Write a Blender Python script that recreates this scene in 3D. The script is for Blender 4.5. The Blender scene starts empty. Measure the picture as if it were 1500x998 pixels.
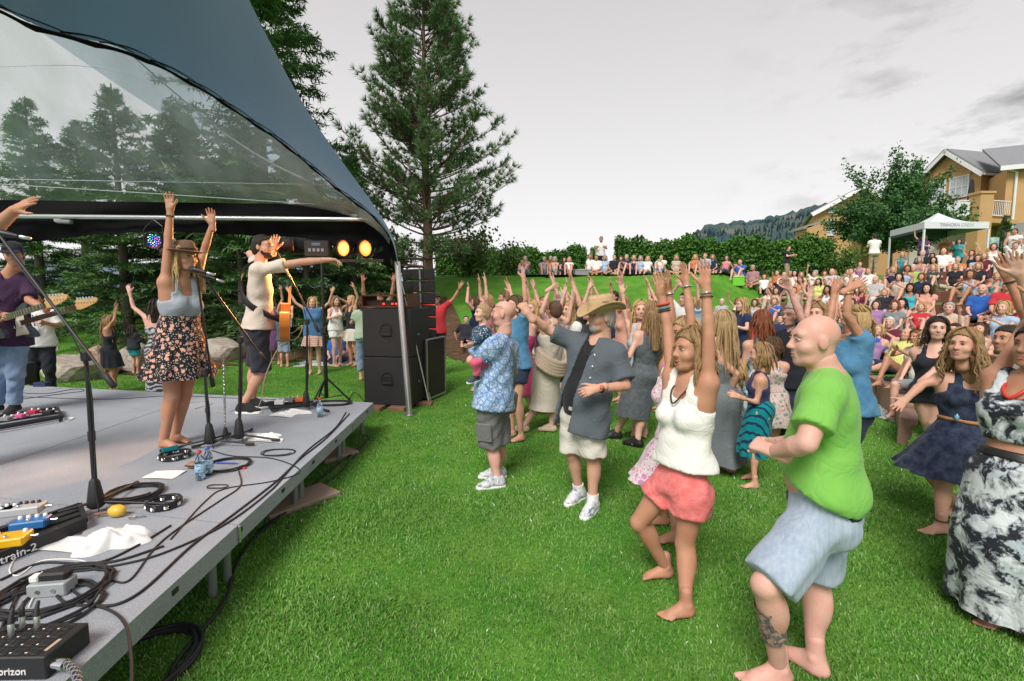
import bpy, math, random
import numpy as np
from mathutils import Vector, Matrix, Euler
S = bpy.context.scene
COL = S.collection
R = random.Random(7)
NR = np.random.RandomState(11)
# ---------------------------------------------------------------- camera
CAMZ, F, HORY = 1.7, 700.0, 435.0          # eye height, focal length in photo pixels, horizon row
PITCH = math.atan((499 - HORY) / F)
cd = bpy.data.cameras.new('camera'); cam = bpy.data.objects.new('camera', cd); COL.objects.link(cam)
cd.sensor_width = 36; cd.lens = 36 * F / 1500; cd.clip_start = .05; cd.clip_end = 6000
cam.location = (0, 0, CAMZ); cam.rotation_euler = (math.pi / 2 - PITCH, 0, 0)
S.camera = cam
S.view_settings.view_transform = 'Standard'; S.view_settings.look = 'None'
S.view_settings.exposure = 1.3; S.view_settings.gamma = 1
# ---------------------------------------------------------------- world: flat evening overcast
SUN_EL, SUN_AZ = math.radians(48), math.radians(200)      # azimuth clockwise from +Y
wd = bpy.data.worlds.new('World'); S.world = wd; wd.use_nodes = True
_n = wd.node_tree.nodes; _l = wd.node_tree.links
_bg = _n['Background']; _bg.inputs[1].default_value = .084
_sky = _n.new('ShaderNodeTexSky'); _sky.sky_type = 'NISHITA'; _sky.sun_disc = False
_sky.sun_elevation = SUN_EL; _sky.sun_rotation = SUN_AZ
_hs = _n.new('ShaderNodeHueSaturation'); _hs.inputs['Saturation'].default_value = .12; _l.new(_sky.outputs[0], _hs.inputs['Color'])
_tc = _n.new('ShaderNodeTexCoord'); _sx = _n.new('ShaderNodeSeparateXYZ'); _l.new(_tc.outputs['Generated'], _sx.inputs[0])
_cr = _n.new('ShaderNodeValToRGB'); _l.new(_sx.outputs[2], _cr.inputs[0])
for p, c in ((0., (.71, .70, .70)), (.10, (.71, .70, .70)), (.24, (.54, .52, .525)), (.40, (.325, .305, .312)), (.55, (.245, .226, .232)), (1., (.23, .214, .22))):
    e = _cr.color_ramp.elements
    q = e[0] if p == 0 else (e[1] if p == 1. else e.new(p)); q.color = (*c, 1); q.position = p
# broken grey cloud
_mp = _n.new('ShaderNodeMapping'); _mp.inputs['Scale'].default_value = (1, 1, 2.6); _l.new(_tc.outputs['Generated'], _mp.inputs[0])
_nz = _n.new('ShaderNodeTexNoise'); _nz.inputs['Scale'].default_value = 4.2; _nz.inputs['Detail'].default_value = 8; _nz.inputs['Roughness'].default_value = .6
_l.new(_mp.outputs[0], _nz.inputs['Vector'])
_cm = _n.new('ShaderNodeMapRange'); _cm.inputs[1].default_value = .47; _cm.inputs[2].default_value = .62; _l.new(_nz.outputs[0], _cm.inputs[0])
# clouds gather on the right-hand side of the sky and thin out to the left
_cx = _n.new('ShaderNodeMapRange'); _cx.inputs[1].default_value = .35; _cx.inputs[2].default_value = .72; _l.new(_sx.outputs[0], _cx.inputs[0])
_cmm = _n.new('ShaderNodeMath'); _cmm.operation = 'MULTIPLY'; _l.new(_cm.outputs[0], _cmm.inputs[0]); _l.new(_cx.outputs[0], _cmm.inputs[1])
_cl = _n.new('ShaderNodeMix'); _cl.data_type = 'RGBA'; _cl.inputs[7].default_value = (.22, .213, .218, 1)
_l.new(_cmm.outputs[0], _cl.inputs[0]); _l.new(_cr.outputs[0], _cl.inputs[6])
_sc = _n.new('ShaderNodeVectorMath'); _sc.operation = 'SCALE'; _sc.inputs['Scale'].default_value = 7.0; _l.new(_cl.outputs[2], _sc.inputs[0])
_mx = _n.new('ShaderNodeMix'); _mx.data_type = 'RGBA'; _mx.inputs[0].default_value = .93
_l.new(_hs.outputs[0], _mx.inputs[6]); _l.new(_sc.outputs[0], _mx.inputs[7]); _l.new(_mx.outputs[2], _bg.inputs[0])
# ---------------------------------------------------------------- sun behind cloud
ld = bpy.data.lights.new('sun', 'SUN'); ld.energy = 1.5; ld.angle = math.radians(26); ld.color = (1, .95, .88)
sun = bpy.data.objects.new('sun', ld); COL.objects.link(sun)
_d = Vector((math.sin(SUN_AZ) * math.cos(SUN_EL), math.cos(SUN_AZ) * math.cos(SUN_EL), math.sin(SUN_EL)))
sun.rotation_euler = (-_d).to_track_quat('-Z', 'Y').to_euler(); sun.location = _d * 30

# ================================================================ helpers
_cP, _sP = math.cos(PITCH), math.sin(PITCH)
def ray(px, py):
    u = (px - 750) / F; v = -(py - 499) / F
    return np.array([u, _cP + v * _sP, -_sP + v * _cP])
def W(px, py, Y):                      # the point at depth Y seen at a photo pixel
    d = ray(px, py); return np.array([0, 0, CAMZ]) + d * (Y / d[1])
def G(px, py, z=0.):                   # the point at height z seen at a photo pixel
    d = ray(px, py); t = (z - CAMZ) / d[2]; return np.array([0, 0, CAMZ]) + d * t
def PX(p):                             # photo pixel of a world point
    x, y, z = p[0], p[1], p[2] - CAMZ
    f = y * _cP - z * _sP; v = y * _sP + z * _cP
    return 750 + F * x / f, 499 - F * v / f
def nrm(v):
    v = np.asarray(v, float); return v / (np.linalg.norm(v) + 1e-9)
def tag(o, label=None, cat=None, group=None, kind=None):
    if label: o['label'] = label
    if cat: o['category'] = cat
    if group: o['group'] = group
    if kind: o['kind'] = kind
    return o
def empty(name, loc, label=None, cat=None, group=None, rz=0):
    o = bpy.data.objects.new(name, None); COL.objects.link(o); o.location = Vector(loc); o.rotation_euler = (0, 0, rz)
    o.empty_display_size = .1
    return tag(o, label, cat, group)
def link(name, me, parent=None, loc=None, mats=None):
    o = bpy.data.objects.new(name, me); COL.objects.link(o)
    if parent is not None: o.parent = parent
    if loc is not None: o.location = Vector(loc)
    if mats is not None: setm(o, mats)
    return o
def setm(o, m):                        # material on the object's own slot, so meshes can be shared
    if not o.data.materials: o.data.materials.append(None)
    o.material_slots[0].link = 'OBJECT'; o.material_slots[0].material = m
def npmesh(name, V, Q, mats=(), smooth=True, mi=None):
    """mesh from a vertex array and a face array (n,3)/(n,4) or list of such arrays"""
    me = bpy.data.meshes.new(name)
    Qs = Q if isinstance(Q, list) else [Q]
    Qs = [q for q in Qs if len(q)]
    V = np.asarray(V, np.float32)
    me.vertices.add(len(V)); me.vertices.foreach_set('co', V.ravel())
    nl = sum(q.size for q in Qs); nf = sum(len(q) for q in Qs)
    me.loops.add(nl); me.polygons.add(nf)
    me.loops.foreach_set('vertex_index', np.concatenate([q.ravel() for q in Qs]).astype(np.int32))
    cnt = np.concatenate([np.full(len(q), q.shape[1]) for q in Qs])
    st = np.concatenate([[0], np.cumsum(cnt)[:-1]])
    me.polygons.foreach_set('loop_start', st.astype(np.int32))
    me.polygons.foreach_set('use_smooth', np.full(nf, smooth))
    for m in mats: me.materials.append(m)
    if mi is not None: me.polygons.foreach_set('material_index', np.asarray(mi, np.int32))
    me.update(calc_edges=True); me.validate()
    return me
class MB:                              # collects simple solids into one mesh
    def __init__(s): s.v = []; s.f4 = []; s.f3 = []; s.n = 0; s.m4 = []; s.m3 = []; s.mi = 0
    def add(s, V, F4=None, F3=None):
        V = np.asarray(V, float).reshape(-1, 3); s.v.append(V)
        if F4 is not None and len(F4): F4 = np.asarray(F4, int) + s.n; s.f4.append(F4); s.m4 += [s.mi] * len(F4)
        if F3 is not None and len(F3): F3 = np.asarray(F3, int) + s.n; s.f3.append(F3); s.m3 += [s.mi] * len(F3)
        s.n += len(V); return s
    def box(s, c, h, M=None, bev=0.):  # half sizes; optional bevel makes a chamfered box
        c = np.asarray(c, float); h = np.asarray(h, float); M = np.eye(3) if M is None else np.asarray(M)
        if bev <= 0:
            V = np.array([[x, y, z] for x in (-1, 1) for y in (-1, 1) for z in (-1, 1)]) * h
            s.add(V @ M.T + c, [[0, 1, 3, 2], [4, 6, 7, 5], [0, 4, 5, 1], [2, 3, 7, 6], [0, 2, 6, 4], [1, 5, 7, 3]])
        else:
            V = []; b = bev
            for x in (-1, 1):
                for y in (-1, 1):
                    for z in (-1, 1):
                        V += [[x * h[0], y * (h[1] - b), z * (h[2] - b)], [x * (h[0] - b), y * h[1], z * (h[2] - b)], [x * (h[0] - b), y * (h[1] - b), z * h[2]]]
            I = lambda x, y, z, k: ((x > 0) * 4 + (y > 0) * 2 + (z > 0)) * 3 + k
            f4, f3 = [], []
            for a in (-1, 1):
                f4 += [[I(a, -a, -1, 0), I(a, a, -1, 0), I(a, a, 1, 0), I(a, -a, 1, 0)]]
                f4 += [[I(a, a, -1, 1), I(-a, a, -1, 1), I(-a, a, 1, 1), I(a, a, 1, 1)]]
                f4 += [[I(-1, -a, a, 2), I(1, -a, a, 2), I(1, a, a, 2), I(-1, a, a, 2)]]
                for q in (-1, 1):
                    f4 += [[I(a, q, -1, 0), I(a, q, 1, 0), I(a, q, 1, 1), I(a, q, -1, 1)]]
                    f4 += [[I(a, -1, q, 0), I(a, 1, q, 0), I(a, 1, q, 2), I(a, -1, q, 2)]]
                    f4 += [[I(-1, a, q, 1), I(1, a, q, 1), I(1, a, q, 2), I(-1, a, q, 2)]]
                    for r in (-1, 1): f3 += [[I(a, q, r, 0), I(a, q, r, 1), I(a, q, r, 2)]]
            s.add(np.array(V) @ M.T + c, f4, f3)
        return s
    def tube(s, P, r, n=8, cap=True, closed=False, sx=1.):
        P = np.asarray(P, float); m = len(P); r = np.broadcast_to(np.asarray(r, float), (m,))
        T = np.gradient(P, axis=0) if not closed else np.roll(P, -1, 0) - np.roll(P, 1, 0)
        T /= np.linalg.norm(T, axis=1)[:, None] + 1e-12
        up = np.array([0, 0, 1.]) if abs(T[0][2]) < .9 else np.array([1., 0, 0])
        a = np.arange(n) * 2 * math.pi / n; V = []
        u = np.cross(up, T[0]); u /= np.linalg.norm(u)
        for i in range(m):
            u = u - T[i] * (u @ T[i]); u /= np.linalg.norm(u) + 1e-12; w = np.cross(T[i], u)
            V.append(P[i] + r[i] * (np.cos(a)[:, None] * u * sx + np.sin(a)[:, None] * w))
        V = np.concatenate(V); f = []
        for i in range(m if closed else m - 1):
            j = (i + 1) % m
            for k in range(n):
                f.append([i * n + k, i * n + (k + 1) % n, j * n + (k + 1) % n, j * n + k])
        s.add(V, f)
        if cap and not closed:
            for e, sg in ((0, 1), (m - 1, -1)):
                ring = V[e * n:(e + 1) * n]; c = ring.mean(0)
                s.add(np.vstack([ring, c]), None, [[(k + 1) % n, k, n] if sg > 0 else [k, (k + 1) % n, n] for k in range(n)])
        return s
    def lathe(s, prof, n=16, c=(0, 0, 0), M=None):   # prof: (radius, height)
        M = np.eye(3) if M is None else np.asarray(M); a = np.arange(n) * 2 * math.pi / n
        V = np.concatenate([np.stack([r * np.cos(a), r * np.sin(a), np.full(n, h)], 1) for r, h in prof]) @ M.T + np.asarray(c, float)
        f = [[i * n + k, i * n + (k + 1) % n, (i + 1) * n + (k + 1) % n, (i + 1) * n + k] for i in range(len(prof) - 1) for k in range(n)]
        return s.add(V, f)
    def grid(s, V, flip=False):        # V (a,b,3)
        a, b = V.shape[:2]; i = np.arange(a * b).reshape(a, b)
        q = np.stack([i[:-1, :-1], i[1:, :-1], i[1:, 1:], i[:-1, 1:]], -1).reshape(-1, 4)
        return s.add(V.reshape(-1, 3), q[:, ::-1] if flip else q)
    def build(s, name, mats, parent=None, loc=None, smooth=False, auto=None):
        V = np.concatenate(s.v); Q = []; mi = []
        if s.f4: Q.append(np.concatenate(s.f4)); mi += s.m4
        if s.f3: Q.append(np.concatenate(s.f3)); mi += s.m3
        if not isinstance(mats, (list, tuple)): mats = [mats]
        me = npmesh(name, V, Q, mats, smooth, mi)
        if auto is not None:
            import bmesh
            bm = bmesh.new(); bm.from_mesh(me); ca = math.radians(auto)
            for f in bm.faces: f.smooth = True
            for e in bm.edges:
                if len(e.link_faces) == 2 and e.calc_face_angle(0) > ca: e.smooth = False
            bm.to_mesh(me); bm.free()
        return link(name, me, parent, loc)
def rotz(a): c, s_ = math.cos(a), math.sin(a); return np.array([[c, -s_, 0], [s_, c, 0], [0, 0, 1.]])
def frame(z, x=(1, 0, 0)):             # columns: x', y', z'
    z = nrm(z); x = np.asarray(x, float)
    if abs(nrm(x) @ z) > .98: x = np.array([0, 1., 0])
    x = nrm(x - z * (x @ z)); return np.stack([x, np.cross(z, x), z], 1)
def spline(pts, n=8):                  # catmull-rom through points
    P = np.asarray(pts, float); P = np.vstack([2 * P[0] - P[1], P, 2 * P[-1] - P[-2]]); o = []
    for i in range(1, len(P) - 2):
        for t in np.linspace(0, 1, n, endpoint=False):
            a, b, c, d = P[i - 1:i + 3]
            o.append(.5 * (2 * b + (c - a) * t + (2 * a - 5 * b + 4 * c - d) * t * t + (3 * b - a - 3 * c + d) * t ** 3))
    o.append(P[-2]); return np.array(o)

# ================================================================ materials
_MC = {}
def mat(name, col, rough=.6, vary=.15, scale=6., bump=0., bscale=40., metal=0., spec=.4, emit=None, estr=0., pat=None, col2=None, col3=None, pscale=10., trans=0., alpha=1., stretch=(1, 1, 1), sheen=0., sss=0., coord='Object', bdist=0.):
    if name in _MC: return _MC[name]
    assert not isinstance(col, int), name
    m = bpy.data.materials.new(name); m.use_nodes = True; N = m.node_tree.nodes; L = m.node_tree.links
    b = N['Principled BSDF']; b.inputs['Roughness'].default_value = rough; b.inputs['Metallic'].default_value = metal
    b.inputs['Specular IOR Level'].default_value = spec
    if trans: b.inputs['Transmission Weight'].default_value = trans
    if alpha < 1: b.inputs['Alpha'].default_value = alpha
    if sheen: b.inputs['Sheen Weight'].default_value = sheen
    if sss:
        b.inputs['Subsurface Weight'].default_value = sss; b.inputs['Subsurface Radius'].default_value = (1, .35, .2); b.inputs['Subsurface Scale'].default_value = .012
    if emit: b.inputs['Emission Color'].default_value = (*emit, 1); b.inputs['Emission Strength'].default_value = estr
    tc = N.new('ShaderNodeTexCoord'); mp = N.new('ShaderNodeMapping'); mp.inputs['Scale'].default_value = stretch; L.new(tc.outputs[coord], mp.inputs[0])
    vec = mp.outputs[0]
    def mixc(fac, a, bb, mode='MIX'):
        x = N.new('ShaderNodeMix'); x.data_type = 'RGBA'; x.blend_type = mode
        for i, q in ((0, fac), (6, a), (7, bb)):
            if hasattr(q, 'links'): L.new(q, x.inputs[i])
            elif isinstance(q, (int, float)): x.inputs[i].default_value = q
            else: x.inputs[i].default_value = (*q, 1)
        return x.outputs[2]
    def noise(sc, det=4, v=None, ro=.6, dist=0.):
        t = N.new('ShaderNodeTexNoise'); t.inputs['Scale'].default_value = sc; t.inputs['Detail'].default_value = det; t.inputs['Roughness'].default_value = ro
        t.inputs['Distortion'].default_value = dist; L.new(v or vec, t.inputs['Vector']); return t.outputs[0]
    def ramp(f, lo, hi):
        t = N.new('ShaderNodeMapRange'); t.inputs[1].default_value = lo; t.inputs[2].default_value = hi; L.new(f, t.inputs[0]); return t.outputs[0]
    def vor(sc, feat='F1', out=0, rnd=1.):
        t = N.new('ShaderNodeTexVoronoi'); t.inputs['Scale'].default_value = sc; t.feature = feat; t.inputs['Randomness'].default_value = rnd; L.new(vec, t.inputs['Vector']); return t.outputs[out]
    def wave(sc, d='X', dist=0., ds=1.):
        t = N.new('ShaderNodeTexWave'); t.bands_direction = d; t.inputs['Scale'].default_value = sc; t.inputs['Distortion'].default_value = dist; t.inputs['Detail Scale'].default_value = ds; L.new(vec, t.inputs['Vector']); return t.outputs[1]
    base = col; c2 = col2 or tuple(x * .5 for x in col); c3 = col3 or c2
    if pat == 'spots': base = mixc(ramp(vor(pscale), .28, .22), col, c2)
    elif pat == 'floral':
        base = mixc(ramp(vor(pscale * 2.6), .33, .27), col, c2)
        big = ramp(vor(pscale * .8), .36, .30); base = mixc(big, base, c3)
    elif pat == 'blotch': base = mixc(ramp(noise(pscale, 5, ro=.65, dist=.6), .46, .56), col, c2); base = mixc(ramp(noise(pscale * 1.7, 3), .56, .62), base, c3)
    elif pat == 'hawaii':
        k = ramp(vor(pscale, 'DISTANCE_TO_EDGE'), .05, .03); base = mixc(ramp(noise(pscale * 2.2, 3, dist=1.5), .5, .56), col, c2); base = mixc(k, base, c3)
    elif pat == 'plaid':
        base = mixc(ramp(wave(pscale, 'X'), .55, .7), col, c2); base = mixc(ramp(wave(pscale, 'Z'), .55, .7), base, c3)
    elif pat == 'stripe': base = mixc(ramp(wave(pscale, 'Z'), .5, .6), col, c2)
    elif pat == 'diag':
        base = mixc(ramp(wave(pscale, 'DIAGONAL', 1.5, 2.), .72, .8), col, c2)
    elif pat == 'zebra': base = mixc(ramp(wave(pscale, 'Z', 9., 1.2), .45, .55), col, c2); base = mixc(ramp(noise(pscale * .8, 2), .6, .64), base, c3)
    elif pat == 'denim': base = mixc(ramp(noise(pscale, 4), .35, .68), col, c2)
    elif pat == 'tattoo': base = col
    elif pat == 'leds':
        base = col
    if vary: 
        n = noise(scale, 5)
        lo = mixc(n, tuple([1 - vary] * 3), tuple([1 + vary] * 3)); base = mixc(1., base, lo, 'MULTIPLY')
    if hasattr(base, 'links'): L.new(base, b.inputs['Base Color'])
    else: b.inputs['Base Color'].default_value = (*base, 1)
    if bump:
        bp = N.new('ShaderNodeBump'); bp.inputs['Strength'].default_value = bump; bp.inputs['Distance'].default_value = .02
        hn = noise(bscale, 4 if not bdist else 2.5, dist=bdist)
        if bdist:                          # cloth: creases, not lumps
            q1 = N.new('ShaderNodeMath'); q1.operation = 'SUBTRACT'; q1.inputs[1].default_value = .5; L.new(hn, q1.inputs[0]); q2 = N.new('ShaderNodeMath'); q2.operation = 'ABSOLUTE'; L.new(q1.outputs[0], q2.inputs[0]); q3 = N.new('ShaderNodeMath'); q3.operation = 'POWER'; q3.inputs[1].default_value = .6; L.new(q2.outputs[0], q3.inputs[0]); hn = q3.outputs[0]
        L.new(hn, bp.inputs['Height']); L.new(bp.outputs[0], b.inputs['Normal'])
    _MC[name] = m; m['nodes_noise'] = 1
    return m
def cloth(name, col, **k):
    d = dict(rough=.85, vary=.12, scale=9, bump=.42, bscale=5.5, spec=.2, sheen=.1, bdist=1.4); d.update(k); return mat('cloth_' + name, col, **d)
M_BLACK = mat('black_metal', (.018, .018, .02), .42, .1)
M_BLKPL = mat('black_plastic', (.02, .02, .022), .55, .15, bump=.1, bscale=300)
M_ALU = mat('aluminium', (.55, .56, .58), .32, .1, metal=.9)
M_CHROME = mat('chrome', (.75, .75, .76), .15, .05, metal=1.)
M_WHITE = mat('white_paint', (.78, .78, .77), .5, .04)
M_RUBBER = mat('cable_rubber', (.022, .022, .024), .6, .2)
# ================================================================ terrain
OX, OY = -1.0, 10.5
TW, TH, NT = 1.75, .37, 7                   # terrace tread, riser, count
def ipl(x, xs, ys): return np.interp(x, xs, ys)
def r0f(ph): return ipl(ph, [-180, -75, -40, 0, 31, 52, 60, 180], [9, 6.2, 3.6, 2.0, 4.2, 7.2, 7.6, 7.6])
def r1f(ph): return ipl(ph, [-180, -75, 0, 42, 54, 75, 100, 180], [16, 14, 11, 12.9, 16, 20, 20.5, 20.5])
def gain(ph): return ipl(ph, [-180, -88, -60, -12, 128, 142, 180], [0, 0, .45, 1, 1, 0, 0])
def step_r(i): return 7.6 + i * TW
PH0 = [50, 52, 54, 55.5, 57, 60, 63, 66]     # where each wall starts
def hz(x, y, side=0):
    """ground height; side -1/+1 picks the lower/upper lip exactly on a wall line"""
    dx, dy = x - OX, y - OY; r = np.hypot(dx, dy) + side * 1e-4; ph = np.degrees(np.arctan2(dx, dy))
    a, b = r0f(ph), r1f(ph); t = np.clip((r - a) / (b - a), 0, 1); sm = 2.65 * (t * t * (3 - 2 * t)) ** .9
    k = np.floor((r - 7.6) / TW) + 1; fr = np.clip((r - 7.6) / TW - (k - 1), 0, 1)
    k = np.clip(k, 0, NT); st = k * TH + np.where(k > 0, .05 * fr, 0) 
    w = np.clip((ph - 46) / 7, 0, 1); z = sm * (1 - w) + np.where(r < 7.6, 0, st) * w
    far = np.clip((r - 60) / 400, 0, 1)
    return z * gain(ph) * (1 - far)
_rr = sorted(set(list(np.linspace(0, 7.2, 19)) + list(np.arange(7.9, 24, .45)) + list(np.geomspace(24.5, 4000, 26))))
_rr = [(r, 0) for r in _rr if all(abs(r - step_r(i)) > .05 for i in range(NT))]
for i in range(NT): _rr += [(step_r(i), -1), (step_r(i) + .012, 1)]
_rr.sort(); _ph = np.radians(np.arange(-180, 180, 2.0))
V = np.zeros((len(_rr), len(_ph), 3))
for i, (r, sd) in enumerate(_rr):
    V[i, :, 0] = OX + r * np.sin(_ph); V[i, :, 1] = OY + r * np.cos(_ph); V[i, :, 2] = hz(V[i, :, 0], V[i, :, 1], sd)
V = np.concatenate([V, V[:, :1]], 1)
M_LAWN = mat('lawn', (.060, .215, .022), .95, .32, .8, bump=.8, bscale=30, spec=.1, pat='denim', col2=(.135, .275, .040), pscale=2.2)
tag(MB().grid(V, True).build('lawn', M_LAWN, smooth=True), kind='structure')
# pine-needle slope under the conifers
phs = np.radians(np.linspace(-92, 3, 60)); rs = np.linspace(0, 1, 16); V = np.zeros((16, 60, 3))
for j, p in enumerate(phs):
    d = math.degrees(p); a = float(r0f(d)) - .1 + .35 * math.sin(j * 1.9) + .25 * math.sin(j * .7); b = 7.2 + .8 * math.sin(j * .9)
    if d > -12: b = a + (b - a) * max(.05, (3 - d) / 15)
    rr = a + (b - a) * rs; V[:, j, 0] = OX + rr * np.sin(p); V[:, j, 1] = OY + rr * np.cos(p); V[:, j, 2] = hz(V[:, j, 0], V[:, j, 1]) + .02
M_NEEDLE = mat('needle_litter', (.13, .08, .05), .95, .4, 3, bump=1., bscale=25, spec=.1, pat='denim', col2=(.075, .05, .03), pscale=5)
tag(MB().grid(V, True).build('needle_slope', M_NEEDLE, smooth=True), kind='structure')
# ---------------------------------------------------------------- grass blades
def grass_blades():
    P = []
    for (ya, yb, dens) in ((1.55, 2.6, 11000), (2.6, 4.2, 7500), (4.2, 6.5, 3200), (6.5, 9.5, 1300), (9.5, 14, 450)):
        n = int((yb - ya) * (yb + ya) * 1.16 * dens)
        y = NR.uniform(ya, yb, n * 2); x = NR.uniform(-1.16 * yb, 1.16 * yb, n * 2)
        k = (np.abs(x) < 1.16 * y)
        x, y = x[k][:n], y[k][:n]
        k = ~((x < -1.75) & (y < 5.6) & (x < -1.9))           # nothing shows far under the stage
        P.append(np.stack([x[k], y[k]], 1))
    P = np.concatenate(P); z = hz(P[:, 0], P[:, 1])
    ok = np.hypot(P[:, 0] - OX, P[:, 1] - OY) < np.where((np.degrees(np.arctan2(P[:, 0] - OX, P[:, 1] - OY)) > 45) & (np.degrees(np.arctan2(P[:, 0] - OX, P[:, 1] - OY)) < 130), 7.5, 99)
    P = P[ok]; z = z[ok]; n = len(P)
    cl = np.sin(P[:, 0] * 3.1 + np.sin(P[:, 1] * 2.3) * 2) * np.sin(P[:, 1] * 3.7 + np.sin(P[:, 0] * 1.9) * 2)
    h = NR.uniform(.013, .031, n) * (1 + .3 * cl); a = NR.uniform(0, 2 * math.pi, n); w = NR.uniform(.0016, .0030, n) * (1 + P[:, 1] * .16)
    ln = NR.uniform(.1, .9, n) * h; b = NR.uniform(0, 2 * math.pi, n)
    c = np.stack([P[:, 0], P[:, 1], z - .004], 1); s = np.stack([np.cos(a), np.sin(a), 0 * a], 1) * w[:, None]
    tip = c + np.stack([np.cos(b) * ln, np.sin(b) * ln, h], 1); mid = c + (tip - c) * .5 + np.stack([-np.cos(b) * ln * .18, -np.sin(b) * ln * .18, h * .12], 1)
    V = np.stack([c - s, c + s, mid + s * .8, mid - s * .8, tip], 1).reshape(-1, 3)
    i = np.arange(n)[:, None] * 5
    return npmesh('grass', V, [i + np.array([0, 1, 2, 3]), i + np.array([3, 2, 4])], smooth=False)
m = mat('grass_blade', (.05, .14, .018), .9, .25, 1.2, spec=.04)
_N = m.node_tree.nodes; _L = m.node_tree.links; _b = _N['Principled BSDF']
_g = _N.new('ShaderNodeNewGeometry'); _r = _N.new('ShaderNodeValToRGB'); _L.new(_g.outputs['Random Per Island'], _r.inputs[0])
for p, c in ((0, (.052, .20, .016)), (.45, (.094, .32, .032)), (.85, (.16, .44, .06)), (1., (.26, .42, .13))):
    e = _r.color_ramp.elements; q = e[0] if p == 0 else (e[1] if p == 1. else e.new(p)); q.color = (*c, 1); q.position = p
_p = _N.new('ShaderNodeTexNoise'); _p.inputs['Scale'].default_value = .9; _p.inputs['Detail'].default_value = 4
_t = _N.new('ShaderNodeTexCoord'); _L.new(_t.outputs['Object'], _p.inputs['Vector'])
_mr = _N.new('ShaderNodeMapRange'); _mr.inputs[1].default_value = .3; _mr.inputs[2].default_value = .7; _mr.inputs[3].default_value = .72; _mr.inputs[4].default_value = 1.25; _L.new(_p.outputs[0], _mr.inputs[0])
_v = _N.new('ShaderNodeVectorMath'); _v.operation = 'SCALE'; _L.new(_r.outputs[0], _v.inputs[0]); _L.new(_mr.outputs[0], _v.inputs['Scale']); _L.new(_v.outputs[0], _b.inputs['Base Color'])
tag(link('grass', grass_blades(), mats=m), 'short mown lawn grass blades', 'grass', kind='stuff')
# white clover heads in the turf
cl = MB()
for k in range(70):
    y = R.uniform(5, 10); x = R.uniform(-.25 * y, .75 * y); 
    if np.hypot(x - OX, y - OY) > 7.3 and x > 2 and y > 4: continue
    cl.box((x, y, .035 + float(hz(x, y))), (.005, .005, .003))
tag(cl.build('clover', mat('clover_white', (.6, .62, .5), .8)), 'tiny white clover flowers in the lawn', 'clover', kind='stuff')
# ---------------------------------------------------------------- terrace walls
M_WALL = mat('red_block', (.235, .098, .078), .9, .22, 4, bump=.5, bscale=30, spec=.15)
M_CAP = mat('red_cap', (.29, .135, .105), .9, .2, 5, bump=.4, bscale=40, spec=.15)
M_WALL0 = mat('tan_block', (.36, .225, .18), .9, .2, 4, bump=.5, bscale=30, spec=.15)
_wl = ['lowest terrace retaining wall of tan pink blocks beside the lawn', 'second terrace wall up from the lawn in pinkish block', 'third terrace wall up from the lawn in red block',
       'fourth terrace wall up from the lawn in red block', 'fifth terrace wall up from the lawn in red block', 'sixth terrace wall, second from the top, in red block', 'topmost terrace wall of red block below the white canopy']
for i in range(NT):
    r = step_r(i); a0, a1 = PH0[i], 133; wt = empty('terrace_wall', (OX + r * math.sin(math.radians(90)), OY, 0), _wl[i], 'retaining wall', 'curved terrace walls')
    base = np.array(wt.location); n = int((a1 - a0) * math.radians(1) * r / .62); body = MB(); 
    blk = None
    for k in range(n):
        p = a0 + (a1 - a0) * (k + .5) / n; c = np.array([OX + (r - .06) * math.sin(math.radians(p)), OY + (r - .06) * math.cos(math.radians(p))])
        zt = float(hz(OX + (r + .03) * math.sin(math.radians(p)), OY + (r + .03) * math.cos(math.radians(p)))); zb = float(hz(OX + (r - .2) * math.sin(math.radians(p)), OY + (r - .2) * math.cos(math.radians(p))))
        if zt - zb < .05: continue
        M = rotz(-math.radians(p)); bw = math.radians((a1 - a0) / n) * r / 2
        hh = (zt - zb) / 2 + .05
        if blk is None or abs(blk[1] - hh) > .02:
            bb = MB().box((0, 0, 0), (bw - .004, .085, hh), None, .012); me = npmesh('block', np.concatenate(bb.v), [np.concatenate(bb.f4), np.concatenate(bb.f3)], (), False); blk = (me, hh)
        o = link('block', blk[0], wt, mats=(M_WALL0, mat('pink_block', (.31, .165, .135), .9, .2, 4, bump=.5, bscale=30, spec=.15))[min(i, 1)] if i < 2 else M_WALL)
        o.location = Vector((c[0] - base[0], c[1] - base[1], (zt + zb) / 2 - .035 + R.uniform(-.006, .006))); o.rotation_euler = (0, 0, -math.radians(p) + R.uniform(-.01, .01))
# ---------------------------------------------------------------- far hills
def hill(name, pts, Y0, depth, m, seed):
    r = np.random.RandomState(seed); nx, ny = 160, 26; xs = np.linspace(pts[0][0], pts[-1][0], nx)
    top = np.interp(xs, [p[0] for p in pts], [p[1] for p in pts]); V = np.zeros((ny, nx, 3))
    for j in range(ny):
        t = j / (ny - 1); prof = math.sin(min(1, t * 1.0) * math.pi / 2)
        rough = r.uniform(-1, 1, nx) * 4 * prof
        V[j, :, 0] = xs * (.85 + .15 * t); V[j, :, 1] = Y0 + depth * t; V[j, :, 2] = top * prof + rough + 6 * np.sin(xs * .02 + j) * prof - 12 * (1 - t)
    b = MB().grid(V); V2 = V[-1].copy(); V2[:, 1] += depth; V2[:, 2] = -20
    b.grid(np.stack([V[-1], V2]))
    return tag(b.build(name, m, smooth=True), kind='structure')
M_HILL = mat('hazy_pine_hill', (.045, .085, .098), 1., .3, .03, pat='blotch', col2=(.075, .105, .105), col3=(.14, .145, .13), pscale=.011, spec=0)  # blue of distance haze is mixed into the foliage colours
def hp(px, py, Y): w = W(px, py, Y); return (w[0], w[2])
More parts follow.
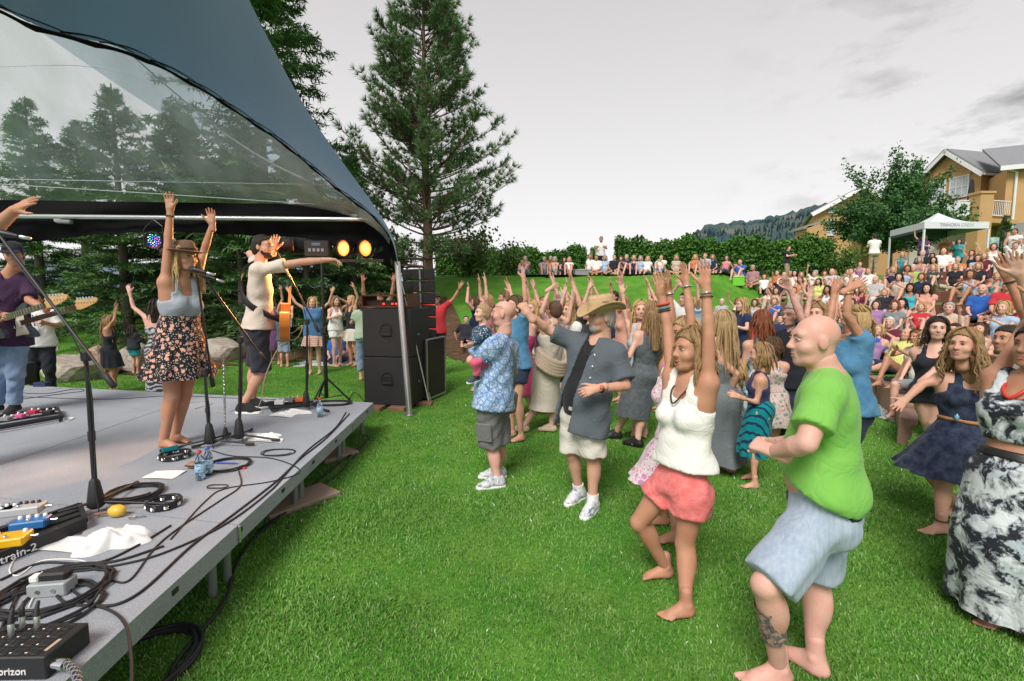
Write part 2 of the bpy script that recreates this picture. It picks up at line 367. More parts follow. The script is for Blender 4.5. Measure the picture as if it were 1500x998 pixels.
hill('hill', [hp(930, 392, 900), hp(1000, 352, 900), hp(1030, 336, 900), hp(1060, 331, 900), hp(1100, 328, 900), hp(1150, 318, 900), hp(1200, 305, 900), hp(1300, 280, 900), hp(1700, 250, 900)], 640, 260, M_HILL, 3)
# scattered pines on the skyline of the hill
hb = MB()
for k in range(900):
    px = R.uniform(1005, 1330); t = R.random() ** .6; yy = np.interp(px, [1000, 1030, 1060, 1100, 1150, 1200, 1300], [352, 336, 331, 328, 318, 305, 280])
    Y = 640 + 260 * t; w = W(px, 435 - (435 - yy) * math.sin(t * math.pi / 2) * 900 / Y * .97 + 1, Y); hgt = R.uniform(5, 10)
    hb.lathe([(hgt * .2, 0), (hgt * .13, hgt * .5), (0.05, hgt)], 5, w - np.array([0, 0, 2.5]))
tag(hb.build('hill_pines', mat('far_pine', (.028, .05, .052), 1., .3, .05, spec=0)), 'small dark pines scattered over the far hill', 'trees', kind='stuff')
# lower far ridge on the left, seen between the spruces
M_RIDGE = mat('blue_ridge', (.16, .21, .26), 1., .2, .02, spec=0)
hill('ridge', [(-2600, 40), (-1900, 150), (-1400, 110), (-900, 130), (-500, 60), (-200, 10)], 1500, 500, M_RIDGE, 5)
# ================================================================ trees
def add_tris(T, V3): T.append(V3)
M_BARK = mat('pine_bark', (.14, .095, .07), .95, .35, 5, bump=1., bscale=20, spec=.1, stretch=(1, 1, .3))
M_BARKG = mat('grey_bark', (.15, .13, .11), .95, .3, 5, bump=1., bscale=20, spec=.1, stretch=(1, 1, .3))
def leafmat(name, a, b, tr=.0):
    m = mat(name, a, .6, .25, .7, spec=.2); N = m.node_tree.nodes; L = m.node_tree.links; bs = N['Principled BSDF']
    g = N.new('ShaderNodeNewGeometry'); x = N.new('ShaderNodeMix'); x.data_type = 'RGBA'; L.new(g.outputs['Random Per Island'], x.inputs[0]); x.inputs[6].default_value = (*a, 1); x.inputs[7].default_value = (*b, 1)
    L.new(x.outputs[2], bs.inputs['Base Color']); return m
M_PINE = leafmat('pine_needles', (.055, .125, .055), (.165, .26, .095))
M_SPRUCE = leafmat('spruce_needles', (.055, .135, .052), (.155, .27, .09))
M_LEAF = leafmat('tree_leaf', (.028, .095, .03), (.085, .19, .055))
M_VINE = leafmat('vine_leaf', (.035, .115, .018), (.10, .225, .04))
M_SHRUB = leafmat('shrub_leaf', (.05, .12, .025), (.12, .20, .045))
def curve(p, d, L, bend, n=6):           # points leaving p in direction d, bending by vector bend
    t = np.linspace(0, 1, n)[:, None]; return p + d * L * t + bend * t * t
def tufts(P, D, k, ln, wd, rs, spread=1.):
    """star-bursts of needle triangles at points P leaning along D"""
    n = len(P); r = rs.normal(size=(n, k, 3)); r /= np.linalg.norm(r, axis=2)[:, :, None]
    d = r * spread + D[:, None, :] * .9; d /= np.linalg.norm(d, axis=2)[:, :, None]
    l = ln * rs.uniform(.65, 1.1, (n, k, 1)); s = np.cross(d, rs.normal(size=(n, k, 3))); s /= np.linalg.norm(s, axis=2)[:, :, None] + 1e-9
    b = P[:, None, :] + d * l * .05; tip = b + d * l
    return np.stack([b - s * wd, b + s * wd, tip], 2).reshape(-1, 3)
def tri_mesh(name, V, m):
    return npmesh(name, V, np.arange(len(V)).reshape(-1, 3), [m], False)
def conifer_pine(h, rad, seed):
    rs = np.random.RandomState(seed); tr = MB(); zs = np.linspace(0, h, 14)
    cx = np.cumsum(rs.normal(0, .02, 14)); cy = np.cumsum(rs.normal(0, .02, 14))
    tr.tube(np.stack([cx, cy, zs], 1), np.linspace(.21, .02, 14), 10); br = MB(); P = []; D = []
    z = 1.6
    while z < h - .25:
        t = (z - 1.2) / (h - 1.2); prof = rad * (min(1, .62 + t * 1.9) if t < .2 else 1) * (1 - max(0, t - .12) ** 1.25 * 1.03) * (1 if t < .85 else .9)
        prof = max(prof, .35)
        for k in range(rs.randint(5, 7)):
            a = rs.uniform(0, 2 * math.pi); L = prof * rs.uniform(.62, 1.08); up = .12 + .75 * t + rs.uniform(-.1, .12)
            d = nrm([math.cos(a), math.sin(a), up * .55]); p = np.array([np.interp(z, zs, cx), np.interp(z, zs, cy), z]); dead = z < 2.6 and rs.rand() < .5
            C = curve(p, d, L, np.array([0, 0, L * (.26 if t > .12 else -.05)]), 7); br.tube(C, np.linspace(.018 + .022 * (1 - t), .006, 7), 5, False)
            if dead:
                for q in range(4):
                    i = rs.randint(2, 6); dd = nrm(np.array([rs.normal(), rs.normal(), rs.uniform(-.9, .1)])); br.tube(curve(C[i], dd, rs.uniform(.4, .9), np.array([0, 0, -.2]), 4), np.linspace(.01, .004, 4), 4, False)
                if rs.rand() < .6: continue
            nsub = int(5 + L * 5.2)
            for q in range(nsub):
                u = rs.uniform(.3, 1); i = min(5, int(u * 6)); base = C[i] + (C[i + 1] - C[i]) * (u * 6 - i); sd = nrm(np.cross(d, [0, 0, 1])) * rs.choice([-1, 1])
                dd = nrm(d * rs.uniform(.3, 1) + sd * rs.uniform(.1, .9) + np.array([0, 0, rs.uniform(.0, .7)])); l2 = rs.uniform(.2, .62) * (1.1 - u * .4)
                c2 = curve(base, dd, l2, np.array([0, 0, .12]), 4); br.tube(c2, np.linspace(.008, .004, 4), 4, False)
                P.append(c2[-1]); D.append(dd); 
                if l2 > .3: P.append(c2[2]); D.append(dd)
            P.append(C[-1]); D.append(nrm(C[-1] - C[-2]))
        z += rs.uniform(.17, .30)
    P.append(np.array([cx[-1], cy[-1], h])); D.append(np.array([0, 0, 1.]))
    V = tufts(np.array(P), np.array(D), 24, .25, .0105, rs, .75)
    return tr, br, V
def conifer_spruce(h, rad, seed, droop=.32, gap=.17):
    rs = np.random.RandomState(seed); tr = MB(); tr.tube(np.stack([np.zeros(10), np.zeros(10), np.linspace(0, h, 10)], 1), np.linspace(.16, .015, 10), 8)
    br = MB(); T = []; z = .35
    while z < h - .1:
        t = z / h; prof = max(.12, rad * (1 - t) ** .85 * (1 if t > .08 else .8))
        for k in range(rs.randint(4, 6)):
            a = rs.uniform(0, 2 * math.pi); L = prof * rs.uniform(.7, 1.12); d = nrm([math.cos(a), math.sin(a), .18 + .5 * t])
            C = curve(np.array([0, 0, z]), d, L, np.array([0, 0, -droop * L + .25 * L * t]), 6); br.tube(C, np.linspace(.018 * (1.2 - t), .004, 6), 4, False)
            n = int(10 + L * 26); u = rs.uniform(.12, 1, n); i = np.minimum(4, (u * 5).astype(int)); base = C[i] + (C[i + 1] - C[i]) * (u * 5 - i)[:, None]
            sd = nrm(np.cross(d, [0, 0, 1])); sg = rs.choice([-1, 1], n)[:, None]
            dd = d * rs.uniform(.45, 1.1, (n, 1)) + sd * sg * rs.uniform(.3, 1, (n, 1)) + np.array([0, 0, 1]) * rs.uniform(-.5, .18, (n, 1)); dd /= np.linalg.norm(dd, axis=1)[:, None]
            ln = (rs.uniform(.16, .42, n) * (1.15 - u * .5) * min(1, .4 + L))[:, None]
            # each twig carries short needle sprays to both sides
            for f, sgn in ((.15, 1), (.15, -1), (.45, 1), (.45, -1), (.75, 1), (.75, -1)):
                b = base + dd * ln * f; s = np.cross(dd, rs.normal(size=(n, 3)) * .5 + np.array([0, 0, 1])); s /= np.linalg.norm(s, axis=1)[:, None] + 1e-9
                tip = b + dd * ln * rs.uniform(.25, .5, (n, 1)) + s * sgn * rs.uniform(.05, .12, (n, 1)) + np.array([0, 0, 1]) * rs.uniform(-.05, .02, (n, 1))
                T.append(np.stack([b - dd * ln * .09, b + dd * ln * .12, tip], 1).reshape(-1, 3))
        z += gap * rs.uniform(.7, 1.3) * (1 if t < .6 else .8)
    return tr, br, np.concatenate(T)
_tc_ = {}
def plant_tree(name, key, gen, loc, label, cat, group, leaf, bark, sc=1., rz=0., sz=1.):
    if key not in _tc_:
        tr, br, V = gen(); mk = lambda b: npmesh('t', np.concatenate(b.v), [np.concatenate(x) for x in (b.f4, b.f3) if len(x)], (bark,))
        _tc_[key] = (mk(tr), mk(br), tri_mesh('crown', V, leaf) if not isinstance(V, bpy.types.Mesh) else V)
    t = empty(name, loc, label, cat, group, rz); t.scale = (sc, sc, sc * sz)
    for nm, me in zip(('trunk', 'branches', 'crown'), _tc_[key]): tag(link(nm, me, t), kind='stuff' if nm == 'branches' else None)
    return t
def gz(x, y): return float(hz(np.float64(x), np.float64(y)))
def tloc(px, Y): p = W(px, 435, Y); return (p[0], Y, gz(p[0], Y) - .05)
plant_tree('pine_tree', 'pine', lambda: conifer_pine(11.5, 3.3, 4), tloc(628, 17), 'tall lone pine with long green needles behind the loudspeakers', 'pine tree', 'conifers behind the stage', M_PINE, M_BARK)
spA = lambda: conifer_spruce(9.0, 2.7, 21); spB = lambda: conifer_spruce(7.0, 2.5, 33, .4)
for px, Y, key, sc, sz, rz, lab in (
    (392, 15.5, 'A', 1.62, 1.05, 2.0, 'tallest dark spruce rising above the tent roof'),
    (130, 19.0, 'A', 1.0, .82, 1.0, 'pointed spruce seen through the clear tent panel at the far left'),
    (292, 17.5, 'A', .98, .76, 0.0, 'spruce seen through the clear tent panel behind the singer'),
    (372, 18.5, 'A', 1.0, .74, 4.0, 'bushy spruce right of the one above the singer, behind clear plastic'),
    (62, 14.2, 'B', .98, 1.0, 0.4, 'green spruce behind the guitarist in the dark cap'),
    (185, 13.6, 'B', 1.02, 1.0, 2.2, 'green spruce between the cap-wearing guitarist and the singer'),
    (268, 15.0, 'B', 1.0, 1.0, 3.3, 'green spruce directly behind the singer'),
    (355, 13.8, 'B', .90, 1.0, 5.1, 'green spruce behind the guitarist in the cream tee'),
    (450, 14.4, 'B', .92, 1.0, 1.4, 'green spruce behind the blonde woman with both arms up'),
    (518, 15.6, 'B', .86, 1.0, 3.9, 'green spruce just left of the loudspeaker tower')):
    plant_tree('spruce_tree', key, spA if key == 'A' else spB, tloc(px, Y), lab, 'spruce tree', 'conifers behind the stage', M_SPRUCE, M_BARKG, sc, rz, sz)
# ---- leaf quads
def leaves(P, size, rs, up=.3):
    n = len(P); d = rs.normal(size=(n, 3)); d[:, 2] += up; d /= np.linalg.norm(d, axis=1)[:, None]
    s = np.cross(d, rs.normal(size=(n, 3))); s /= np.linalg.norm(s, axis=1)[:, None]; l = size * rs.uniform(.6, 1.2, (n, 1))
    V = np.stack([P, P + d * l * .5 + s * l * .38, P + d * l, P + d * l * .5 - s * l * .38], 1).reshape(-1, 3)
    return V
def leaf_mesh(V, m): return npmesh('crown', V, np.arange(len(V)).reshape(-1, 4), [m], False)
def broadleaf(h, rad, seed, size=.17, n_l=185):
    rs = np.random.RandomState(seed); tr = MB(); tr.tube(np.array([[0, 0, 0], [.03, 0, h * .2], [.0, .04, h * .42]]), [.13, .11, .09], 8); br = MB(); P = []
    for k in range(78):
        a = rs.uniform(0, 2 * math.pi); el = rs.uniform(.1, 1.35); d = np.array([math.cos(a) * math.cos(el), math.sin(a) * math.cos(el), math.sin(el)])
        L = rs.uniform(.6, 1.0) * (rad * math.cos(el) ** .8 + h * .62 * math.sin(el)) * .98; p = np.array([0, 0, h * rs.uniform(.28, .46)])
        C = curve(p, d, L, np.array([0, 0, .12 * L]), 8); br.tube(C, np.linspace(.04, .006, 8), 5, False)
        subs = [C]
        for q in range(4):
            i = rs.randint(2, 7); d2 = nrm(d + rs.normal(0, .55, 3) + np.array([0, 0, .25])); c2 = curve(C[i], d2, L * rs.uniform(.2, .42), np.array([0, 0, .1]), 5); subs.append(c2); br.tube(c2, np.linspace(.015, .004, 5), 4, False)
        for c in subs:
            m_ = int(n_l * len(c) / 8); u = rs.uniform(.2, 1, m_) * (len(c) - 1); i = np.minimum(u.astype(int), len(c) - 2); P.append(c[i] + (c[i + 1] - c[i]) * (u - i)[:, None] + rs.normal(0, .16, (m_, 3)))
    return tr, br, leaf_mesh(leaves(np.concatenate(P), size, rs), M_LEAF)
plant_tree('shade_tree', 'broad', lambda: broadleaf(6.0, 2.95, 8), (*tloc(1300, 26)[:2], 2.55), 'dark green spreading broadleaf tree in front of the yellow building', 'tree', None, M_LEAF, M_BARKG, .84)
# ---- vineyard rows
def vine_row(a, b, h, n, seed, label):
    rs = np.random.RandomState(seed); a = np.array(a, float); b = np.array(b, float); L = np.linalg.norm(b - a); t = empty('vine_row', (a + b) / 2, label, 'vineyard row', 'vineyard rows'); base = (a + b) / 2
    u = rs.rand(n); z = rs.beta(1.5, 1.1, n) * h; P = a + (b - a) * u[:, None] - base; side = nrm(np.cross(b - a, [0, 0, 1])); th = .42 * (1 - .3 * (z / h))
    P += side * (rs.choice([-1, 1], n) * th * rs.uniform(.5, 1, n))[:, None]; P[:, 2] += z + .1 + .16 * np.sin(u * L * 2.1) + .1 * np.sin(u * L * 5.3 + 1) + np.where(rs.rand(n) < .03, .3 * rs.rand(n), 0)
    link('foliage', leaf_mesh(leaves(P, .17, rs, .1), M_VINE), t)
    k = max(2, int(L / 3))
    for i in range(k + 1): link('post', npmesh('post', *boxmesh((.04, .04, h / 2 + .1)), (mat('grey_wood', (.3, .29, .27), .9),), False), t, a + (b - a) * i / k - base + np.array([0, 0, h / 2]))
    inn = MB().box((0, 0, h * .5), (L / 2, .1, h * .40), rotz(math.atan2(b[1] - a[1], b[0] - a[0]))); inn.build('shade_core', mat('vine_shade', (.03, .055, .02), 1., .4, 3), t)  # dark solid core paints in the shade inside the foliage
    return t
def boxmesh(h):
    b = MB().box((0, 0, 0), h); return np.concatenate(b.v), np.concatenate(b.f4)
def hp3(px, Y, z=None): p = W(px, 435, Y); return (p[0], Y, gz(p[0], Y) if z is None else z)
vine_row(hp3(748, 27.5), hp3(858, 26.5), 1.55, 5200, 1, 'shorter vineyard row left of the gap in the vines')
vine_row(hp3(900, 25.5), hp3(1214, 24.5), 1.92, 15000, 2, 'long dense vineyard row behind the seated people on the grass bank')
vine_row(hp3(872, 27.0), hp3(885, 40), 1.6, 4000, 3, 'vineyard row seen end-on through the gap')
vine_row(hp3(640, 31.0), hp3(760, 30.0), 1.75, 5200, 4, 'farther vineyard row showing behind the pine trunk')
# ---- shrubs
def shrub(rad, h, seed, n=2600, size=.12):
    rs = np.random.RandomState(seed); br = MB(); P = []
    for k in range(26):
        a = rs.uniform(0, 6.28); d = nrm([math.cos(a) * rs.uniform(.1, 1), math.sin(a) * rs.uniform(.1, 1), rs.uniform(.5, 1.2) * h / rad]); C = curve(np.zeros(3), d, rs.uniform(.5, 1) * h * .95, np.zeros(3), 5); br.tube(C, np.linspace(.02, .004, 5), 4, False)
        m_ = n // 26; u = rs.uniform(.25, 1, m_); P.append(C[0] + (C[-1] - C[0]) * u[:, None] + rs.normal(0, rad * .17, (m_, 3)))
    P = np.concatenate(P); P[:, 2] = np.abs(P[:, 2]); tr = MB().tube([[0, 0, -.05], [0, 0, .1]], [.03, .02], 5)
    return tr, br, leaf_mesh(leaves(P, size, rs), M_SHRUB)
for px, Y, sc, lab in ((1232, 23.5, 1.0, 'yellow-green feathery shrub at the end of the vineyard row'), (560, 19, 1.5, 'light green shrub behind the loudspeaker tower'), (690, 21, 1.35, 'light green shrub right of the pine trunk'),
                       (508, 20, 1.7, 'light green shrub behind the tent corner'), (745, 23.5, 1.1, 'light green shrub at the left end of the bank')):
    plant_tree('shrub', 'shrub', lambda: shrub(1.2, 1.75, 5), tloc(px, Y), lab, 'shrub', 'shrubs', M_SHRUB, M_BARKG, sc, px * .1)
# ---- boulders behind the stage
M_ROCK = mat('boulder', (.40, .36, .32), .9, .25, 3, bump=1., bscale=9, spec=.15, pat='blotch', col2=(.30, .25, .21), col3=(.46, .42, .38), pscale=2.5)
M_ROCKR = mat('rust_boulder', (.42, .29, .21), .9, .3, 3, bump=1., bscale=9, spec=.15, pat='blotch', col2=(.33, .22, .15), col3=(.46, .40, .35), pscale=3)
def rock(seed):
    rs = np.random.RandomState(seed); import bmesh
    bm = bmesh.new(); bmesh.ops.create_icosphere(bm, subdivisions=3, radius=1)
    pl = [(nrm(rs.normal(size=3)), rs.uniform(.6, .9)) for _ in range(13)]
    for v in bm.verts:
        p = np.array(v.co)
        for n, d in pl:
            q = p @ n
            if q > d: p = p - n * (q - d) * .92
        p *= 1 + .03 * math.sin(p[0] * 9 + p[2] * 7) * math.sin(p[1] * 8); v.co = p
    me = bpy.data.meshes.new('boulder'); bm.to_mesh(me); bm.free(); return me
_rk = [rock(s) for s in (1, 2, 3)]
for i, (px, py, w, h, k, lab) in enumerate(((88, 558, 82, 40, 0, 'pale grey boulder behind the man in the white shirt'), (122, 552, 46, 46, 2, 'rust-stained upright boulder left of the girl in the black dress'), (178, 545, 46, 44, 1, 'large pale boulder right of the girl in the black dress'),
        (62, 528, 42, 22, 0, 'low flat boulder far left behind the white-shirted man'), (200, 512, 60, 24, 1, 'pale flat-topped boulder behind the striped dress'), (322, 528, 62, 36, 0, 'pale boulder right of the singer'), (352, 512, 40, 26, 1, 'boulder just left of the cream-shirted guitarist'),
        (312, 508, 34, 20, 2, 'small boulder behind the flute stand'), (385, 506, 44, 24, 0, 'boulder half hidden behind the guitarist'), (245, 526, 40, 26, 2, 'boulder hidden partly by the singer skirt'), (150, 522, 40, 26, 2, 'small boulder at the foot of the spruce'))):
    p = G(px, py + 2); Y = p[1]; o = link('boulder', _rk[k], None, mats=M_ROCKR if i == 1 else M_ROCK)
    o.location = (p[0], Y + .3, h / F * Y * .40); o.scale = (w / F * Y * .62, .5, h / F * Y * .66); o.rotation_euler = (0, 0, R.uniform(-.5, .5)); tag(o, lab, 'boulder', 'boulders behind the stage')
# ================================================================ winery building, canopy
M_STUC = mat('ochre_stucco', (.52, .325, .155), .9, .12, 2, bump=.3, bscale=60, spec=.1)
M_SHING = mat('grey_shingle', (.24, .25, .27), .9, .3, 8, bump=.6, bscale=20, spec=.1)
M_TRIM = mat('white_trim', (.72, .73, .74), .5, .05)
M_PANE = mat('window_glass', (.42, .47, .52), .08, .2, 2, spec=.8)
M_CMU = mat('grey_block', (.26, .26, .27), .95, .15, 4, bump=.3)
M_CONC = mat('beige_wall', (.45, .41, .36), .95, .12, 3, bump=.2)
M_REDTRIM = mat('red_trim', (.25, .07, .05), .6)
def prism(poly, ext):                     # poly (n,3) extruded by vector ext -> MB with ngon fans
    P = np.asarray(poly, float); n = len(P); b = MB(); c0 = P.mean(0)
    V = np.vstack([P, P + ext, c0, c0 + ext]); f4 = [[i, (i + 1) % n, (i + 1) % n + n, i + n] for i in range(n)]
    f3 = [[(i + 1) % n, i, 2 * n] for i in range(n)] + [[i + n, (i + 1) % n + n, 2 * n + 1] for i in range(n)]
    nn = np.cross(P[1] - P[0], P[2] - P[1])
    if nn @ np.asarray(ext) < 0: f4 = [f[::-1] for f in f4]; f3 = [f[::-1] for f in f3]
    f4 = [f[::-1] for f in f4]; f3 = [f[::-1] for f in f3]
    return b.add(V, f4, f3)
def plank(a, b, w, h, up=(0, 0, 1)):      # square bar from a to b
    a = np.asarray(a, float); b = np.asarray(b, float); z = nrm(b - a); x = nrm(np.cross(up, z)) if abs(z @ nrm(up)) < .98 else np.array([1., 0, 0]); y = np.cross(z, x)
    return (a + b) / 2, np.array([w / 2, h / 2, np.linalg.norm(b - a) / 2]), np.stack([x, y, z], 1)
BY = 36.0; A0 = W(1434, 300, BY); A0[2] = 2.5
bld = empty('winery_building', A0, 'ochre stucco winery building with grey shingle roofs behind the white canopy', 'building')
dF = nrm([-.23, .97, 0]); dS = nrm([.97, .23, 0]); zE = W(1434, 248, BY)[2] - 2.5; FW = 4.4
zP = W(1392, 220, BY + 2)[2] - 2.5; b0 = np.zeros(3); Z = lambda h: np.array([0, 0, h])
prism([b0, dF * FW, dF * FW + Z(zE - .15), dF * FW / 2 + Z(zP - .2), Z(zE - .15)], dS * 9).build('wall', M_STUC, bld)
for s_, lab in ((0, 'r'), (1, 'l')):      # two roof slopes with fascia
    e = (-.5 if s_ == 0 else FW + .5); zz = zE - .5 * (zP - zE) / (FW / 2); a = dF * e + Z(zz) - dS * .55; r_ = dF * FW / 2 + Z(zP) - dS * .55
    nn = nrm(np.cross(dS, r_ - a)); nn = nn if nn[2] > 0 else -nn; L = dS * 10
    rf = prism([a, r_, r_ + L, a + L], nn * .14).build('roof', M_SHING, bld)
    b = MB(); b.box(*plank(a - nn * .12 - dS * .03, r_ - nn * .12 - dS * .03, .06, .26, nn)); b.build('rake_trim', M_TRIM, rf)
    b = MB(); b.box(*plank(a - nn * .05 - dF * (.06 if s_ == 0 else -.06), a + L - nn * .05 - dF * (.06 if s_ == 0 else -.06), .12, .14)); b.build('gutter', M_TRIM, rf)
def win(parent, o, u, w, h, nx=2, ny=2, arch=False, name='window'):   # window proud of a wall at o spanning u*w by z*h
    o = np.asarray(o, float); u = nrm(u); n = nrm(np.cross(u, [0, 0, 1])); n = n if n @ (A0 + o) < 0 else -n
    M = np.stack([u, n, [0, 0, 1]], 1); fr = MB(); t = .07
    for k in (0, h): fr.box(o + u * w / 2 + Z(k) + n * .05, (w / 2 + t, .06, t / 2), M)
    for k in (0, w): fr.box(o + u * k + Z(h / 2) + n * .05, (t / 2, .055, h / 2), M)
    for k in range(1, nx): fr.box(o + u * w * k / nx + Z(h / 2) + n * .05, (.02, .045, h / 2), M)
    for k in range(1, ny): fr.box(o + u * w / 2 + Z(h * k / ny) + n * .05, (w / 2, .04, .02), M)
    f = fr.build(name, M_TRIM, parent); MB().box(o + u * w / 2 + Z(h / 2) + n * .03, (w / 2, .02, h / 2), M).build('pane', M_PANE, f); return f
zw = W(1400, 284, BY)[2] - 2.5; win(bld, dF * .75 + Z(zw), dF, 1.25, 1.55, 3, 2); win(bld, dF * 2.35 + Z(zw), dF, 1.25, 1.55, 3, 2)
ar = MB(); th = np.linspace(0, math.pi, 15); P = [dF * (FW / 2 + 1.55 * math.cos(t)) + Z(zw + 1.62 + .52 * math.sin(t)) - dS * .05 for t in th]; ar.tube(P, .09, 6); ar.build('arch_moulding', M_STUC, bld)
zd = W(1400, 321, 33)[2] - 2.5           # deck level
dr = MB().box(dF * 1.2 + Z(zd + 1.15) - dS * .03, (.65, .05, 1.15), np.stack([dF, dS, [0, 0, 1]], 1)).build('door', M_REDTRIM, bld); MB().box(dF * 1.2 + Z(zd + 1.1) - dS * .07, (.5, .04, 1.0), np.stack([dF, dS, [0, 0, 1]], 1)).build('pane', M_PANE, dr)
loc = lambda px, py, Y: W(px, py, Y) - A0
# deck slab, pillar, glass rail
dk = [loc(1338, 321, 33.5), loc(1446, 323, 32), loc(1446, 323, 32) + dS * 8, loc(1338, 321, 33.5) + dS * 7]; zz = zd - .1
prism([np.array([p[0], p[1], zz]) for p in dk], Z(-.28)).build('deck', M_STUC, bld)
pb = loc(1436.5, 300, 31.8); MB().box((pb[0], pb[1], (zd + 1.35) / 2), (.43, .43, (zd + 1.35) / 2), None, .03).build('pillar', M_STUC, bld)
MB().box((pb[0], pb[1], zd + 1.42), (.5, .5, .08), None, .02).build('pillar_cap', M_STUC, bld)
ra, rb = loc(1340, 305, 33.4), loc(1426, 300, 32.0)
for k in range(5):
    p = ra + (rb - ra) * k / 4; MB().box((p[0], p[1], zd + .5), (.035, .035, .55)).build('rail_post', M_TRIM, bld)
ra[2] = rb[2] = zd + 1.05; MB().box(*plank(ra, rb, .08, .06)).build('handrail', M_TRIM, bld); ra[2] = rb[2] = zd + .52
MB().box(*plank(ra, rb, .015, .9)).build('glass_panel', mat('rail_glass', (.62, .66, .66), .15, .05, spec=.6), bld)
ra, rb = loc(1449, 298, 32.0), loc(1481, 298, 32.5); ra[2] = rb[2] = zd + 1.05; MB().box(*plank(ra, rb, .08, .06)).build('handrail', M_TRIM, bld); ra[2] = rb[2] = zd + .1; MB().box(*plank(ra, rb, .08, .06)).build('bottom_rail', M_TRIM, bld)
for k in range(12):
    p = ra + (rb - ra) * (k + .5) / 12; MB().box((p[0], p[1], zd + .57), (.012, .012, .46)).build('baluster', M_TRIM, bld)
# beige wall under the deck
MB().box(*(lambda a, b: ((a + b) / 2 * np.array([1, 1, 0]) + Z((zd - .4) / 2), (np.linalg.norm((b - a)[:2]) / 2, .1, (zd - .4) / 2), rotz(math.atan2(b[1] - a[1], b[0] - a[0]))))(loc(1330, 380, 34.5), loc(1480, 380, 34))).build('lower_wall', M_CONC, bld)
# right wing
B0 = loc(1476, 247, 33); zB = B0[2]; wr_ = nrm(np.array([6, -3.2, 0])); B0[2] = 0; bk = nrm([.5, .87, 0])
prism([B0, B0 + wr_ * 9, B0 + wr_ * 9 + Z(zB), B0 + Z(zB)], bk * 6).build('wing_wall', M_STUC, bld)
prism([B0 - bk * .04, B0 + wr_ * 9 - bk * .04, B0 + wr_ * 9 - bk * .04 + Z(zd - .3), B0 - bk * .04 + Z(zd - .3)], bk * .03).build('block_base', M_CMU, bld)
a = B0 - wr_ * .5 - bk * .5 + Z(zB); rf = prism([a, a + wr_ * 10, a + wr_ * 10 + bk * 4 + Z(2.1), a + bk * 4 + Z(2.1)], Z(.14)).build('wing_roof', M_SHING, bld)
b = MB(); b.box(*plank(a - Z(.05) - bk * .05, a + wr_ * 10 - Z(.05) - bk * .05, .1, .3)); b.build('fascia', M_TRIM, rf)
p = B0 + wr_ * .45 - bk * .1; MB().tube([p + Z(.2), p + Z(zB - .3), p + Z(zB - .05) - wr_ * .5], .075, 8).build('drainpipe', M_TRIM, bld)
win(bld, B0 + wr_ * 1.05 + Z(zd + 2.0) - bk * .05, wr_, 1.2, 1.7, 2, 2)
# left wing: gable end half hidden by the tree
LY = 40; poly = [loc(1192, 410, LY), loc(1350, 410, LY), loc(1350, 318, LY), loc(1264, 275, LY), loc(1192, 313, LY)]
prism(poly, np.array([3., 6., 0])).build('wing_wall', M_STUC, bld)
for i, j in ((4, 3), (2, 3)):
    a = poly[i] + (poly[i] - poly[j]) * .06; c = poly[j]; nn = nrm(np.cross(c - a, [3, 6, 0])); nn = nn if nn[2] > 0 else -nn; off = np.array([-.2, -.4, 0])
    rf = prism([a + off, c + off, c + off + np.array([3.4, 6.8, 0]), a + off + np.array([3.4, 6.8, 0])], nn * .16).build('wing_roof', M_SHING, bld); b = MB(); b.box(*plank(a + off * 1.15 - nn * .06, c + off * 1.15 - nn * .06, .08, .3, nn)); b.build('rake_trim', M_TRIM, rf)
for px, py, w, h in ((1211, 345, .55, 1.2), (1237, 336, .8, .75), (1213, 312, .45, .45)):
    win(bld, loc(px, py, LY) - np.array([0, .03, 0]), (1, 0, 0), w, h, 1, 2)
# small lean-to at far left and rail post tower by the stairs
MB().box(loc(1187, 355, 39), (.8, .8, 1.2)).build('lean_to', M_STUC, bld); a = loc(1178, 336, 38.2); prism([a, a + np.array([1.6, 0, .55]), a + np.array([1.6, 2, .55]), a + np.array([0, 2, 0])], Z(.12)).build('lean_to_roof', M_SHING, bld)
a = loc(1264, 365, 29.5); MB().box((a[0], a[1], 1.6), (.42, .42, 1.7)).build('pillar', M_STUC, bld); 
# stair with white stringers and rails
def stair(p0, p1, Y0, Y1):
    a, b = loc(*p0, Y0), loc(*p1, Y1); st = MB().box(*plank(a, b, .07, .28)).build('stair_stringer', M_TRIM, bld)
    for k in range(4):
        p = a + (b - a) * (k + .3) / 4; MB().box(p + Z(.5), (.03, .03, .5)).build('rail_post', M_TRIM, st)
    MB().box(*plank(a + Z(1), b + Z(1), .07, .07)).build('stair_rail', M_TRIM, st); return a, b
a, b = stair((1264, 341), (1304, 371), 29, 27.5); c, d = stair((1309, 347), (1338, 367), 29, 27.8); stair((1333, 346), (1366, 367), 29.2, 28)
for k in range(9):
    p = a + (b - a) * (k + .5) / 9; q = c + (d - c) * (k + .5) / 9; MB().box(*plank(p, q, .28, .05)).build('stair_tread', M_CONC, bld)
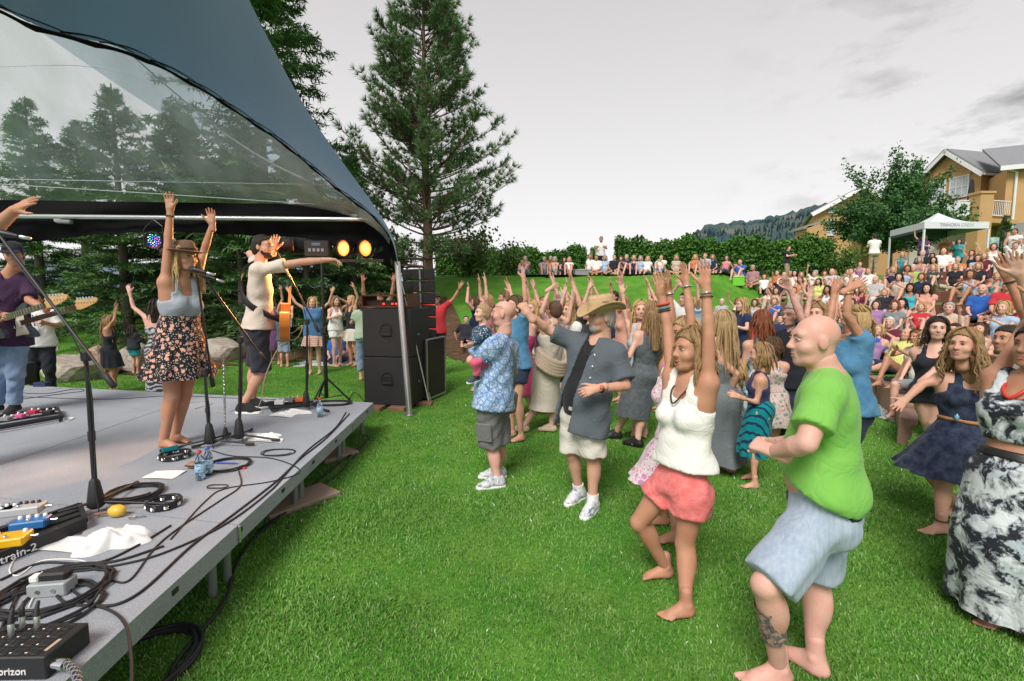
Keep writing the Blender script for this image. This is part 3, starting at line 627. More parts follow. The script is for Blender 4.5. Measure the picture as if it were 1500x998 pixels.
# conifer climbing the wing, black sculpture, sign board by the canopy
plant_tree('cypress_tree', 'cyp', lambda: conifer_spruce(3.6, .75, 77, .1, .15), (*(W(1469, 380, 29)[:2]), 3.0), 'narrow dark evergreen against the right wing of the building', 'tree', None, M_SPRUCE, M_BARKG)
plant_tree('cypress_tree', 'cyp', None, (*(W(1181, 380, 33)[:2]), 2.6), 'narrow upright green cypress at the left end of the building', 'tree', None, M_SPRUCE, M_BARKG, .62)
u = empty('patio_umbrella', A0 + loc(1419, 322, 33.2) * np.array([1, 1, 0]) + Z(zd + .0), 'closed black patio umbrella on the building deck', 'umbrella'); MB().lathe([(.02, .0), (.02, 1.0), (.16, 1.1), (.2, 1.6), (.1, 2.6), (.0, 2.75)], 9).build('canopy', M_BLACK, u); MB().lathe([(.0, -.05), (.3, -.05), (.3, .05), (.03, .08)], 10).build('base', M_BLACK, u)
sg = W(1455, 372, 24); s = empty('banner_stand', (sg[0], sg[1], gz(sg[0], sg[1])), 'upright pale blue banner stand right of the white canopy', 'banner'); MB().box((0, 0, 1.05), (.22, .015, .95)).build('banner', mat('banner_blue', (.22, .42, .45), .6, .4, 3, pat='blotch', col2=(.45, .55, .50), col3=(.15, .3, .5), pscale=3), s); MB().box((0, 0, .05), (.26, .12, .04)).build('base', M_ALU, s)
# ---- white pop-up canopy
fl, fr = W(1354, 336, 20.3), W(1448, 338, 20.3); bk = np.array([.7, 2.7, 0]); z0 = 2.65; zc = fl[2]
cn = empty('popup_canopy', (*((fl + fr) / 2 + bk / 2)[:2], z0), 'white pop-up canopy with winery name on its front valance', 'canopy tent'); o = np.array(cn.location)
cs = [fl - o, fr - o, fr + bk - o, fl + bk - o]; top = zc - z0
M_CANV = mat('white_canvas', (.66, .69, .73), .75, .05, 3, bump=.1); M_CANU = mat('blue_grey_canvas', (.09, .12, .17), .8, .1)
for i, c in enumerate(cs):
    gnd = gz(c[0] + o[0], c[1] + o[1]) - z0; MB().box((c[0], c[1], (top + gnd - .1) / 2), (.03, .03, (top - gnd + .1) / 2)).build('pole', M_TRIM, cn)
vh = .28
for i in range(4):
    a, c = cs[i].copy(), cs[(i + 1) % 4].copy(); a[2] = c[2] = top + .03 + vh / 2; MB().box(*plank(a, c, .02, vh)).build('valance', M_CANV, cn)
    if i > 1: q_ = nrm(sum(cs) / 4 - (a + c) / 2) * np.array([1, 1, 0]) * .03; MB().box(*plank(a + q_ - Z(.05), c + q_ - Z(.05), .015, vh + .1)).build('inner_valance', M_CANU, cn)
apex = sum(cs) / 4; apex[2] = top + vh + .62
for i in range(4):
    a, c = cs[i].copy(), cs[(i + 1) % 4].copy(); a[2] = c[2] = top + .03 + vh; V = np.zeros((7, 9, 3))
    for k in range(7):
        t = k / 6
        for q in range(9): V[k, q] = (a + (c - a) * q / 8) * (1 - t) + apex * t; V[k, q, 2] -= .22 * math.sin(t * math.pi) * .7
    r = MB().grid(V); r.build('roof_panel', M_CANV, cn)
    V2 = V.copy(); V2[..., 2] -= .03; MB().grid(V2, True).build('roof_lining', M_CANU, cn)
def text(s, size, loc_, M, m, parent=None, name='lettering', ext=.002, squeeze=1.):
    cu = bpy.data.curves.new(name, 'FONT'); cu.body = s; cu.size = size; cu.extrude = ext; cu.align_x = 'CENTER'; cu.align_y = 'CENTER'
    t_ = bpy.data.objects.new(name, cu); COL.objects.link(t_); bpy.context.view_layer.update()
    me = bpy.data.meshes.new_from_object(t_.evaluated_get(bpy.context.evaluated_depsgraph_get())); bpy.data.objects.remove(t_); me.materials.clear(); me.materials.append(m)
    o_ = link(name, me, parent)
    mm = Matrix([list(M[i]) + [loc_[i]] for i in range(3)] + [[0, 0, 0, 1]]); o_.matrix_local = mm @ Matrix.Diagonal((squeeze, 1, 1, 1)); return o_
M_INK = mat('grey_ink', (.30, .31, .33), .8)
u = nrm(cs[1] - cs[0]); c = (cs[0] + cs[1]) / 2 * np.array([1, 1, 0]); n = np.array([u[1], -u[0], 0]); text('TINHORN CREEK', .185, c + n * .016 + Z(top + .03 + vh / 2), np.stack([u, [0, 0, 1], n], 1), M_INK, cn, squeeze=1.0)
# ================================================================ stage tent
HS = .40
M_TENT = mat('tent_vinyl', (.075, .165, .25), .34, .14, 1.2, bump=.12, bscale=14, spec=.42)
M_TENTB = mat('tent_black', (.006, .006, .007), .75, .15, 3, bump=.2, bscale=50, spec=.08)
m = bpy.data.materials.new('clear_vinyl'); m.use_nodes = True; N = m.node_tree.nodes; L = m.node_tree.links; N.remove(N['Principled BSDF'])
def clearmat(m, tint, rough, glossf, milk):
    N = m.node_tree.nodes; L = m.node_tree.links; out = [n for n in N if n.type == 'OUTPUT_MATERIAL'][0]
    tr = N.new('ShaderNodeBsdfTransparent'); tr.inputs[0].default_value = (*tint, 1); gl = N.new('ShaderNodeBsdfGlossy'); gl.inputs['Roughness'].default_value = rough
    df = N.new('ShaderNodeBsdfDiffuse'); df.inputs[0].default_value = (.62, .70, .76, 1); nz = N.new('ShaderNodeTexNoise'); nz.inputs['Scale'].default_value = 3; nz.inputs['Detail'].default_value = 6
    tcx = N.new('ShaderNodeTexCoord'); mp = N.new('ShaderNodeMapping'); mp.inputs['Scale'].default_value = (.7, .35, .5); L.new(tcx.outputs['Object'], mp.inputs[0]); L.new(mp.outputs[0], nz.inputs['Vector'])
    mr = N.new('ShaderNodeMapRange'); mr.inputs[1].default_value = .35; mr.inputs[2].default_value = .75; mr.inputs[3].default_value = milk * .7; mr.inputs[4].default_value = milk * 1.4; L.new(nz.outputs[0], mr.inputs[0])
    m1 = N.new('ShaderNodeMixShader'); L.new(mr.outputs[0], m1.inputs[0]); L.new(tr.outputs[0], m1.inputs[1]); L.new(df.outputs[0], m1.inputs[2])
    m2 = N.new('ShaderNodeMixShader'); fr = N.new('ShaderNodeFresnel'); fr.inputs[0].default_value = 1.4; mm = N.new('ShaderNodeMath'); mm.operation = 'MULTIPLY'; mm.inputs[1].default_value = glossf; L.new(fr.outputs[0], mm.inputs[0])
    L.new(mm.outputs[0], m2.inputs[0]); L.new(m1.outputs[0], m2.inputs[1]); L.new(gl.outputs[0], m2.inputs[2]); L.new(m2.outputs[0], out.inputs[0])
clearmat(m, (.93, .95, .96), .08, .9, .36); M_CLEAR = m
m = bpy.data.materials.new('smoky_vinyl'); m.use_nodes = True; m.node_tree.nodes.remove(m.node_tree.nodes['Principled BSDF']); clearmat(m, (.66, .75, .82), .12, 1.6, .30); M_SMOKY = m
foot = G(600, 609, 0); tent = empty('stage_tent', foot, 'dark blue vinyl stage tent with scalloped edge and clear roof panels', 'tent'); TL = lambda px, py, Y: W(px, py, Y) - foot
n = 60
ridge = spline([TL(583, 384, 7.02), TL(574, 345, 7.0), TL(545, 297, 6.9), TL(500, 235, 6.6), TL(440, 145, 6.2), TL(365, 0, 5.6), TL(300, -150, 5.0), TL(200, -420, 4.3), TL(60, -900, 3.5)], 10)
edge = spline([TL(582, 388, 6.98), TL(573, 352, 6.85), TL(548, 318, 6.6), TL(500, 281, 6.1), TL(420, 214, 5.4), TL(350, 165, 4.9), TL(290, 126, 4.5), TL(200, 80, 4.0), TL(60, 40, 3.4), TL(0, 14, 3.15), TL(-120, -45, 2.8), TL(-420, -190, 2.3)], 8)
def resample(P, n):
    d = np.r_[0, np.cumsum(np.linalg.norm(np.diff(P, axis=0), axis=1))]; t = np.linspace(0, d[-1], n); return np.stack([np.interp(t, d, P[:, k]) for k in range(3)], 1)
rg, ed = resample(ridge, 90), resample(edge, 90); V = np.zeros((90, 12, 3))
for k in range(12):
    t = k / 11; V[:, k] = rg * (1 - t) + ed * t; V[:, k, 2] -= .10 * math.sin(t * math.pi) * np.sin(np.linspace(0, math.pi, 90)) ; V[:, k, 2] += .012 * np.sin(np.linspace(0, 60, 90) + t * 3) * t * t
MB().grid(V).build('front_panel', M_TENT, tent, smooth=True)
# hanging scalloped hem with rope folds below the opening edge
hem = MB(); H = np.zeros((90, 5, 3))
for k in range(5):
    sc = np.abs(np.sin(np.linspace(0, 15 * math.pi, 90))) ** .6; H[:, k] = ed; H[:, k, 2] -= (.008 + .022 * (1 - sc) + .012) * k / 4; H[:, k, 1] += .03 * k / 4
hem.grid(H); hem.tube(ed + np.array([0, .01, -.008]), .008, 6); hem.build('hem', M_TENTB, tent, smooth=True)
for k in range(14):                       # bunched folds of the hem
    i = 6 + k * 5 + R.randint(-1, 1); P = ed[i:i + 9].copy(); P[:, 2] += np.sin(np.linspace(0, math.pi, len(P))) * .028 + .004; P[:, 1] -= .01; hem2 = MB().tube(P, np.linspace(.002, .006, len(P)), 5); hem2.build('hem_fold', M_TENTB, tent, smooth=True)
# clear roof from the ridge down to the back band
bandT = np.array([TL(548 - k * 9.5, 301 - k * .13, 7.35 + .010 * k) for k in range(90)])
rg2 = rg + np.array([0, .03, -.03]); seam0 = 34
Vb = np.zeros((90, 10, 3))
for k in range(10):
    t = k / 9; Vb[:, k] = rg2 * (1 - t) + bandT * t; Vb[:, k, 2] -= .16 * math.sin(t * math.pi) * np.sin(np.linspace(0, math.pi, 90))
# the seam runs from the scallop edge down to the right end of the band, right of it the vinyl is smoky
smk = MB(); smk.grid(np.stack([rg2 * (1 - t) + (np.array([bandT[0]] * 90) * .25 + .75 * Vb[:, 4]) * t for t in np.linspace(0, 1, 6)], 1)); smk.build('smoky_panel', M_SMOKY, tent, smooth=True)
MB().grid(Vb).build('clear_panel', M_CLEAR, tent, smooth=True)
M_SEAM = mat('vinyl_seam', (.45, .50, .54), .4)
sm = spline([TL(190, 78, 5.6), TL(235, 118, 5.9), TL(285, 160, 6.2), TL(340, 203, 6.5), TL(420, 250, 6.8), TL(520, 292, 7.1)], 6); MB().tube(sm, .007, 5).build('seam', M_SEAM, tent); MB().tube(sm + np.array([.02, 0, -.025]), .004, 5).build('seam', M_SEAM, tent)
MB().tube(spline([TL(0, 98, 6.2), TL(120, 97, 6.2), TL(235, 118, 6.0)], 6), .003, 4).build('seam', M_SEAM, tent)
for y0, y1 in ((262, 271), (268, 300)): MB().tube([TL(-30, y0, 7.3), TL(230, (y0 + y1) / 2, 7.3), TL(500 if y0 < 265 else 470, y1, 7.2)], .006, 5).build('seam_wire', M_SEAM, tent)
# black back band, pipe, arched drape
n = 70; xs = np.linspace(-90, 572, n); lowx = [-90, 0, 50, 100, 140, 210, 300, 370, 440, 480, 520, 545, 566, 578]; lowy = [352, 357, 354, 348, 343, 339, 341, 345, 350, 356, 366, 378, 391, 398]
D = np.zeros((6, n, 3))
for i, x in enumerate(xs):
    yt = 293 + (x) * .014 if x < 545 else 301 + (x - 545) * 1.9; yb = np.interp(x, lowx, lowy)
    for k in range(6): D[k, i] = TL(x, yt + (yb - yt) * k / 5, 7.35 + .05 * math.sin(k * 1.3 + x * .02) + .02 * math.sin(x * .12) * k / 5 + (0 if x < 0 else 0)) 
b = MB().grid(D); D2 = D.copy(); D2[..., 1] += .02; b.grid(D2, True); b.build('back_valance', M_TENTB, tent, smooth=True)
MB().tube([TL(-90, 316, 7.22), TL(552, 322, 7.22)], .035, 10).build('cross_pipe', M_ALU, tent, smooth=True)
# right side flap folding to the corner
fl_ = np.zeros((8, 20, 3))
for i in range(20):
    t = i / 19; a = rg[int(t * 26)]; c = np.array([np.interp(t, [0, .5, 1], v) for v in np.stack([TL(580, 396, 7.05), TL(556, 330, 7.3), TL(520, 300, 7.35)], 1)])
    for k in range(8): fl_[k, i] = a + (c - a) * k / 7
MB().grid(fl_).build('side_flap', M_TENTB, tent, smooth=True)
top = TL(582, 384, 7.03); MB().tube([Z(-.02), top], .042, 12).build('pole', M_ALU, tent, smooth=True); MB().box((0, 0, .01), (.07, .07, .012)).build('pole_foot', M_ALU, tent)
MB().tube([top + Z(-.02), G(629, 592, 0) - foot], .009, 6).build('guy_strap', mat('white_strap', (.6, .58, .55), .7), tent); g = G(629, 592, 0) - foot; MB().box(g + Z(.1), (.02, .015, .09), frame(g - top)).build('ratchet', M_ALU, tent); MB().tube([g + Z(-.05), g + Z(.12)], .012, 6).build('ground_stake', M_BLACK, tent)
# ================================================================ stage
A, B = G(547, 590, HS), G(0, 563, HS); ud = nrm(B - A); C2 = G(349, 769, HS); vd = nrm(C2 - A)
stage = empty('stage', A * np.array([1, 1, 0]), 'low stage of grey carpeted decks on steel legs under the tent', 'stage'); so = np.array(stage.location)
M_CARP = mat('stage_carpet', (.37, .395, .44), .97, .5, 110, bump=.5, bscale=220, spec=.05)
N = M_CARP.node_tree.nodes; L = M_CARP.node_tree.links; bs = N['Principled BSDF']; src = bs.inputs['Base Color'].links[0].from_socket
t1 = N.new('ShaderNodeTexNoise'); t1.inputs['Scale'].default_value = 1.3; t1.inputs['Detail'].default_value = 6; tcx = N.new('ShaderNodeTexCoord'); L.new(tcx.outputs['Object'], t1.inputs['Vector'])
mr = N.new('ShaderNodeMapRange'); mr.inputs[1].default_value = .3; mr.inputs[2].default_value = .7; mr.inputs[3].default_value = .84; mr.inputs[4].default_value = 1.12; L.new(t1.outputs[0], mr.inputs[0])
sv = N.new('ShaderNodeVectorMath'); sv.operation = 'SCALE'; L.new(src, sv.inputs[0]); L.new(mr.outputs[0], sv.inputs['Scale']); L.new(sv.outputs[0], bs.inputs['Base Color'])
M_DKSEAM = M_BLACK
vs = [0, np.linalg.norm(G(513, 618, HS) - A), np.linalg.norm(C2 - A), np.linalg.norm(C2 - A) + 2.1]; us = [0, 2.44, 4.88, 7.32, 9.76]
for j in range(3):
    for i in range(4):
        q = .005; pts = [A + ud * (us[i] + (q if i else 0)) + vd * (vs[j] + (q if j else 0)), A + ud * (us[i + 1] - q) + vd * (vs[j] + (q if j else 0)), A + ud * (us[i + 1] - q) + vd * (vs[j + 1] - q), A + ud * (us[i] + (q if i else 0)) + vd * (vs[j + 1] - q)]
        prism([p - so for p in pts], Z(-.105)).build('deck', M_CARP, stage)
lh = HS - .105
def leg(p): 
    MB().tube([p * np.array([1, 1, 0]) - so, p * np.array([1, 1, 0]) - so + Z(lh + .002)], .024, 10).build('leg', mat('galvanised', (.38, .40, .42), .42, .2, metal=.7), stage, smooth=True)
for v in (.06, vs[1] - .07, vs[1] + .07, (vs[1] + vs[2]) / 2 - .06, (vs[1] + vs[2]) / 2 + .06, vs[2] - .07, vs[2] + .08, vs[3] - .1):
    for u_ in (.14, 2.4, 4.9): leg(A + vd * v + ud * u_)
for v in (vs[1], vs[2]):                 # corner latches on the edge
    p = A + vd * v - so; M = np.stack([ud, vd, [0, 0, 1]], 1); MB().box(p - ud * .006 + Z(-.055), (.005, .012, .05), M, .003).build('latch', M_ALU, stage)
for v in np.linspace(.3, vs[3] - .4, 9):
    p = A + vd * v - so; MB().box(p - ud * .003 + Z(-.04), (.003, .02, .012), np.stack([ud, vd, [0, 0, 1]], 1)).build('slot', M_BLACK, stage)
for px, py, w, d in ((436, 736, .30, .16), (487, 667, .2, .2)): 
    p = G(px, py, 0); o_ = MB().box((0, 0, .02), (w, d, .02), rotz(.9), .006).build('paving_slab', mat('slab', (.36, .27, .21), .95, .2, 12, bump=.3), None, p); tag(o_, 'paving slab under the stage legs nearer the camera' if px < 450 else 'paving slab under the farther stage legs', 'slab', 'slabs under the stage legs')
# ================================================================ stage and sound equipment
SG = lambda px, py, z=0.: G(px, py, HS + z)
M_GRAYP = mat('grey_plastic', (.25, .25, .26), .5)
M_PAPER = mat('paper', (.80, .80, .80), .8, .04); M_TOWEL = mat('white_towel', (.80, .79, .78), .95, .05, 20, bump=.3, bscale=200)
def micstand(label, base_px, clutch_px, boom, mic=None, dY=0., legs=((1, .25), (-.7, .7), (-.4, -.9)), leglen=.34):
    b = SG(*base_px); t = empty('mic_stand', b, label, 'microphone stand', 'microphone stands on stage'); Y = b[1]; cl = W(*clutch_px, Y + dY) - b
    MB().tube([Z(.05), cl * .5, cl], [.014, .014, .010], 8).build('pole', M_BLACK, t, smooth=True); MB().tube([cl * .47, cl * .53], .019, 8).build('height_clutch', M_BLKPL, t, smooth=True)
    MB().lathe([(.012, .22), (.026, .20), (.042, .09), (.045, .05), (.03, .035), (.0, .03)], 10).build('hub', M_BLKPL, t, smooth=True)
    for dx, dy in legs:
        d = nrm([dx, dy, 0]); l = MB().tube([Z(.07) + d * .03, d * leglen + Z(.022)], .009, 6).build('leg', M_BLACK, t, smooth=True); MB().tube([d * (leglen - .05) + Z(.024), d * (leglen + .02) + Z(.02)], .014, 7).build('rubber_foot', M_RUBBER, l, smooth=True)
    if boom:
        a, c, ya, yc = boom; p, q = W(*a, Y + ya) - b, W(*c, Y + yc) - b; MB().tube([p, q], .0085, 7).build('boom', M_BLACK, t, smooth=True); d = nrm(q - p); MB().tube([q - d * .10, q - d * .09, q, q + d * .005], [.012, .019, .019, .012], 9).build('counterweight', M_BLKPL, t, smooth=True)
        MB().box(cl, (.022, .022, .03), None, .008).build('clutch', M_BLKPL, t)
        MB().tube(spline([p, p + (q - p) * .3 + Z(-.03), p + (q - p) * .55 + Z(.01), cl + Z(-.1) + np.array([.02, -.02, 0]), cl * .5 + np.array([.025, -.01, 0]), cl * .2 + np.array([.02, -.02, 0]), np.array([.06, -.05, .006])], 5), .004, 5).build('cable', M_RUBBER, t, smooth=True)
    return t, b
def mic(label, pa, pb, Y):
    a, c = W(*pa, Y), W(*pb, Y); m_ = empty('microphone', a, label, 'microphone', 'microphones'); d = nrm(c - a); M = frame(d); L = np.linalg.norm(c - a)
    MB().lathe([(0, -.028), (.018, -.022), (.0255, 0), (.024, .02)], 12, (0, 0, 0), M).build('grille', mat('mic_mesh', (.08, .08, .085), .45, .3, 300, bump=.6, bscale=500, metal=.6), m_, smooth=True); MB().lathe([(.024, .02), (.026, .026), (.022, .04), (.013, L * .8), (.012, L), (0, L)], 12, (0, 0, 0), M).build('handle', M_BLACK, m_, smooth=True)
    MB().lathe([(.012, L), (.010, L + .06), (0, L + .06)], 8, (0, 0, 0), M).build('connector', M_ALU, m_, smooth=True)
micstand('tall boom stand at the front left of the stage, boom slanting up to the left', (142, 752), (126, 522), ((-6, 338), (167, 566), .1, -.12), legs=((1, .2), (-.75, -.55), (-.2, .95)), leglen=.42)
mic('microphone with orange band at the left edge on the slanting boom', (-4, 341), (30, 347), 2.95)
micstand('boom stand right in front of the singer with its boom nearly upright', (308, 656), (300, 545), ((288, 402), (312, 566), -.05, .06), legs=((1, .12), (-.9, -.4), (-.1, .95)))
mic('black microphone right at the mouth of the singer', (281, 394), (304, 400), G(308, 656, HS)[1] - .08)
micstand('boom stand between the singer and the cream-shirted guitarist', (351, 648), (352, 498), ((298, 404), (389, 530), -.1, .14), legs=((1, .0), (-.8, -.55), (-.2, .9)))
mic('second black microphone on the slanting boom right of the singer', (300, 404), (318, 410), G(351, 648, HS)[1] - .05)
micstand('boom stand in front of the cream-shirted guitarist', (449, 600), (450, 472), ((404, 366), (467, 486), .05, -.05), legs=((1, -.5), (-.8, -.4), (-.2, .9)))
# flute on its stand
b = SG(331, 645); t = empty('flute', b + Z(.10), 'silver flute standing upright on a small black stand', 'flute'); top = W(327, 520, b[1]) - b - Z(.10); MB().tube([Z(0), top], .0095, 10).build('tube', M_CHROME, t, smooth=True)
for k in range(16):
    p = top * (.08 + .052 * k); MB().lathe([(.0085, 0), (.0085, .005), (0, .006)], 8, p + np.array([.006, -.012, 0]), frame((.4, -1, 0))).build('key', M_CHROME, t, smooth=True)
MB().lathe([(.016, -.02), (.012, .03), (.016, .05)], 10, top * .85).build('lip_plate', M_CHROME, t, smooth=True)
t = empty('flute_stand', b, 'small black folding stand holding the flute', 'instrument stand'); MB().lathe([(.0, .14), (.012, .12), (.028, .05), (.03, .03), (0, .03)], 9).build('peg', M_BLKPL, t, smooth=True)
for a in (.3, 2.4, 4.5): MB().tube([Z(.03), (.14 * math.cos(a), .14 * math.sin(a), .01)], .006, 5).build('leg', M_BLACK, t)
# ---- lighting stand with four par cans
b = W(473, 435, 6.8); b[2] = 0; t = empty('lighting_stand', b, 'black tripod lighting stand behind the stage with a crossbar', 'lighting stand'); Y = b[1]; hb = W(471, 380, Y) - b; hx = hb[2]
MB().tube([Z(.25), Z(hx * .55)], .028, 10).build('pole', M_BLACK, t, smooth=True); MB().tube([Z(hx * .55), Z(hx)], .020, 10).build('pole_upper', M_BLACK, t, smooth=True); MB().box(Z(hx * .55), (.04, .04, .05), None, .01).build('collar', M_BLKPL, t)
for a in (.25, 2.3, 4.4): MB().tube([Z(.55), (.48 * math.cos(a), .48 * math.sin(a), .02)], .014, 7).build('leg', M_BLACK, t, smooth=True); MB().tube([Z(.25), (.24 * math.cos(a), .24 * math.sin(a), .28)], .010, 6).build('brace', M_BLACK, t)
ca, cb = W(402, 382, Y) - b, W(562, 382, Y) - b; MB().box(*plank(ca, cb, .04, .04)).build('crossbar', M_BLACK, t)
d = W(466, 365, Y) - b; dm = MB().box(d, (.17, .07, .11), None, .01).build('dimmer_box', M_BLKPL, t); [MB().box(d + np.array([-.09 + .06 * k, -.073, -.02]), (.018, .004, .022), None, .002).build('socket', M_GRAYP, dm) for k in range(4)]; MB().box(d + np.array([.0, -.073, .06]), (.06, .003, .02)).build('display', mat('display', (.10, .14, .22), .2), dm)
M_HOT = mat('lamp_hot', (1, .6, .2), .5, 0, emit=(1., .12, .005), estr=1.4); M_GEL = mat('lamp_gel', (1, .25, .05), .5, 0, emit=(1., .09, .005), estr=1.1)
for (px, py, face, hot, lab) in ((536, 364, (-.35, -1, -.10), 1, 'orange glowing par can at the right end of the crossbar'), (504, 364, (-.35, -1, -.08), 1, 'orange glowing par can second from the right on the crossbar'), (431, 361, (-.85, -.55, -.10), 0, 'dim orange par can left of the dimmer box'), (407, 360, (-.9, -.3, -.15), 0, 'par can hidden partly by the hand of the cream-shirted guitarist')):
    c = W(px, py, Y); l = empty('par_can', c, lab, 'stage light', 'par cans on the crossbar'); M = frame(nrm(face)); MB().lathe([(.0, -.30), (.08, -.29), (.10, -.16), (.115, -.10), (.115, .02), (.122, .02), (.122, .03), (.108, .03), (.108, .0)], 18, (0, 0, 0), M).build('can', M_BLACK, l, smooth=True)
    MB().lathe([(0, .016), (.055, .013), (.107, .0)], 18, (0, 0, 0), M).build('lens', M_HOT if hot else M_GEL, l, smooth=True)
    if hot: MB().lathe([(0, .024), (.04, .021), (.066, .0135)], 16, (0, 0, 0), M).build('lamp', mat('lamp_core', (1, .7, .3), .5, 0, emit=(1., .30, .035), estr=1.9), l, smooth=True); MB().tube([M[:, 0] * .125 + M[:, 2] * -.05, np.array([M[0, 0] * .095, M[1, 0] * .095, -.12]), np.array([0, 0, -.15])], .007, 5).build('yoke', M_BLACK, l)
# warm beams thrown by the four lamps over the performers
for px, py, e, tg in ((504, 364, 200, W(275, 420, 4.3)), (536, 364, 110, W(400, 400, 5.4)), (431, 361, 190, W(262, 460, 4.3)), (407, 360, 150, W(20, 380, 4.0))):
    sl = bpy.data.lights.new('par_beam', 'SPOT'); sl.energy = e; sl.color = (1, .40, .10); sl.spot_size = math.radians(48); sl.spot_blend = .7; sl.shadow_soft_size = .07; so_ = bpy.data.objects.new('par_beam', sl); COL.objects.link(so_); p = W(px, py, Y); dd = nrm(tg - p); so_.location = Vector(p + dd * .12); so_.rotation_euler = Vector(dd).to_track_quat('-Z', 'Y').to_euler()
# LED par hanging from the cross pipe
c = W(226, 352, 7.1); l = empty('led_par', c, 'blue LED par light hanging under the tent pipe above the singer', 'stage light'); M = frame((.15, -1, -.25)); MB().lathe([(0, -.16), (.08, -.15), (.115, -.05), (.125, .04), (.115, .04), (.11, .01), (0, .0)], 18, (0, 0, 0), M).build('housing', M_BLKPL, l, smooth=True)
for k in range(30):
    a = k * 2.4; r_ = .017 * math.sqrt(k + .5); p = M @ np.array([r_ * math.cos(a), r_ * math.sin(a), .012]); m_ = [mat('led_blue', (.1, .2, 1), .4, 0, emit=(.05, .14, 1), estr=2.6), mat('led_blue', 0), mat('led_white', (1, 1, 1), .4, 0, emit=(.6, .75, 1), estr=1.3), mat('led_pink', (1, .2, .6), .4, 0, emit=(1, .10, .45), estr=1.3), mat('led_green', (.2, 1, .3), .4, 0, emit=(.08, 1, .25), estr=1.)][k % 5]; MB().lathe([(0, .006), (.006, .003), (.0065, -.002)], 6, p, M).build('led', m_, l, smooth=True)
MB().tube([M[:, 0] * .13, np.array([M[0, 0] * .13, 0, .2]), np.array([0, 0, .3])], .01, 6).build('yoke', M_BLACK, l); MB().tube(spline([(0, .1, .05), (-.15, .1, -.05), (-.22, .1, .15), (-.05, .1, .32)], 6), .009, 6).build('power_cable', M_RUBBER, l, smooth=True)
sl = bpy.data.lights.new('led_beam', 'SPOT'); sl.energy = 14; sl.color = (.25, .4, 1); sl.spot_size = math.radians(50); sl.spot_blend = .6; sl.shadow_soft_size = .1; so_ = bpy.data.objects.new('led_beam', sl); COL.objects.link(so_); so_.location = Vector(c + M[:, 2] * .1); so_.rotation_euler = Vector(M[:, 2]).to_track_quat('-Z', 'Y').to_euler()
c = W(94, 322, 7.15); l = empty('work_light', c, 'small grey work light clipped under the tent pipe at the left', 'work light'); MB().box((0, 0, -.03), (.09, .05, .025), rotz(.3), .01).build('head', M_GRAYP, l); MB().box((-.1, 0, -.01), (.03, .03, .02), None, .005).build('clamp', M_ALU, l)
# ---- loudspeakers
def cab(name, label, o, M, h, cat, bev=.012): t = empty(name, o, label, cat, 'loudspeaker stack'); MB().box(M @ np.array([0, h[1], h[2]]), h, M, bev).build('cabinet', mat('speaker_black', (.022, .022, .024), .7, .15, 30, bump=.35, bscale=350), t); return t
fl, fr = G(534, 598, .0), G(604, 601, .0); ux = nrm((fr - fl) * np.array([1, 1, 0])); wy = np.cross([0, 0, 1], ux); Mx = np.stack([ux, wy, [0, 0, 1]], 1); wd_ = np.linalg.norm(fr - fl) / 2; cb_ = (fl + fr) / 2; cb_[2] = .06; hh = .365
for k, lab in ((0, 'lower black subwoofer cabinet standing on timber blocks'), (1, 'upper black subwoofer cabinet under the amplifier rack')):
    t = cab('subwoofer', lab, cb_ + Z(k * (2 * hh + .006)), Mx, (wd_, .40, hh), 'loudspeaker')
    rc = MB().lathe([(.115, .0), (.11, -.008), (.10, .004), (.10, .0)], 20, Mx @ np.array([0, -.004, hh * 1.0]), np.stack([ux, [0, 0, 1], -wy], 1) @ np.diag([1, 1.25, 1])).build('handle_cup', M_BLKPL, t, smooth=True)
    MB().box(Mx @ np.array([0, -.010, hh * 1.10]), (.075, .006, .045), Mx, .004).build('handle_recess', M_BLACK, t); MB().box(Mx @ np.array([0, -.016, hh * .93]), (.08, .012, .018), Mx, .006).build('handle_grip', M_BLKPL, t)
    MB().lathe([(.02, 0), (.02, .006), (0, .006)], 10, Mx @ np.array([wd_ + .001, .3, hh * .9]), frame(ux)).build('connector', mat('conn_blue', (.1, .3, .55), .4), t)
for px, lab in ((585, 'timber block under the right front corner of the subwoofers'), (550, 'timber block under the left front corner of the subwoofers')):
    p = G(px, 602, 0); tag(MB().box((0, .2, .03), (.13, .25, .03), Mx, .004).build('timber_block', mat('timber', (.24, .14, .085), .85, .3, 6, stretch=(1, 6, 1)), None, p), lab, 'timber')
rk = cb_ + Z(4 * hh + .02); t = empty('amp_rack', rk, 'open wooden amplifier rack glowing red on top of the subwoofers', 'amplifier rack'); M_RACK = mat('rack_wood', (.09, .028, .018), .5, .2); rw, rd, rh = wd_ * .97, .25, .085
for z_ in (0, 2 * rh): MB().box(Mx @ np.array([-.02, rd, z_ + .01]), (rw, rd, .012), Mx, .003).build('panel', M_RACK, t)
for s_ in (-1, 1): MB().box(Mx @ np.array([-.02 + s_ * (rw - .012), rd, rh + .01]), (.012, rd, rh - .012), Mx, .003).build('panel', M_RACK, t)
am = MB().box(Mx @ np.array([-.02, rd + .05, .06]), (rw - .03, rd - .06, .045), Mx, .003).build('amplifier', M_BLACK, t)
for k in (-.08, .06, .12): MB().box(Mx @ np.array([k, .10 + .0, .055]), (.012, .006, .010), Mx).build('pilot_light', mat('pilot_red', (.6, .02, .02), .4, 0, emit=(1, .03, .02), estr=2.), am)
bA = W(604, 494, 8.1); bA[2] = 0; ax = nrm([.88, -.48, 0]); ay = np.cross([0, 0, 1], ax); Ma = np.stack([ax, ay, [0, 0, 1]], 1); zt = W(604, 394, 8.1)[2]; zb_ = W(604, 498, 8.1)[2]; nb_ = 6; bh = (zt - zb_) / nb_ 
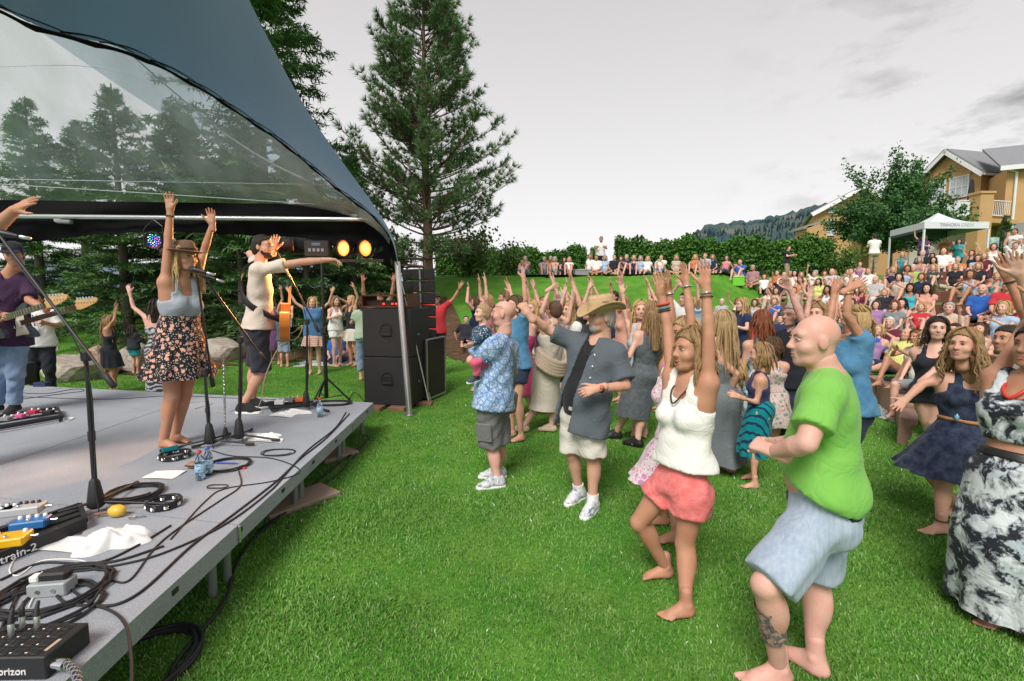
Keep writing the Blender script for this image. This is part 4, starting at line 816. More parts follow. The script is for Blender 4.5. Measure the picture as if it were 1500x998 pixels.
for k in range(nb_):
    z_ = zt - bh * (k + 1); tl = (.08, .04, 0, -.03, -.06, -.1)[k]; Mt = Ma @ np.array(Euler((tl, 0, 0)).to_matrix()); wd2 = .23
    t = empty('line_array_box', (bA[0], bA[1], z_), ('topmost', 'second from the top', 'third from the top', 'fourth from the top', 'fifth from the top', 'lowest')[k] + ' line array box in the tower right of the tent pole', 'loudspeaker', 'line array tower'); MB().box(Mt @ np.array([0, .2, bh / 2]), (wd2, .17, bh / 2 - .006), Mt, .012).build('cabinet', mat('speaker_black', 0), t)
    MB().box(Mt @ np.array([-.05, -.024, bh / 2]), (.05, .006, .03), Mt, .004).build('handle', M_BLACK, t); MB().box(Mt @ np.array([wd2 + .003, .2, bh / 2]), (.004, .15, bh / 2 - .02), Mt, .002).build('grille', mat('grille_black', (.03, .03, .032), .5, .2, 80, bump=.5, bscale=300), t); MB().box(Mt @ np.array([wd2 - .02, -.024, bh / 2]), (.012, .008, bh / 2 - .02), Mt, .002).build('rigging_plate', M_GRAYP, t)
cA = W(613, 590, 7.6); cA[2] = 0; zc_ = W(622, 498, 7.6)[2]; Mc = np.stack([nrm([.95, -.3, 0]), nrm([.3, .95, 0]), [0, 0, 1]], 1); t = empty('road_case', cA + Z(.05), 'black road case with aluminium edges under the line array tower', 'road case'); hc = np.array([.15, .33, (zc_ - .05) / 2])
MB().box(Mc @ np.array([0, .35, hc[2]]), hc, Mc, .006).build('case_body', M_BLKPL, t)
for sx in (-1, 1):
    for sy in (-1, 1): MB().box(Mc @ np.array([sx * hc[0], .35 + sy * hc[1], hc[2]]), (.014, .014, hc[2] + .004), Mc, .003).build('edge_strip', M_ALU, t)
    for z_ in (0, 2 * hc[2]): MB().box(Mc @ np.array([sx * hc[0], .35, z_]), (.013, hc[1], .013), Mc, .003).build('edge_strip', M_ALU, t)
for z_ in (.18, .75): MB().box(Mc @ np.array([.02, .35 - hc[1] - .006, hc[2] * 2 * z_ + .1]), (.04, .008, .05), Mc, .006).build('butterfly_latch', mat('latch_blue', (.12, .30, .55), .35, metal=.4), t)
for sx in (-1, 1): MB().lathe([(.0, -.02), (.05, -.02), (.05, .02), (0, .02)], 10, Mc @ np.array([sx * .15, .05, 0]), frame((1, 0, 0))).build('castor', M_RUBBER, t, smooth=True)
p = G(622, 593, 0); tag(MB().box((0, 0, .025), (.12, .08, .025), None, .004).build('timber_block', mat('timber', 0), None, p), 'timber block beside the road case', 'timber')
# ---- cables: everything on the carpet lies a cable radius above it
def cable(label, pts, r=.0055, z=None, m=M_RUBBER, n=6, name='cable', hz_=HS):
    P = np.array([G(q[0], q[1], hz_ + (q[2] if len(q) > 2 else r)) for q in pts]); P = spline(P, n); c = P.mean(0); o = MB().tube(P - c, r, 6).build(name, m, None, c, smooth=True); return tag(o, label, 'cable', 'cables on the stage' if hz_ else 'cables on the grass')
def coil(label, px, py, rx, n=5, r=.0055, hz_=HS, sq=1., th=.0, m=M_RUBBER, jit=.012, grp='coiled cables'):
    c = G(px, py, hz_); P = []
    for k in range(n * 24): a = k / 24 * 2 * math.pi; rr = rx * (1 + .07 * math.sin(k * .37) + R.uniform(-jit, jit)); P.append((rr * math.cos(a + th), rr * sq * math.sin(a + th), r + .0045 * (k / 24) + .002 * math.sin(a * 3)))
    return tag(MB().tube(np.array(P), r, 6).build('cable_coil', m, None, c, smooth=True), label, 'cable', grp)
coil('neat cable coil behind the tambourine', 198, 726, .145, 7); coil('loose cable coil below the bottles beside the blue pen', 333, 683, .155, 4, .005); coil('small loose cable loops right of the loose coil', 408, 664, .13, 2, .004, sq=.7); coil('cable loops behind the far water bottle', 487, 592, .22, 4, .006, sq=.6); coil('small cable loop near the middle of the deck', 318, 714, .07, 1, .004, sq=.5)
coil('big tangle of cable around the power box', 80, 868, .19, 5, .0065, jit=.05); coil('thick black cable coil lying on the grass under the stage corner', 212, 978, .20, 6, .010, hz_=0., sq=1.2); coil('cable loops in front of the power box', 60, 893, .21, 3, .0065, jit=.05, sq=.8)
cable('cable running along the deck edge from the far bottle to the power box', [(507, 604), (490, 628), (450, 660), (420, 693), (395, 720), (330, 768), (235, 812), (150, 832), (100, 838)], .006)
cable('second cable running along the deck edge', [(512, 606), (480, 640), (440, 672), (405, 705), (340, 755), (280, 800), (205, 868), (150, 888), (110, 868), (72, 836)], .0065)
cable('cable curving off the deck to the front corner', [(72, 836), (90, 880), (150, 890), (182, 912), (192, 960), (193, 1010)], .006)
cable('thin cable from the singer stand across to the deck edge', [(310, 660), (340, 668), (400, 672), (440, 690), (400, 705), (330, 716), (300, 735), (250, 790)], .0045)
cable('cable looping back from the tambourine to the towel', [(350, 690), (352, 712), (320, 735), (260, 775), (225, 805), (190, 850), (160, 850)], .005)
cable('cable crossing under the white towel', [(250, 770), (200, 800), (140, 825), (60, 825), (0, 850)], .006); cable('cable lying along the towel toward the snake box', [(240, 800), (170, 822), (100, 830), (40, 855), (10, 905), (-5, 940)], .0065); cable('cable dropping to the snake box', [(130, 825), (70, 850), (30, 890), (12, 925), (5, 950, .06)], .0065)
cable('cable trailing behind the guitarist in the cap', [(0, 572), (60, 577), (110, 570), (122, 573), (90, 577), (30, 585)], .0045); cable('cable line across the back of the stage', [(0, 580), (150, 585), (250, 580), (330, 583), (420, 586)], .004); cable('pale cable by the feet of the singer', [(265, 592), (300, 588), (310, 592), (285, 600), (330, 604), (345, 600)], .004, m=mat('tan_cable', (.45, .33, .25), .6))
cable('white phone charger cable on the tangle', [(70, 800), (30, 812), (14, 835), (28, 843), (60, 822), (110, 820), (140, 828)], .0035, m=M_WHITE); cable('second white lead hanging off the power box', [(62, 838, .03), (55, 860), (42, 890)], .004, m=M_WHITE)
cable('black cable snaking over the grass along the stage', [(542, 640), (528, 655), (470, 700), (425, 745), (375, 785), (345, 830), (330, 880), (290, 930), (255, 975), (245, 1010)], .010, hz_=0.012); cable('thin cable lying on the grass beside the stage legs', [(535, 650), (500, 690), (480, 705), (440, 735), (380, 775)], .006, hz_=.012); cable('loose cable on the grass behind the stage to the subwoofers', [(485, 590), (505, 592), (520, 575), (545, 602)], .007, hz_=.012)
# ---- pedals
def pedalboard(label, poly, h, txt=None):
    P = [SG(*q) for q in poly]; c = sum(P) / 4; c[2] = HS; t = empty('pedalboard', c, label, 'pedalboard', 'pedalboards'); P = [p - c for p in P]
    for i in range(4):
        a, d = P[i], P[(i + 1) % 4]; a = a + Z(h); d = d + Z(h); MB().box(*plank(a, d, .022, .03)).build('frame_rail', M_BLKPL, t)
    for k in range(3):
        s0, s1 = .15 + .3 * k, .3 + .3 * k; a, b_ = P[0] + (P[3] - P[0]) * (s0 + s1) / 2, P[1] + (P[2] - P[1]) * (s0 + s1) / 2; MB().box(*plank(a + Z(h), b_ + Z(h), .05, .012)).build('slat', M_BLKPL, t)
    for p in P: MB().box(p * .96 + Z(h / 2 - .005), (.012, .012, h / 2), None, .002).build('foot', M_RUBBER, t)
    return t, c, P
def pedal(label, px, py, z, w, d, h, rz, col, nk=3):
    c = SG(px, py, z); t = empty('effects_pedal', c, label, 'effects pedal', 'effects pedals', rz); MB().box((0, 0, h / 2), (w, d, h / 2), None, .006).build('case', col, t)
    for k in range(nk): MB().lathe([(.010, 0), (.008, .014), (0, .015)], 9, (-w * .7 + 1.4 * w * k / max(1, nk - 1), d * .5, h)).build('knob', (M_WHITE, M_BLACK)[nk > 4], t, smooth=True)
    MB().lathe([(.009, 0), (.009, .01), (.006, .014), (0, .014)], 8, (0, -d * .55, h)).build('foot_switch', M_CHROME, t, smooth=True); MB().tube([(w, d * .2, h * .5), (w + .035, d * .2, h * .5)], .008, 7).build('jack_plug', M_CHROME, t, smooth=True); return t
t, c, P = pedalboard('black pedalboard with coloured pedals at the front left of the stage', [(-60, 812), (118, 752), (126, 775), (-40, 845)], .05)
MB().box(*plank(P[3] + Z(.03) + np.array([0, -.01, 0]), P[2] + Z(.03) + np.array([0, -.01, 0]), .02, .075)).build('side_rail', M_BLKPL, t); u_ = nrm(P[2] - P[3]); n_ = nrm(np.cross(u_, [0, 0, 1])); text('train-2', .055, P[3] + (P[2] - P[3]) * .36 + n_ * .024 + Z(.03) - np.array([0, .011, 0]), np.stack([u_, [0, 0, 1], n_], 1), M_WHITE, t, 'logo')
for px, py, w, d, rz, m_, nk, lab in ((46, 772, .075, .045, .38, mat('pedal_blue', (.03, .16, .42), .35, .1), 4, 'bright blue effects pedal at the front of the pedalboard'), (32, 752, .10, .05, .35, mat('pedal_grey', (.45, .46, .48), .4), 6, 'long pale grey pedal with a row of black knobs'), (8, 755, .05, .04, .3, mat('pedal_blue2', (.06, .2, .45), .35), 3, 'small blue pedal behind the grey one'), (14, 797, .075, .055, .38, mat('pedal_yellow', (.75, .42, .01), .35), 2, 'yellow effects pedal at the left edge')): pedal(lab, px, py, .062, w, d, .045, rz, m_, nk)
t, c, P = pedalboard('second pedalboard at the feet of the guitarist in the cap', [(-40, 622), (84, 604), (92, 618), (-30, 640)], .05)
for px, py, m_, lab in ((50, 606, mat('pedal_red', (.5, .02, .05), .4), 'red wedge pedal on the second pedalboard'), (30, 612, mat('pedal_pink', (.65, .12, .3), .4), 'pink pedal on the second pedalboard'), (72, 606, M_BLKPL, 'black pedal at the right end of the second pedalboard'), (10, 616, M_GRAYP, 'grey pedal at the left of the second pedalboard')): pedal(lab, px, py, .062, .045, .04, .04, .1, m_, 2)
t, c, P = pedalboard('small pedalboard by the feet of the cream-shirted guitarist', [(392, 594), (446, 588), (452, 597), (398, 603)], .03)
for px, py, m_, lab in ((410, 592, M_WHITE, 'white pedal on the small pedalboard'), (424, 589, M_GRAYP, 'grey pedal on the small pedalboard'), (440, 588, mat('pedal_orange', (.75, .16, .03), .4), 'orange pedal on the small pedalboard')): pedal(lab, px, py, .04, .05, .05, .05, .2, m_, 2)
# ---- snake box
a_, b_2, c_2, d_2 = SG(-60, 920), SG(118, 920), SG(118, 975), SG(-60, 1000)
c = SG(40, 969); t = empty('snake_box', c, 'black stage snake box with rows of round sockets at the bottom left', 'stage box'); Ms = rotz(.02); hx_, hy_, hz2 = .150, .088, .042; MB().box(Z(hz2), (hx_, hy_, hz2), Ms, .004).build('case', mat('snake_black', (.02, .021, .023), .45, .15, 200, bump=.15, bscale=400), t)
for i in range(5):
    for j in range(4):
        p = Ms @ np.array([-.118 + .053 * i, -.062 + .040 * j, hz2 * 2]); s_ = MB().lathe([(.0155, .0), (.0155, .003), (.0125, .004), (.0115, .001), (0, .001)], 14, p).build('socket', M_BLACK, t, smooth=True); MB().box(p + np.array([0, 0, .0007]), (.021, .017, .001), Ms).build('plate', M_BLKPL, s_)
        if i < 4: MB().box(p + np.array([.029, -.004, .0006]), (.005, .002, .0006), Ms).build('number_mark', M_WHITE, s_)
MB().box(Ms @ np.array([.125, -.03, hz2 * 2 + .001]), (.006, .028, .0008), Ms).build('label_strip', mat('label_tan', (.48, .38, .28), .7), t)
for i, j in ((0, 2), (1, 2), (1, 3), (2, 3)):
    p = Ms @ np.array([-.118 + .053 * i, -.062 + .040 * j, hz2 * 2]); x = MB().lathe([(.0095, .002), (.0095, .045), (.008, .047)], 12, p).build('xlr_shell', M_ALU, t, smooth=True); MB().tube([p + Z(.045), p + Z(.075) + np.array([-.005, .01, 0]), p + Z(.09) + np.array([-.012, .025, 0])], [.0095, .007, .005], 8).build('strain_relief', M_RUBBER, x, smooth=True)
fy = -hy_ - .001; text('Horizon', .036, Ms @ np.array([.026, fy, hz2 * .80]), Ms @ np.array([[1, 0, 0], [0, 0, -1], [0, 1, 0.]]), M_WHITE, t, 'logo'); 
an_ = MB(); an_.tube([Ms @ np.array(q) for q in ((-.055, fy, .060), (-.045, fy, .070), (-.03, fy, .066), (-.02, fy, .070), (-.01, fy, .064))], .002, 4); an_.tube([Ms @ np.array(q) for q in ((-.045, fy, .070), (-.048, fy, .077))], .0015, 4); an_.tube([Ms @ np.array(q) for q in ((-.02, fy, .070), (-.014, fy, .077))], .0015, 4); an_.build('emblem', M_WHITE, t)['kind'] = 'stuff'
p = c + Ms @ np.array([hx_, -.06, .04]); l = empty('snake_loom', p, 'braided grey cable loom leaving the right end of the snake box', 'cable'); MB().tube([(0, 0, 0), (.045, -.004, -.002)], .019, 14).build('gland', M_CHROME, l, smooth=True)
pp = spline([(.04, 0, 0), (.09, -.02, -.012), (.15, -.07, -.022), (.22, -.15, -.026), (.3, -.26, -.026)], 10); MB().tube(pp, .012, 10).build('sheath', M_BLACK, l, smooth=True)
for k in range(6):
    t_ = np.linspace(0, 1, len(pp)); T = np.gradient(pp, axis=0); T /= np.linalg.norm(T, axis=1)[:, None]; s1 = np.cross(T, [0, 0, 1]); s1 /= np.linalg.norm(s1, axis=1)[:, None]; s2 = np.cross(T, s1); aa = (t_ * 26 * (1 if k % 2 else -1) + k * 2.1)[:, None]; MB().tube(pp + .0125 * (np.cos(aa) * s1 + np.sin(aa) * s2), .0022, 4).build('braid', M_GRAYP, l, smooth=True)
# power box
c = SG(78, 868); t = empty('power_box', c, 'grey metal outlet box with a black adaptor on the cable tangle', 'power box', None, .15); MB().box((0, 0, .03), (.075, .04, .03), None, .005).build('box', mat('grey_enamel', (.33, .36, .37), .4, .1), t); MB().box((.01, .01, .078), (.055, .028, .018), None, .008).build('adaptor', M_BLKPL, t); MB().box((-.06, .0, .074), (.018, .02, .014), None, .005).build('plug', M_WHITE, t)
for x in (-.03, .03): MB().lathe([(.009, 0), (.009, .003), (0, .003)], 10, (x, -.041, .03), frame((0, -1, 0))).build('knockout', M_ALU, t)
# ---- tambourines, towel, papers, bottles, maraca
def tambourine(label, px, py, r, teal=False):
    c = SG(px, py); t = empty('tambourine', c, label, 'tambourine', 'tambourines', R.random()); a = np.linspace(0, 2 * math.pi, 32, endpoint=False)
    for z_ in (.010, .042): MB().tube([(r * math.cos(q), r * math.sin(q), z_) for q in a], .0065, 6, closed=True).build('hoop', M_BLACK, t, smooth=True)
    for k in range(16):
        q = k * math.pi / 8
        if k % 2 == 0: MB().box((r * math.cos(q), r * math.sin(q), .026), (.006, .018, .014), rotz(q)).build('spacer', M_BLACK, t)
        else:
            for z_ in (.021, .030): MB().lathe([(.0, .003), (.010, .002), (.017, .0), (.017, -.001), (0, -.001)], 10, (r * math.cos(q), r * math.sin(q), z_), np.array(Euler((.3, .2, 0)).to_matrix())).build('jingle', M_CHROME, t, smooth=True)
    return t
tambourine('black tambourine lying flat beside the cable coil', 241, 742, .088); t = tambourine('tambourine with a teal scarf wrapped on its rim, near the singer feet', 257, 671, .105)
s_ = MB()
for k in range(9): s_.tube(spline([(-.05 + .012 * k, .098, .03), (-.045 + .012 * k, .112, .06), (-.05 + .012 * k, .09, .072), (-.052 + .012 * k, .078, .045)], 3), .008, 5)
s_.build('scarf', mat('teal_cloth', (.0, .16, .19), .8, .2, 20, bump=.5), t, smooth=True)
def bottle(label, px, py, cap, fill=.5):
    c = SG(px, py); t = empty('water_bottle', c, label, 'water bottle', 'water bottles on stage'); M_PET = mat('pet_plastic', (.80, .90, .95), .06, 0, trans=1., spec=.5)
    MB().lathe([(0, .004), (.028, .0), (.031, .012), (.030, .05), (.031, .09), (.030, .135), (.024, .160), (.014, .178), (.0125, .195)], 18).build('body', M_PET, t, smooth=True); MB().lathe([(.0, .196), (.0, .212), (.0155, .212), (.0155, .193), (.013, .193)], 14).build('cap', cap, t, smooth=True)
    MB().lathe([(.0318, .062), (.0322, .064), (.0322, .122), (.0318, .124)], 18).build('label', mat('bottle_label', (.18, .42, .68), .4, .3, 40, pat='blotch', col2=(.65, .75, .82), col3=(.10, .25, .5), pscale=24), t, smooth=True); MB().lathe([(0, .005), (.027, .005), (.028, .05 + .05 * fill), (0, .05 + .05 * fill)], 14).build('water', mat('water_in', (.55, .72, .80), .05, 0, trans=.8), t, smooth=True)
M_RCAP = mat('cap_red', (.7, .04, .05), .4); M_BCAP = mat('cap_blue', (.05, .15, .6), .4)
bottle('water bottle with a red cap, the nearer of the pair by the singer', 294, 703, M_RCAP, .3); bottle('water bottle with a blue cap just behind the red-capped one', 306, 696, M_BCAP, 1.2); bottle('water bottle with a red cap at the far end of the stage', 469, 611, M_RCAP, .6)
tag(MB().lathe([(0, .0), (.014, .0), (.015, .012), (.0, .012)], 12).build('bottle_cap', M_RCAP, None, SG(358, 687), smooth=True), 'loose red bottle cap lying on the carpet', 'bottle cap')
def sheet(label, pts, m=M_PAPER, name='paper_sheet', cat='paper'):
    P = np.array([SG(*q, .004) for q in pts]); c = P.mean(0); P = P - c; V = np.zeros((7, 7, 3))
    for i in range(7):
        for j in range(7): V[i, j] = (P[0] * (1 - i / 6) + P[3] * i / 6) * (1 - j / 6) + (P[1] * (1 - i / 6) + P[2] * i / 6) * j / 6; V[i, j, 2] += .002 + .003 * math.sin(i * .9 + j * .6)
    b = MB().grid(V); V2 = V.copy(); V2[..., 2] -= .0012; b.grid(V2, True); return tag(b.build(name, m, None, c, smooth=True), label, cat)
sheet('white sheet of paper on the deck in front of the teal-scarf tambourine', [(207, 701), (252, 702), (274, 690), (228, 690)]); sheet('white set list paper under the front mic stand', [(50, 806), (108, 810), (132, 788), (86, 786)]); sheet('white set list near the feet of the cream-shirted guitarist', [(394, 609), (426, 612), (440, 604), (408, 603)]); sheet('dark printed sheet under the pedalboard end', [(92, 783), (118, 783), (126, 772), (104, 771)], mat('dark_print', (.06, .05, .055), .6)); sheet('white sheet under the folded towel on the right', [(362, 646), (412, 649), (416, 643), (366, 640)]); sheet('white sheet beside the second pedalboard', [(88, 618), (98, 618), (110, 612), (92, 611)])
def towel(label, px, py, w, d, h, rz, seed):
    rs = np.random.RandomState(seed); c = SG(px, py); n = 34; u, v = np.meshgrid(np.linspace(-1, 1, n), np.linspace(-1, 1, n), indexing='ij'); th = np.arctan2(v, u); rr = np.maximum(abs(u), abs(v)); edge = 1 + .16 * np.sin(3 * th + seed) + .10 * np.sin(5 * th + 2 * seed) + .05 * np.sin(9 * th)
    x = w * np.cos(th) * rr * edge; y = d * np.sin(th) * rr * edge; z = h * (1 - rr ** 2.2) * (.75 + .25 * np.sin(5 * u + 3 * v + seed)) + .012 * np.sin(9 * u + 4 * np.sin(3 * v)) * (1 - rr ** 4) + .010; z = np.where(rr > .97, .002, z)
    return tag(MB().grid(np.stack([x, y, np.maximum(z, .002)], -1) @ rotz(rz).T).build('towel', M_TOWEL, None, c, smooth=True), label, 'towel', 'white towels')
towel('crumpled white towel by the base of the front mic stand', 168, 796, .165, .115, .085, .5, 3); towel('folded white towel behind the middle mic stand leg', 385, 641, .17, .06, .03, .05, 5); towel('rumpled white towel by the pedals of the cream-shirted guitarist', 432, 606, .17, .07, .035, .1, 8)
c = SG(172, 757); t = empty('maraca', c, 'yellow egg-shaped maraca behind the crumpled towel', 'maraca'); MB().lathe([(0, .07), (.02, .068), (.034, .052), (.038, .036), (.033, .016), (.018, .003), (0, 0)], 16, (0, 0, 0), np.diag([1.35, 1, 1])).build('shell', mat('maraca_yellow', (.70, .46, .06), .4), t, smooth=True); MB().tube([(-.045, 0, .03), (-.12, -.02, .02)], .009, 8).build('handle', mat('timber', 0), t, smooth=True)
c = SG(283, 686); t = empty('maraca', c, 'brown wooden shaker behind the water bottles', 'shaker'); MB().lathe([(0, .05), (.02, .048), (.03, .03), (.025, .01), (0, 0)], 14, (0, 0, 0), np.diag([1.5, 1, 1])).build('shell', mat('shaker_wood', (.35, .16, .07), .5), t, smooth=True); MB().box((0, 0, .026), (.047, .031, .003), None, .001).build('band', M_BLACK, t)
a, d = SG(316, 678, .01), SG(351, 679, .01); tag(MB().tube([(0, 0, 0), (d - a) * .8, d - a], [.006, .006, .001], 7).build('pen', mat('pen_blue', (.05, .1, .45), .4), None, a, smooth=True), 'blue marker pen lying on the loose cable coil', 'pen')
c = SG(195, 760); kk = empty('key_clip', c, 'small metal clip and keys beside the crumpled towel', 'keys'); MB().tube([(.02 * math.cos(a), .02 * math.sin(a), .006) for a in np.linspace(0, 6.28, 14, endpoint=False)], .003, 5, closed=True).build('ring', M_CHROME, kk); MB().box((.035, .01, .005), (.025, .008, .003), rotz(.5)).build('key', M_ALU, kk)
c = SG(62, 566); t = empty('floor_box', c, 'small dark blue effects box on the back of the stage', 'effects pedal'); MB().box((0, 0, .03), (.09, .05, .03), None, .006).build('case', mat('box_navy', (.02, .03, .09), .5), t); MB().lathe([(.015, 0), (.012, .02), (0, .02)], 8, (0, 0, .06)).build('knob', M_BLACK, t)
p = SG(18, 566); t = empty('guitar_amp', p, 'black amplifier edge behind the legs of the guitarist in the cap', 'amplifier'); MB().box((0, .15, .16), (.09, .14, .16), None, .012).build('cabinet', M_BLKPL, t); MB().box((0, .005, .16), (.08, .006, .13), None, .004).build('grille', M_GRAYP, t)
# ================================================================ figure engine: distance fields -> one continuous mesh
def _cap(a, b, ra, rb, w=1., side=None, k=.02, flat=False): return ('c', np.asarray(a, float), np.asarray(b, float), ra, rb, w, None if side is None else nrm(side), k, flat)
def _ell(c, r, M=None, k=.02): return ('e', np.asarray(c, float), np.asarray(r, float), np.eye(3) if M is None else np.asarray(M), k)
def _pd(p, X, Y, Z):
    if p[0] == 'c':
        _, a, b, ra, rb, w, sd, k, flat = p; d = b - a
        x, y, z = X - a[0], Y - a[1], Z - a[2]
        if sd is not None and w != 1:
            q = (x * sd[0] + y * sd[1] + z * sd[2]) * (1 / w - 1); x = x + q * sd[0]; y = y + q * sd[1]; z = z + q * sd[2]; d = d + sd * ((d @ sd) * (1 / w - 1))
        L2 = d @ d + 1e-12; h = (x * d[0] + y * d[1] + z * d[2]) / L2; hc = np.clip(h, 0, 1)
        r = np.sqrt((x - d[0] * hc) ** 2 + (y - d[1] * hc) ** 2 + (z - d[2] * hc) ** 2) - (ra + (rb - ra) * hc)
        if flat: r = np.maximum(r, (h - 1) * math.sqrt(L2))
        return r
    _, c, r, M, k = p; x, y, z = X - c[0], Y - c[1], Z - c[2]; q = [x * M[0, i] + y * M[1, i] + z * M[2, i] for i in range(3)]
    k0 = np.sqrt((q[0] / r[0]) ** 2 + (q[1] / r[1]) ** 2 + (q[2] / r[2]) ** 2); k1 = np.sqrt((q[0] / r[0] ** 2) ** 2 + (q[1] / r[1] ** 2) ** 2 + (q[2] / r[2] ** 2) ** 2) + 1e-9
    return k0 * (k0 - 1) / k1
def _bb(p):
    if p[0] == 'c': r = max(p[3], p[4]) * max(1, p[5]); return np.minimum(p[1], p[2]) - r, np.maximum(p[1], p[2]) + r
    r = p[2].max(); return p[1] - r, p[1] + r
_cn = [(i, j, k) for i in (0, 1) for j in (0, 1) for k in (0, 1)]
_eg = [(a, b) for a in _cn for b in _cn if sum(b) - sum(a) == 1 and all(b[i] >= a[i] for i in range(3))]
def sdf(prims, vox, sub=(), post=None, smooth=1):
    """union of prims minus sub, meshed by surface nets. returns V, Q"""
    bbs = [_bb(p) for p in prims]; lo = np.min([b[0] for b in bbs], 0) - 3 * vox; hi = np.max([b[1] for b in bbs], 0) + 3 * vox
    n = np.ceil((hi - lo) / vox).astype(int) + 1; D = np.full(n, .25, np.float32); ax = [(lo[i] + vox * np.arange(n[i])).astype(np.float32) for i in range(3)]
    def view(b, pad):
        i0 = np.maximum(0, np.floor((b[0] - pad - lo) / vox).astype(int)); i1 = np.minimum(n, np.ceil((b[1] + pad - lo) / vox).astype(int) + 1)
        sl = tuple(slice(i0[i], i1[i]) for i in range(3)); return sl, ax[0][sl[0]][:, None, None], ax[1][sl[1]][None, :, None], ax[2][sl[2]][None, None, :]
    for p, b in zip(prims, bbs):
        k = p[7] if p[0] == 'c' else p[4]; sl, X, Y, Z = view(b, k + 2.5 * vox)
        if min(X.size, Y.size, Z.size) == 0: continue
        d = _pd(p, X, Y, Z); e = D[sl]; h = np.clip(.5 + .5 * (e - d) / k, 0, 1); D[sl] = e + (d - e) * h - k * h * (1 - h)
    for p in sub:
        sl, X, Y, Z = view(_bb(p), .02 + 2 * vox)
        if min(X.size, Y.size, Z.size) == 0: continue
        d = -_pd(p, X, Y, Z); k = p[7] if p[0] == 'c' else p[4]; e = D[sl]; h = np.clip(.5 - .5 * (e - d) / k, 0, 1); D[sl] = e + (d - e) * h + k * h * (1 - h)
    if post is not None: D = post(D, ax[0][:, None, None], ax[1][None, :, None], ax[2][None, None, :])
    ins = D < 0; c = np.zeros(np.array(D.shape) - 1, np.int8)
    for (i, j, k) in _cn: c += ins[i:i + c.shape[0], j:j + c.shape[1], k:k + c.shape[2]]
    act = (c > 0) & (c < 8); I = np.stack(np.nonzero(act), 1); N = len(I); idx = np.full(c.shape, -1, np.int32); idx[act] = np.arange(N); acc = np.zeros((N, 3)); cnt = np.zeros(N)
    for a, b in _eg:
        d1 = D[I[:, 0] + a[0], I[:, 1] + a[1], I[:, 2] + a[2]]; d2 = D[I[:, 0] + b[0], I[:, 1] + b[1], I[:, 2] + b[2]]; m = (d1 < 0) != (d2 < 0)
        t = np.where(m, d1 / np.where(m, d1 - d2, 1), 0)[:, None]; a_ = np.array(a, float); acc += np.where(m[:, None], a_ + t * (np.array(b, float) - a_), 0); cnt += m
    V = lo + vox * (I + acc / cnt[:, None]); Q = []
    for axs in range(3):
        s0 = [slice(1, -1)] * 3; s1 = [slice(1, -1)] * 3; s0[axs] = slice(0, -1); s1[axs] = slice(1, None); A_, B_ = ins[tuple(s0)], ins[tuple(s1)]
        E = np.stack(np.nonzero(A_ != B_), 1)
        if not len(E): continue
        fl = A_[A_ != B_]; E = E + np.array([0 if i == axs else 1 for i in range(3)]); u, v = [(1, 2), (2, 0), (0, 1)][axs]; o = np.zeros((4, 3), int)
        o[0][u] -= 1; o[0][v] -= 1; o[1][v] -= 1; o[3][u] -= 1
        q = np.stack([idx[tuple((E + o[i]).T)] for i in range(4)], 1); q[~fl] = q[~fl][:, ::-1]; Q.append(q)
    Q = np.concatenate(Q)
    for _ in range(smooth):
        S_ = np.zeros_like(V); C_ = np.zeros(len(V))
        for i in range(4):
            a, b = Q[:, i], Q[:, (i + 1) % 4]
            for c_ in range(3): S_[:, c_] += np.bincount(a, V[b, c_], len(V)) + np.bincount(b, V[a, c_], len(V))
            C_ += np.bincount(a, minlength=len(V)) + np.bincount(b, minlength=len(V))
        V = V * .45 + .55 * S_ / C_[:, None]
    return V, Q
def joinvq(parts):
    V = []; Q = []; n = 0
    for v, q in parts: V.append(v); Q.append(q + n); n += len(v)
    return np.concatenate(V), np.concatenate(Q)
# ---------------------------------------------------------------- head
def head_vq(sex, vox=.0055, open_mouth=False, kid=False):
    j = .94 if sex == 'f' else 1.
    P = [_ell((0, -.014, .028), (.074, .093, .087), k=.01), _ell((0, .018, -.03), (.061 * j, .072, .082), k=.03), _cap((-.03 * j, .040, -.085), (.03 * j, .040, -.085), .022, .022, k=.03), _ell((0, .066, -.094), (.022, .018, .018), k=.025),
         _cap((-.036, .068, .034), (.036, .068, .034), .0135 if sex == 'm' else .010, .0135 if sex == 'm' else .010, k=.02), _ell((-.042 * j, .052, -.028), (.026, .026, .024), k=.025), _ell((.042 * j, .052, -.028), (.026, .026, .024), k=.025),
         _cap((0, .083, .020), (0, .105 if sex == 'm' else .101, -.020), .007, .0095, k=.014), _ell((0, .102, -.023), (.0108, .012, .0095), k=.008), _ell((-.012, .092, -.027), (.008, .010, .008), k=.008), _ell((.012, .092, -.027), (.008, .010, .008), k=.008),
         _cap((-.016, .082, -.053), (.016, .082, -.053), .0068, .0068, k=.012), _cap((-.014, .080, -.067), (.014, .080, -.067), .0078, .0078, k=.01),
         _ell((-.077 * j, -.008, -.004), (.010, .022, .033), k=.008), _ell((.077 * j, -.008, -.004), (.010, .022, .033), k=.008), _cap((0, -.025, -.06), (0, -.035, -.16), .054 if sex == 'm' else .045, .056 if sex == 'm' else .046, k=.03)]
    sb = [_ell((-.032, .094, .010), (.017, .019, .011), k=.012), _ell((.032, .094, .010), (.017, .019, .011), k=.012)]
    if open_mouth: sb.append(_ell((0, .092, -.060), (.019, .016, .010), k=.006))
    else: sb.append(_cap((-.021, .093, -.060), (.021, .093, -.060), .0035, .0035, k=.004))
    return sdf(P, vox, sb)
_HV = {}
def head_cached(key):
    if key not in _HV: _HV[key] = head_vq(key[0], key[1], key[2])
    return _HV[key]
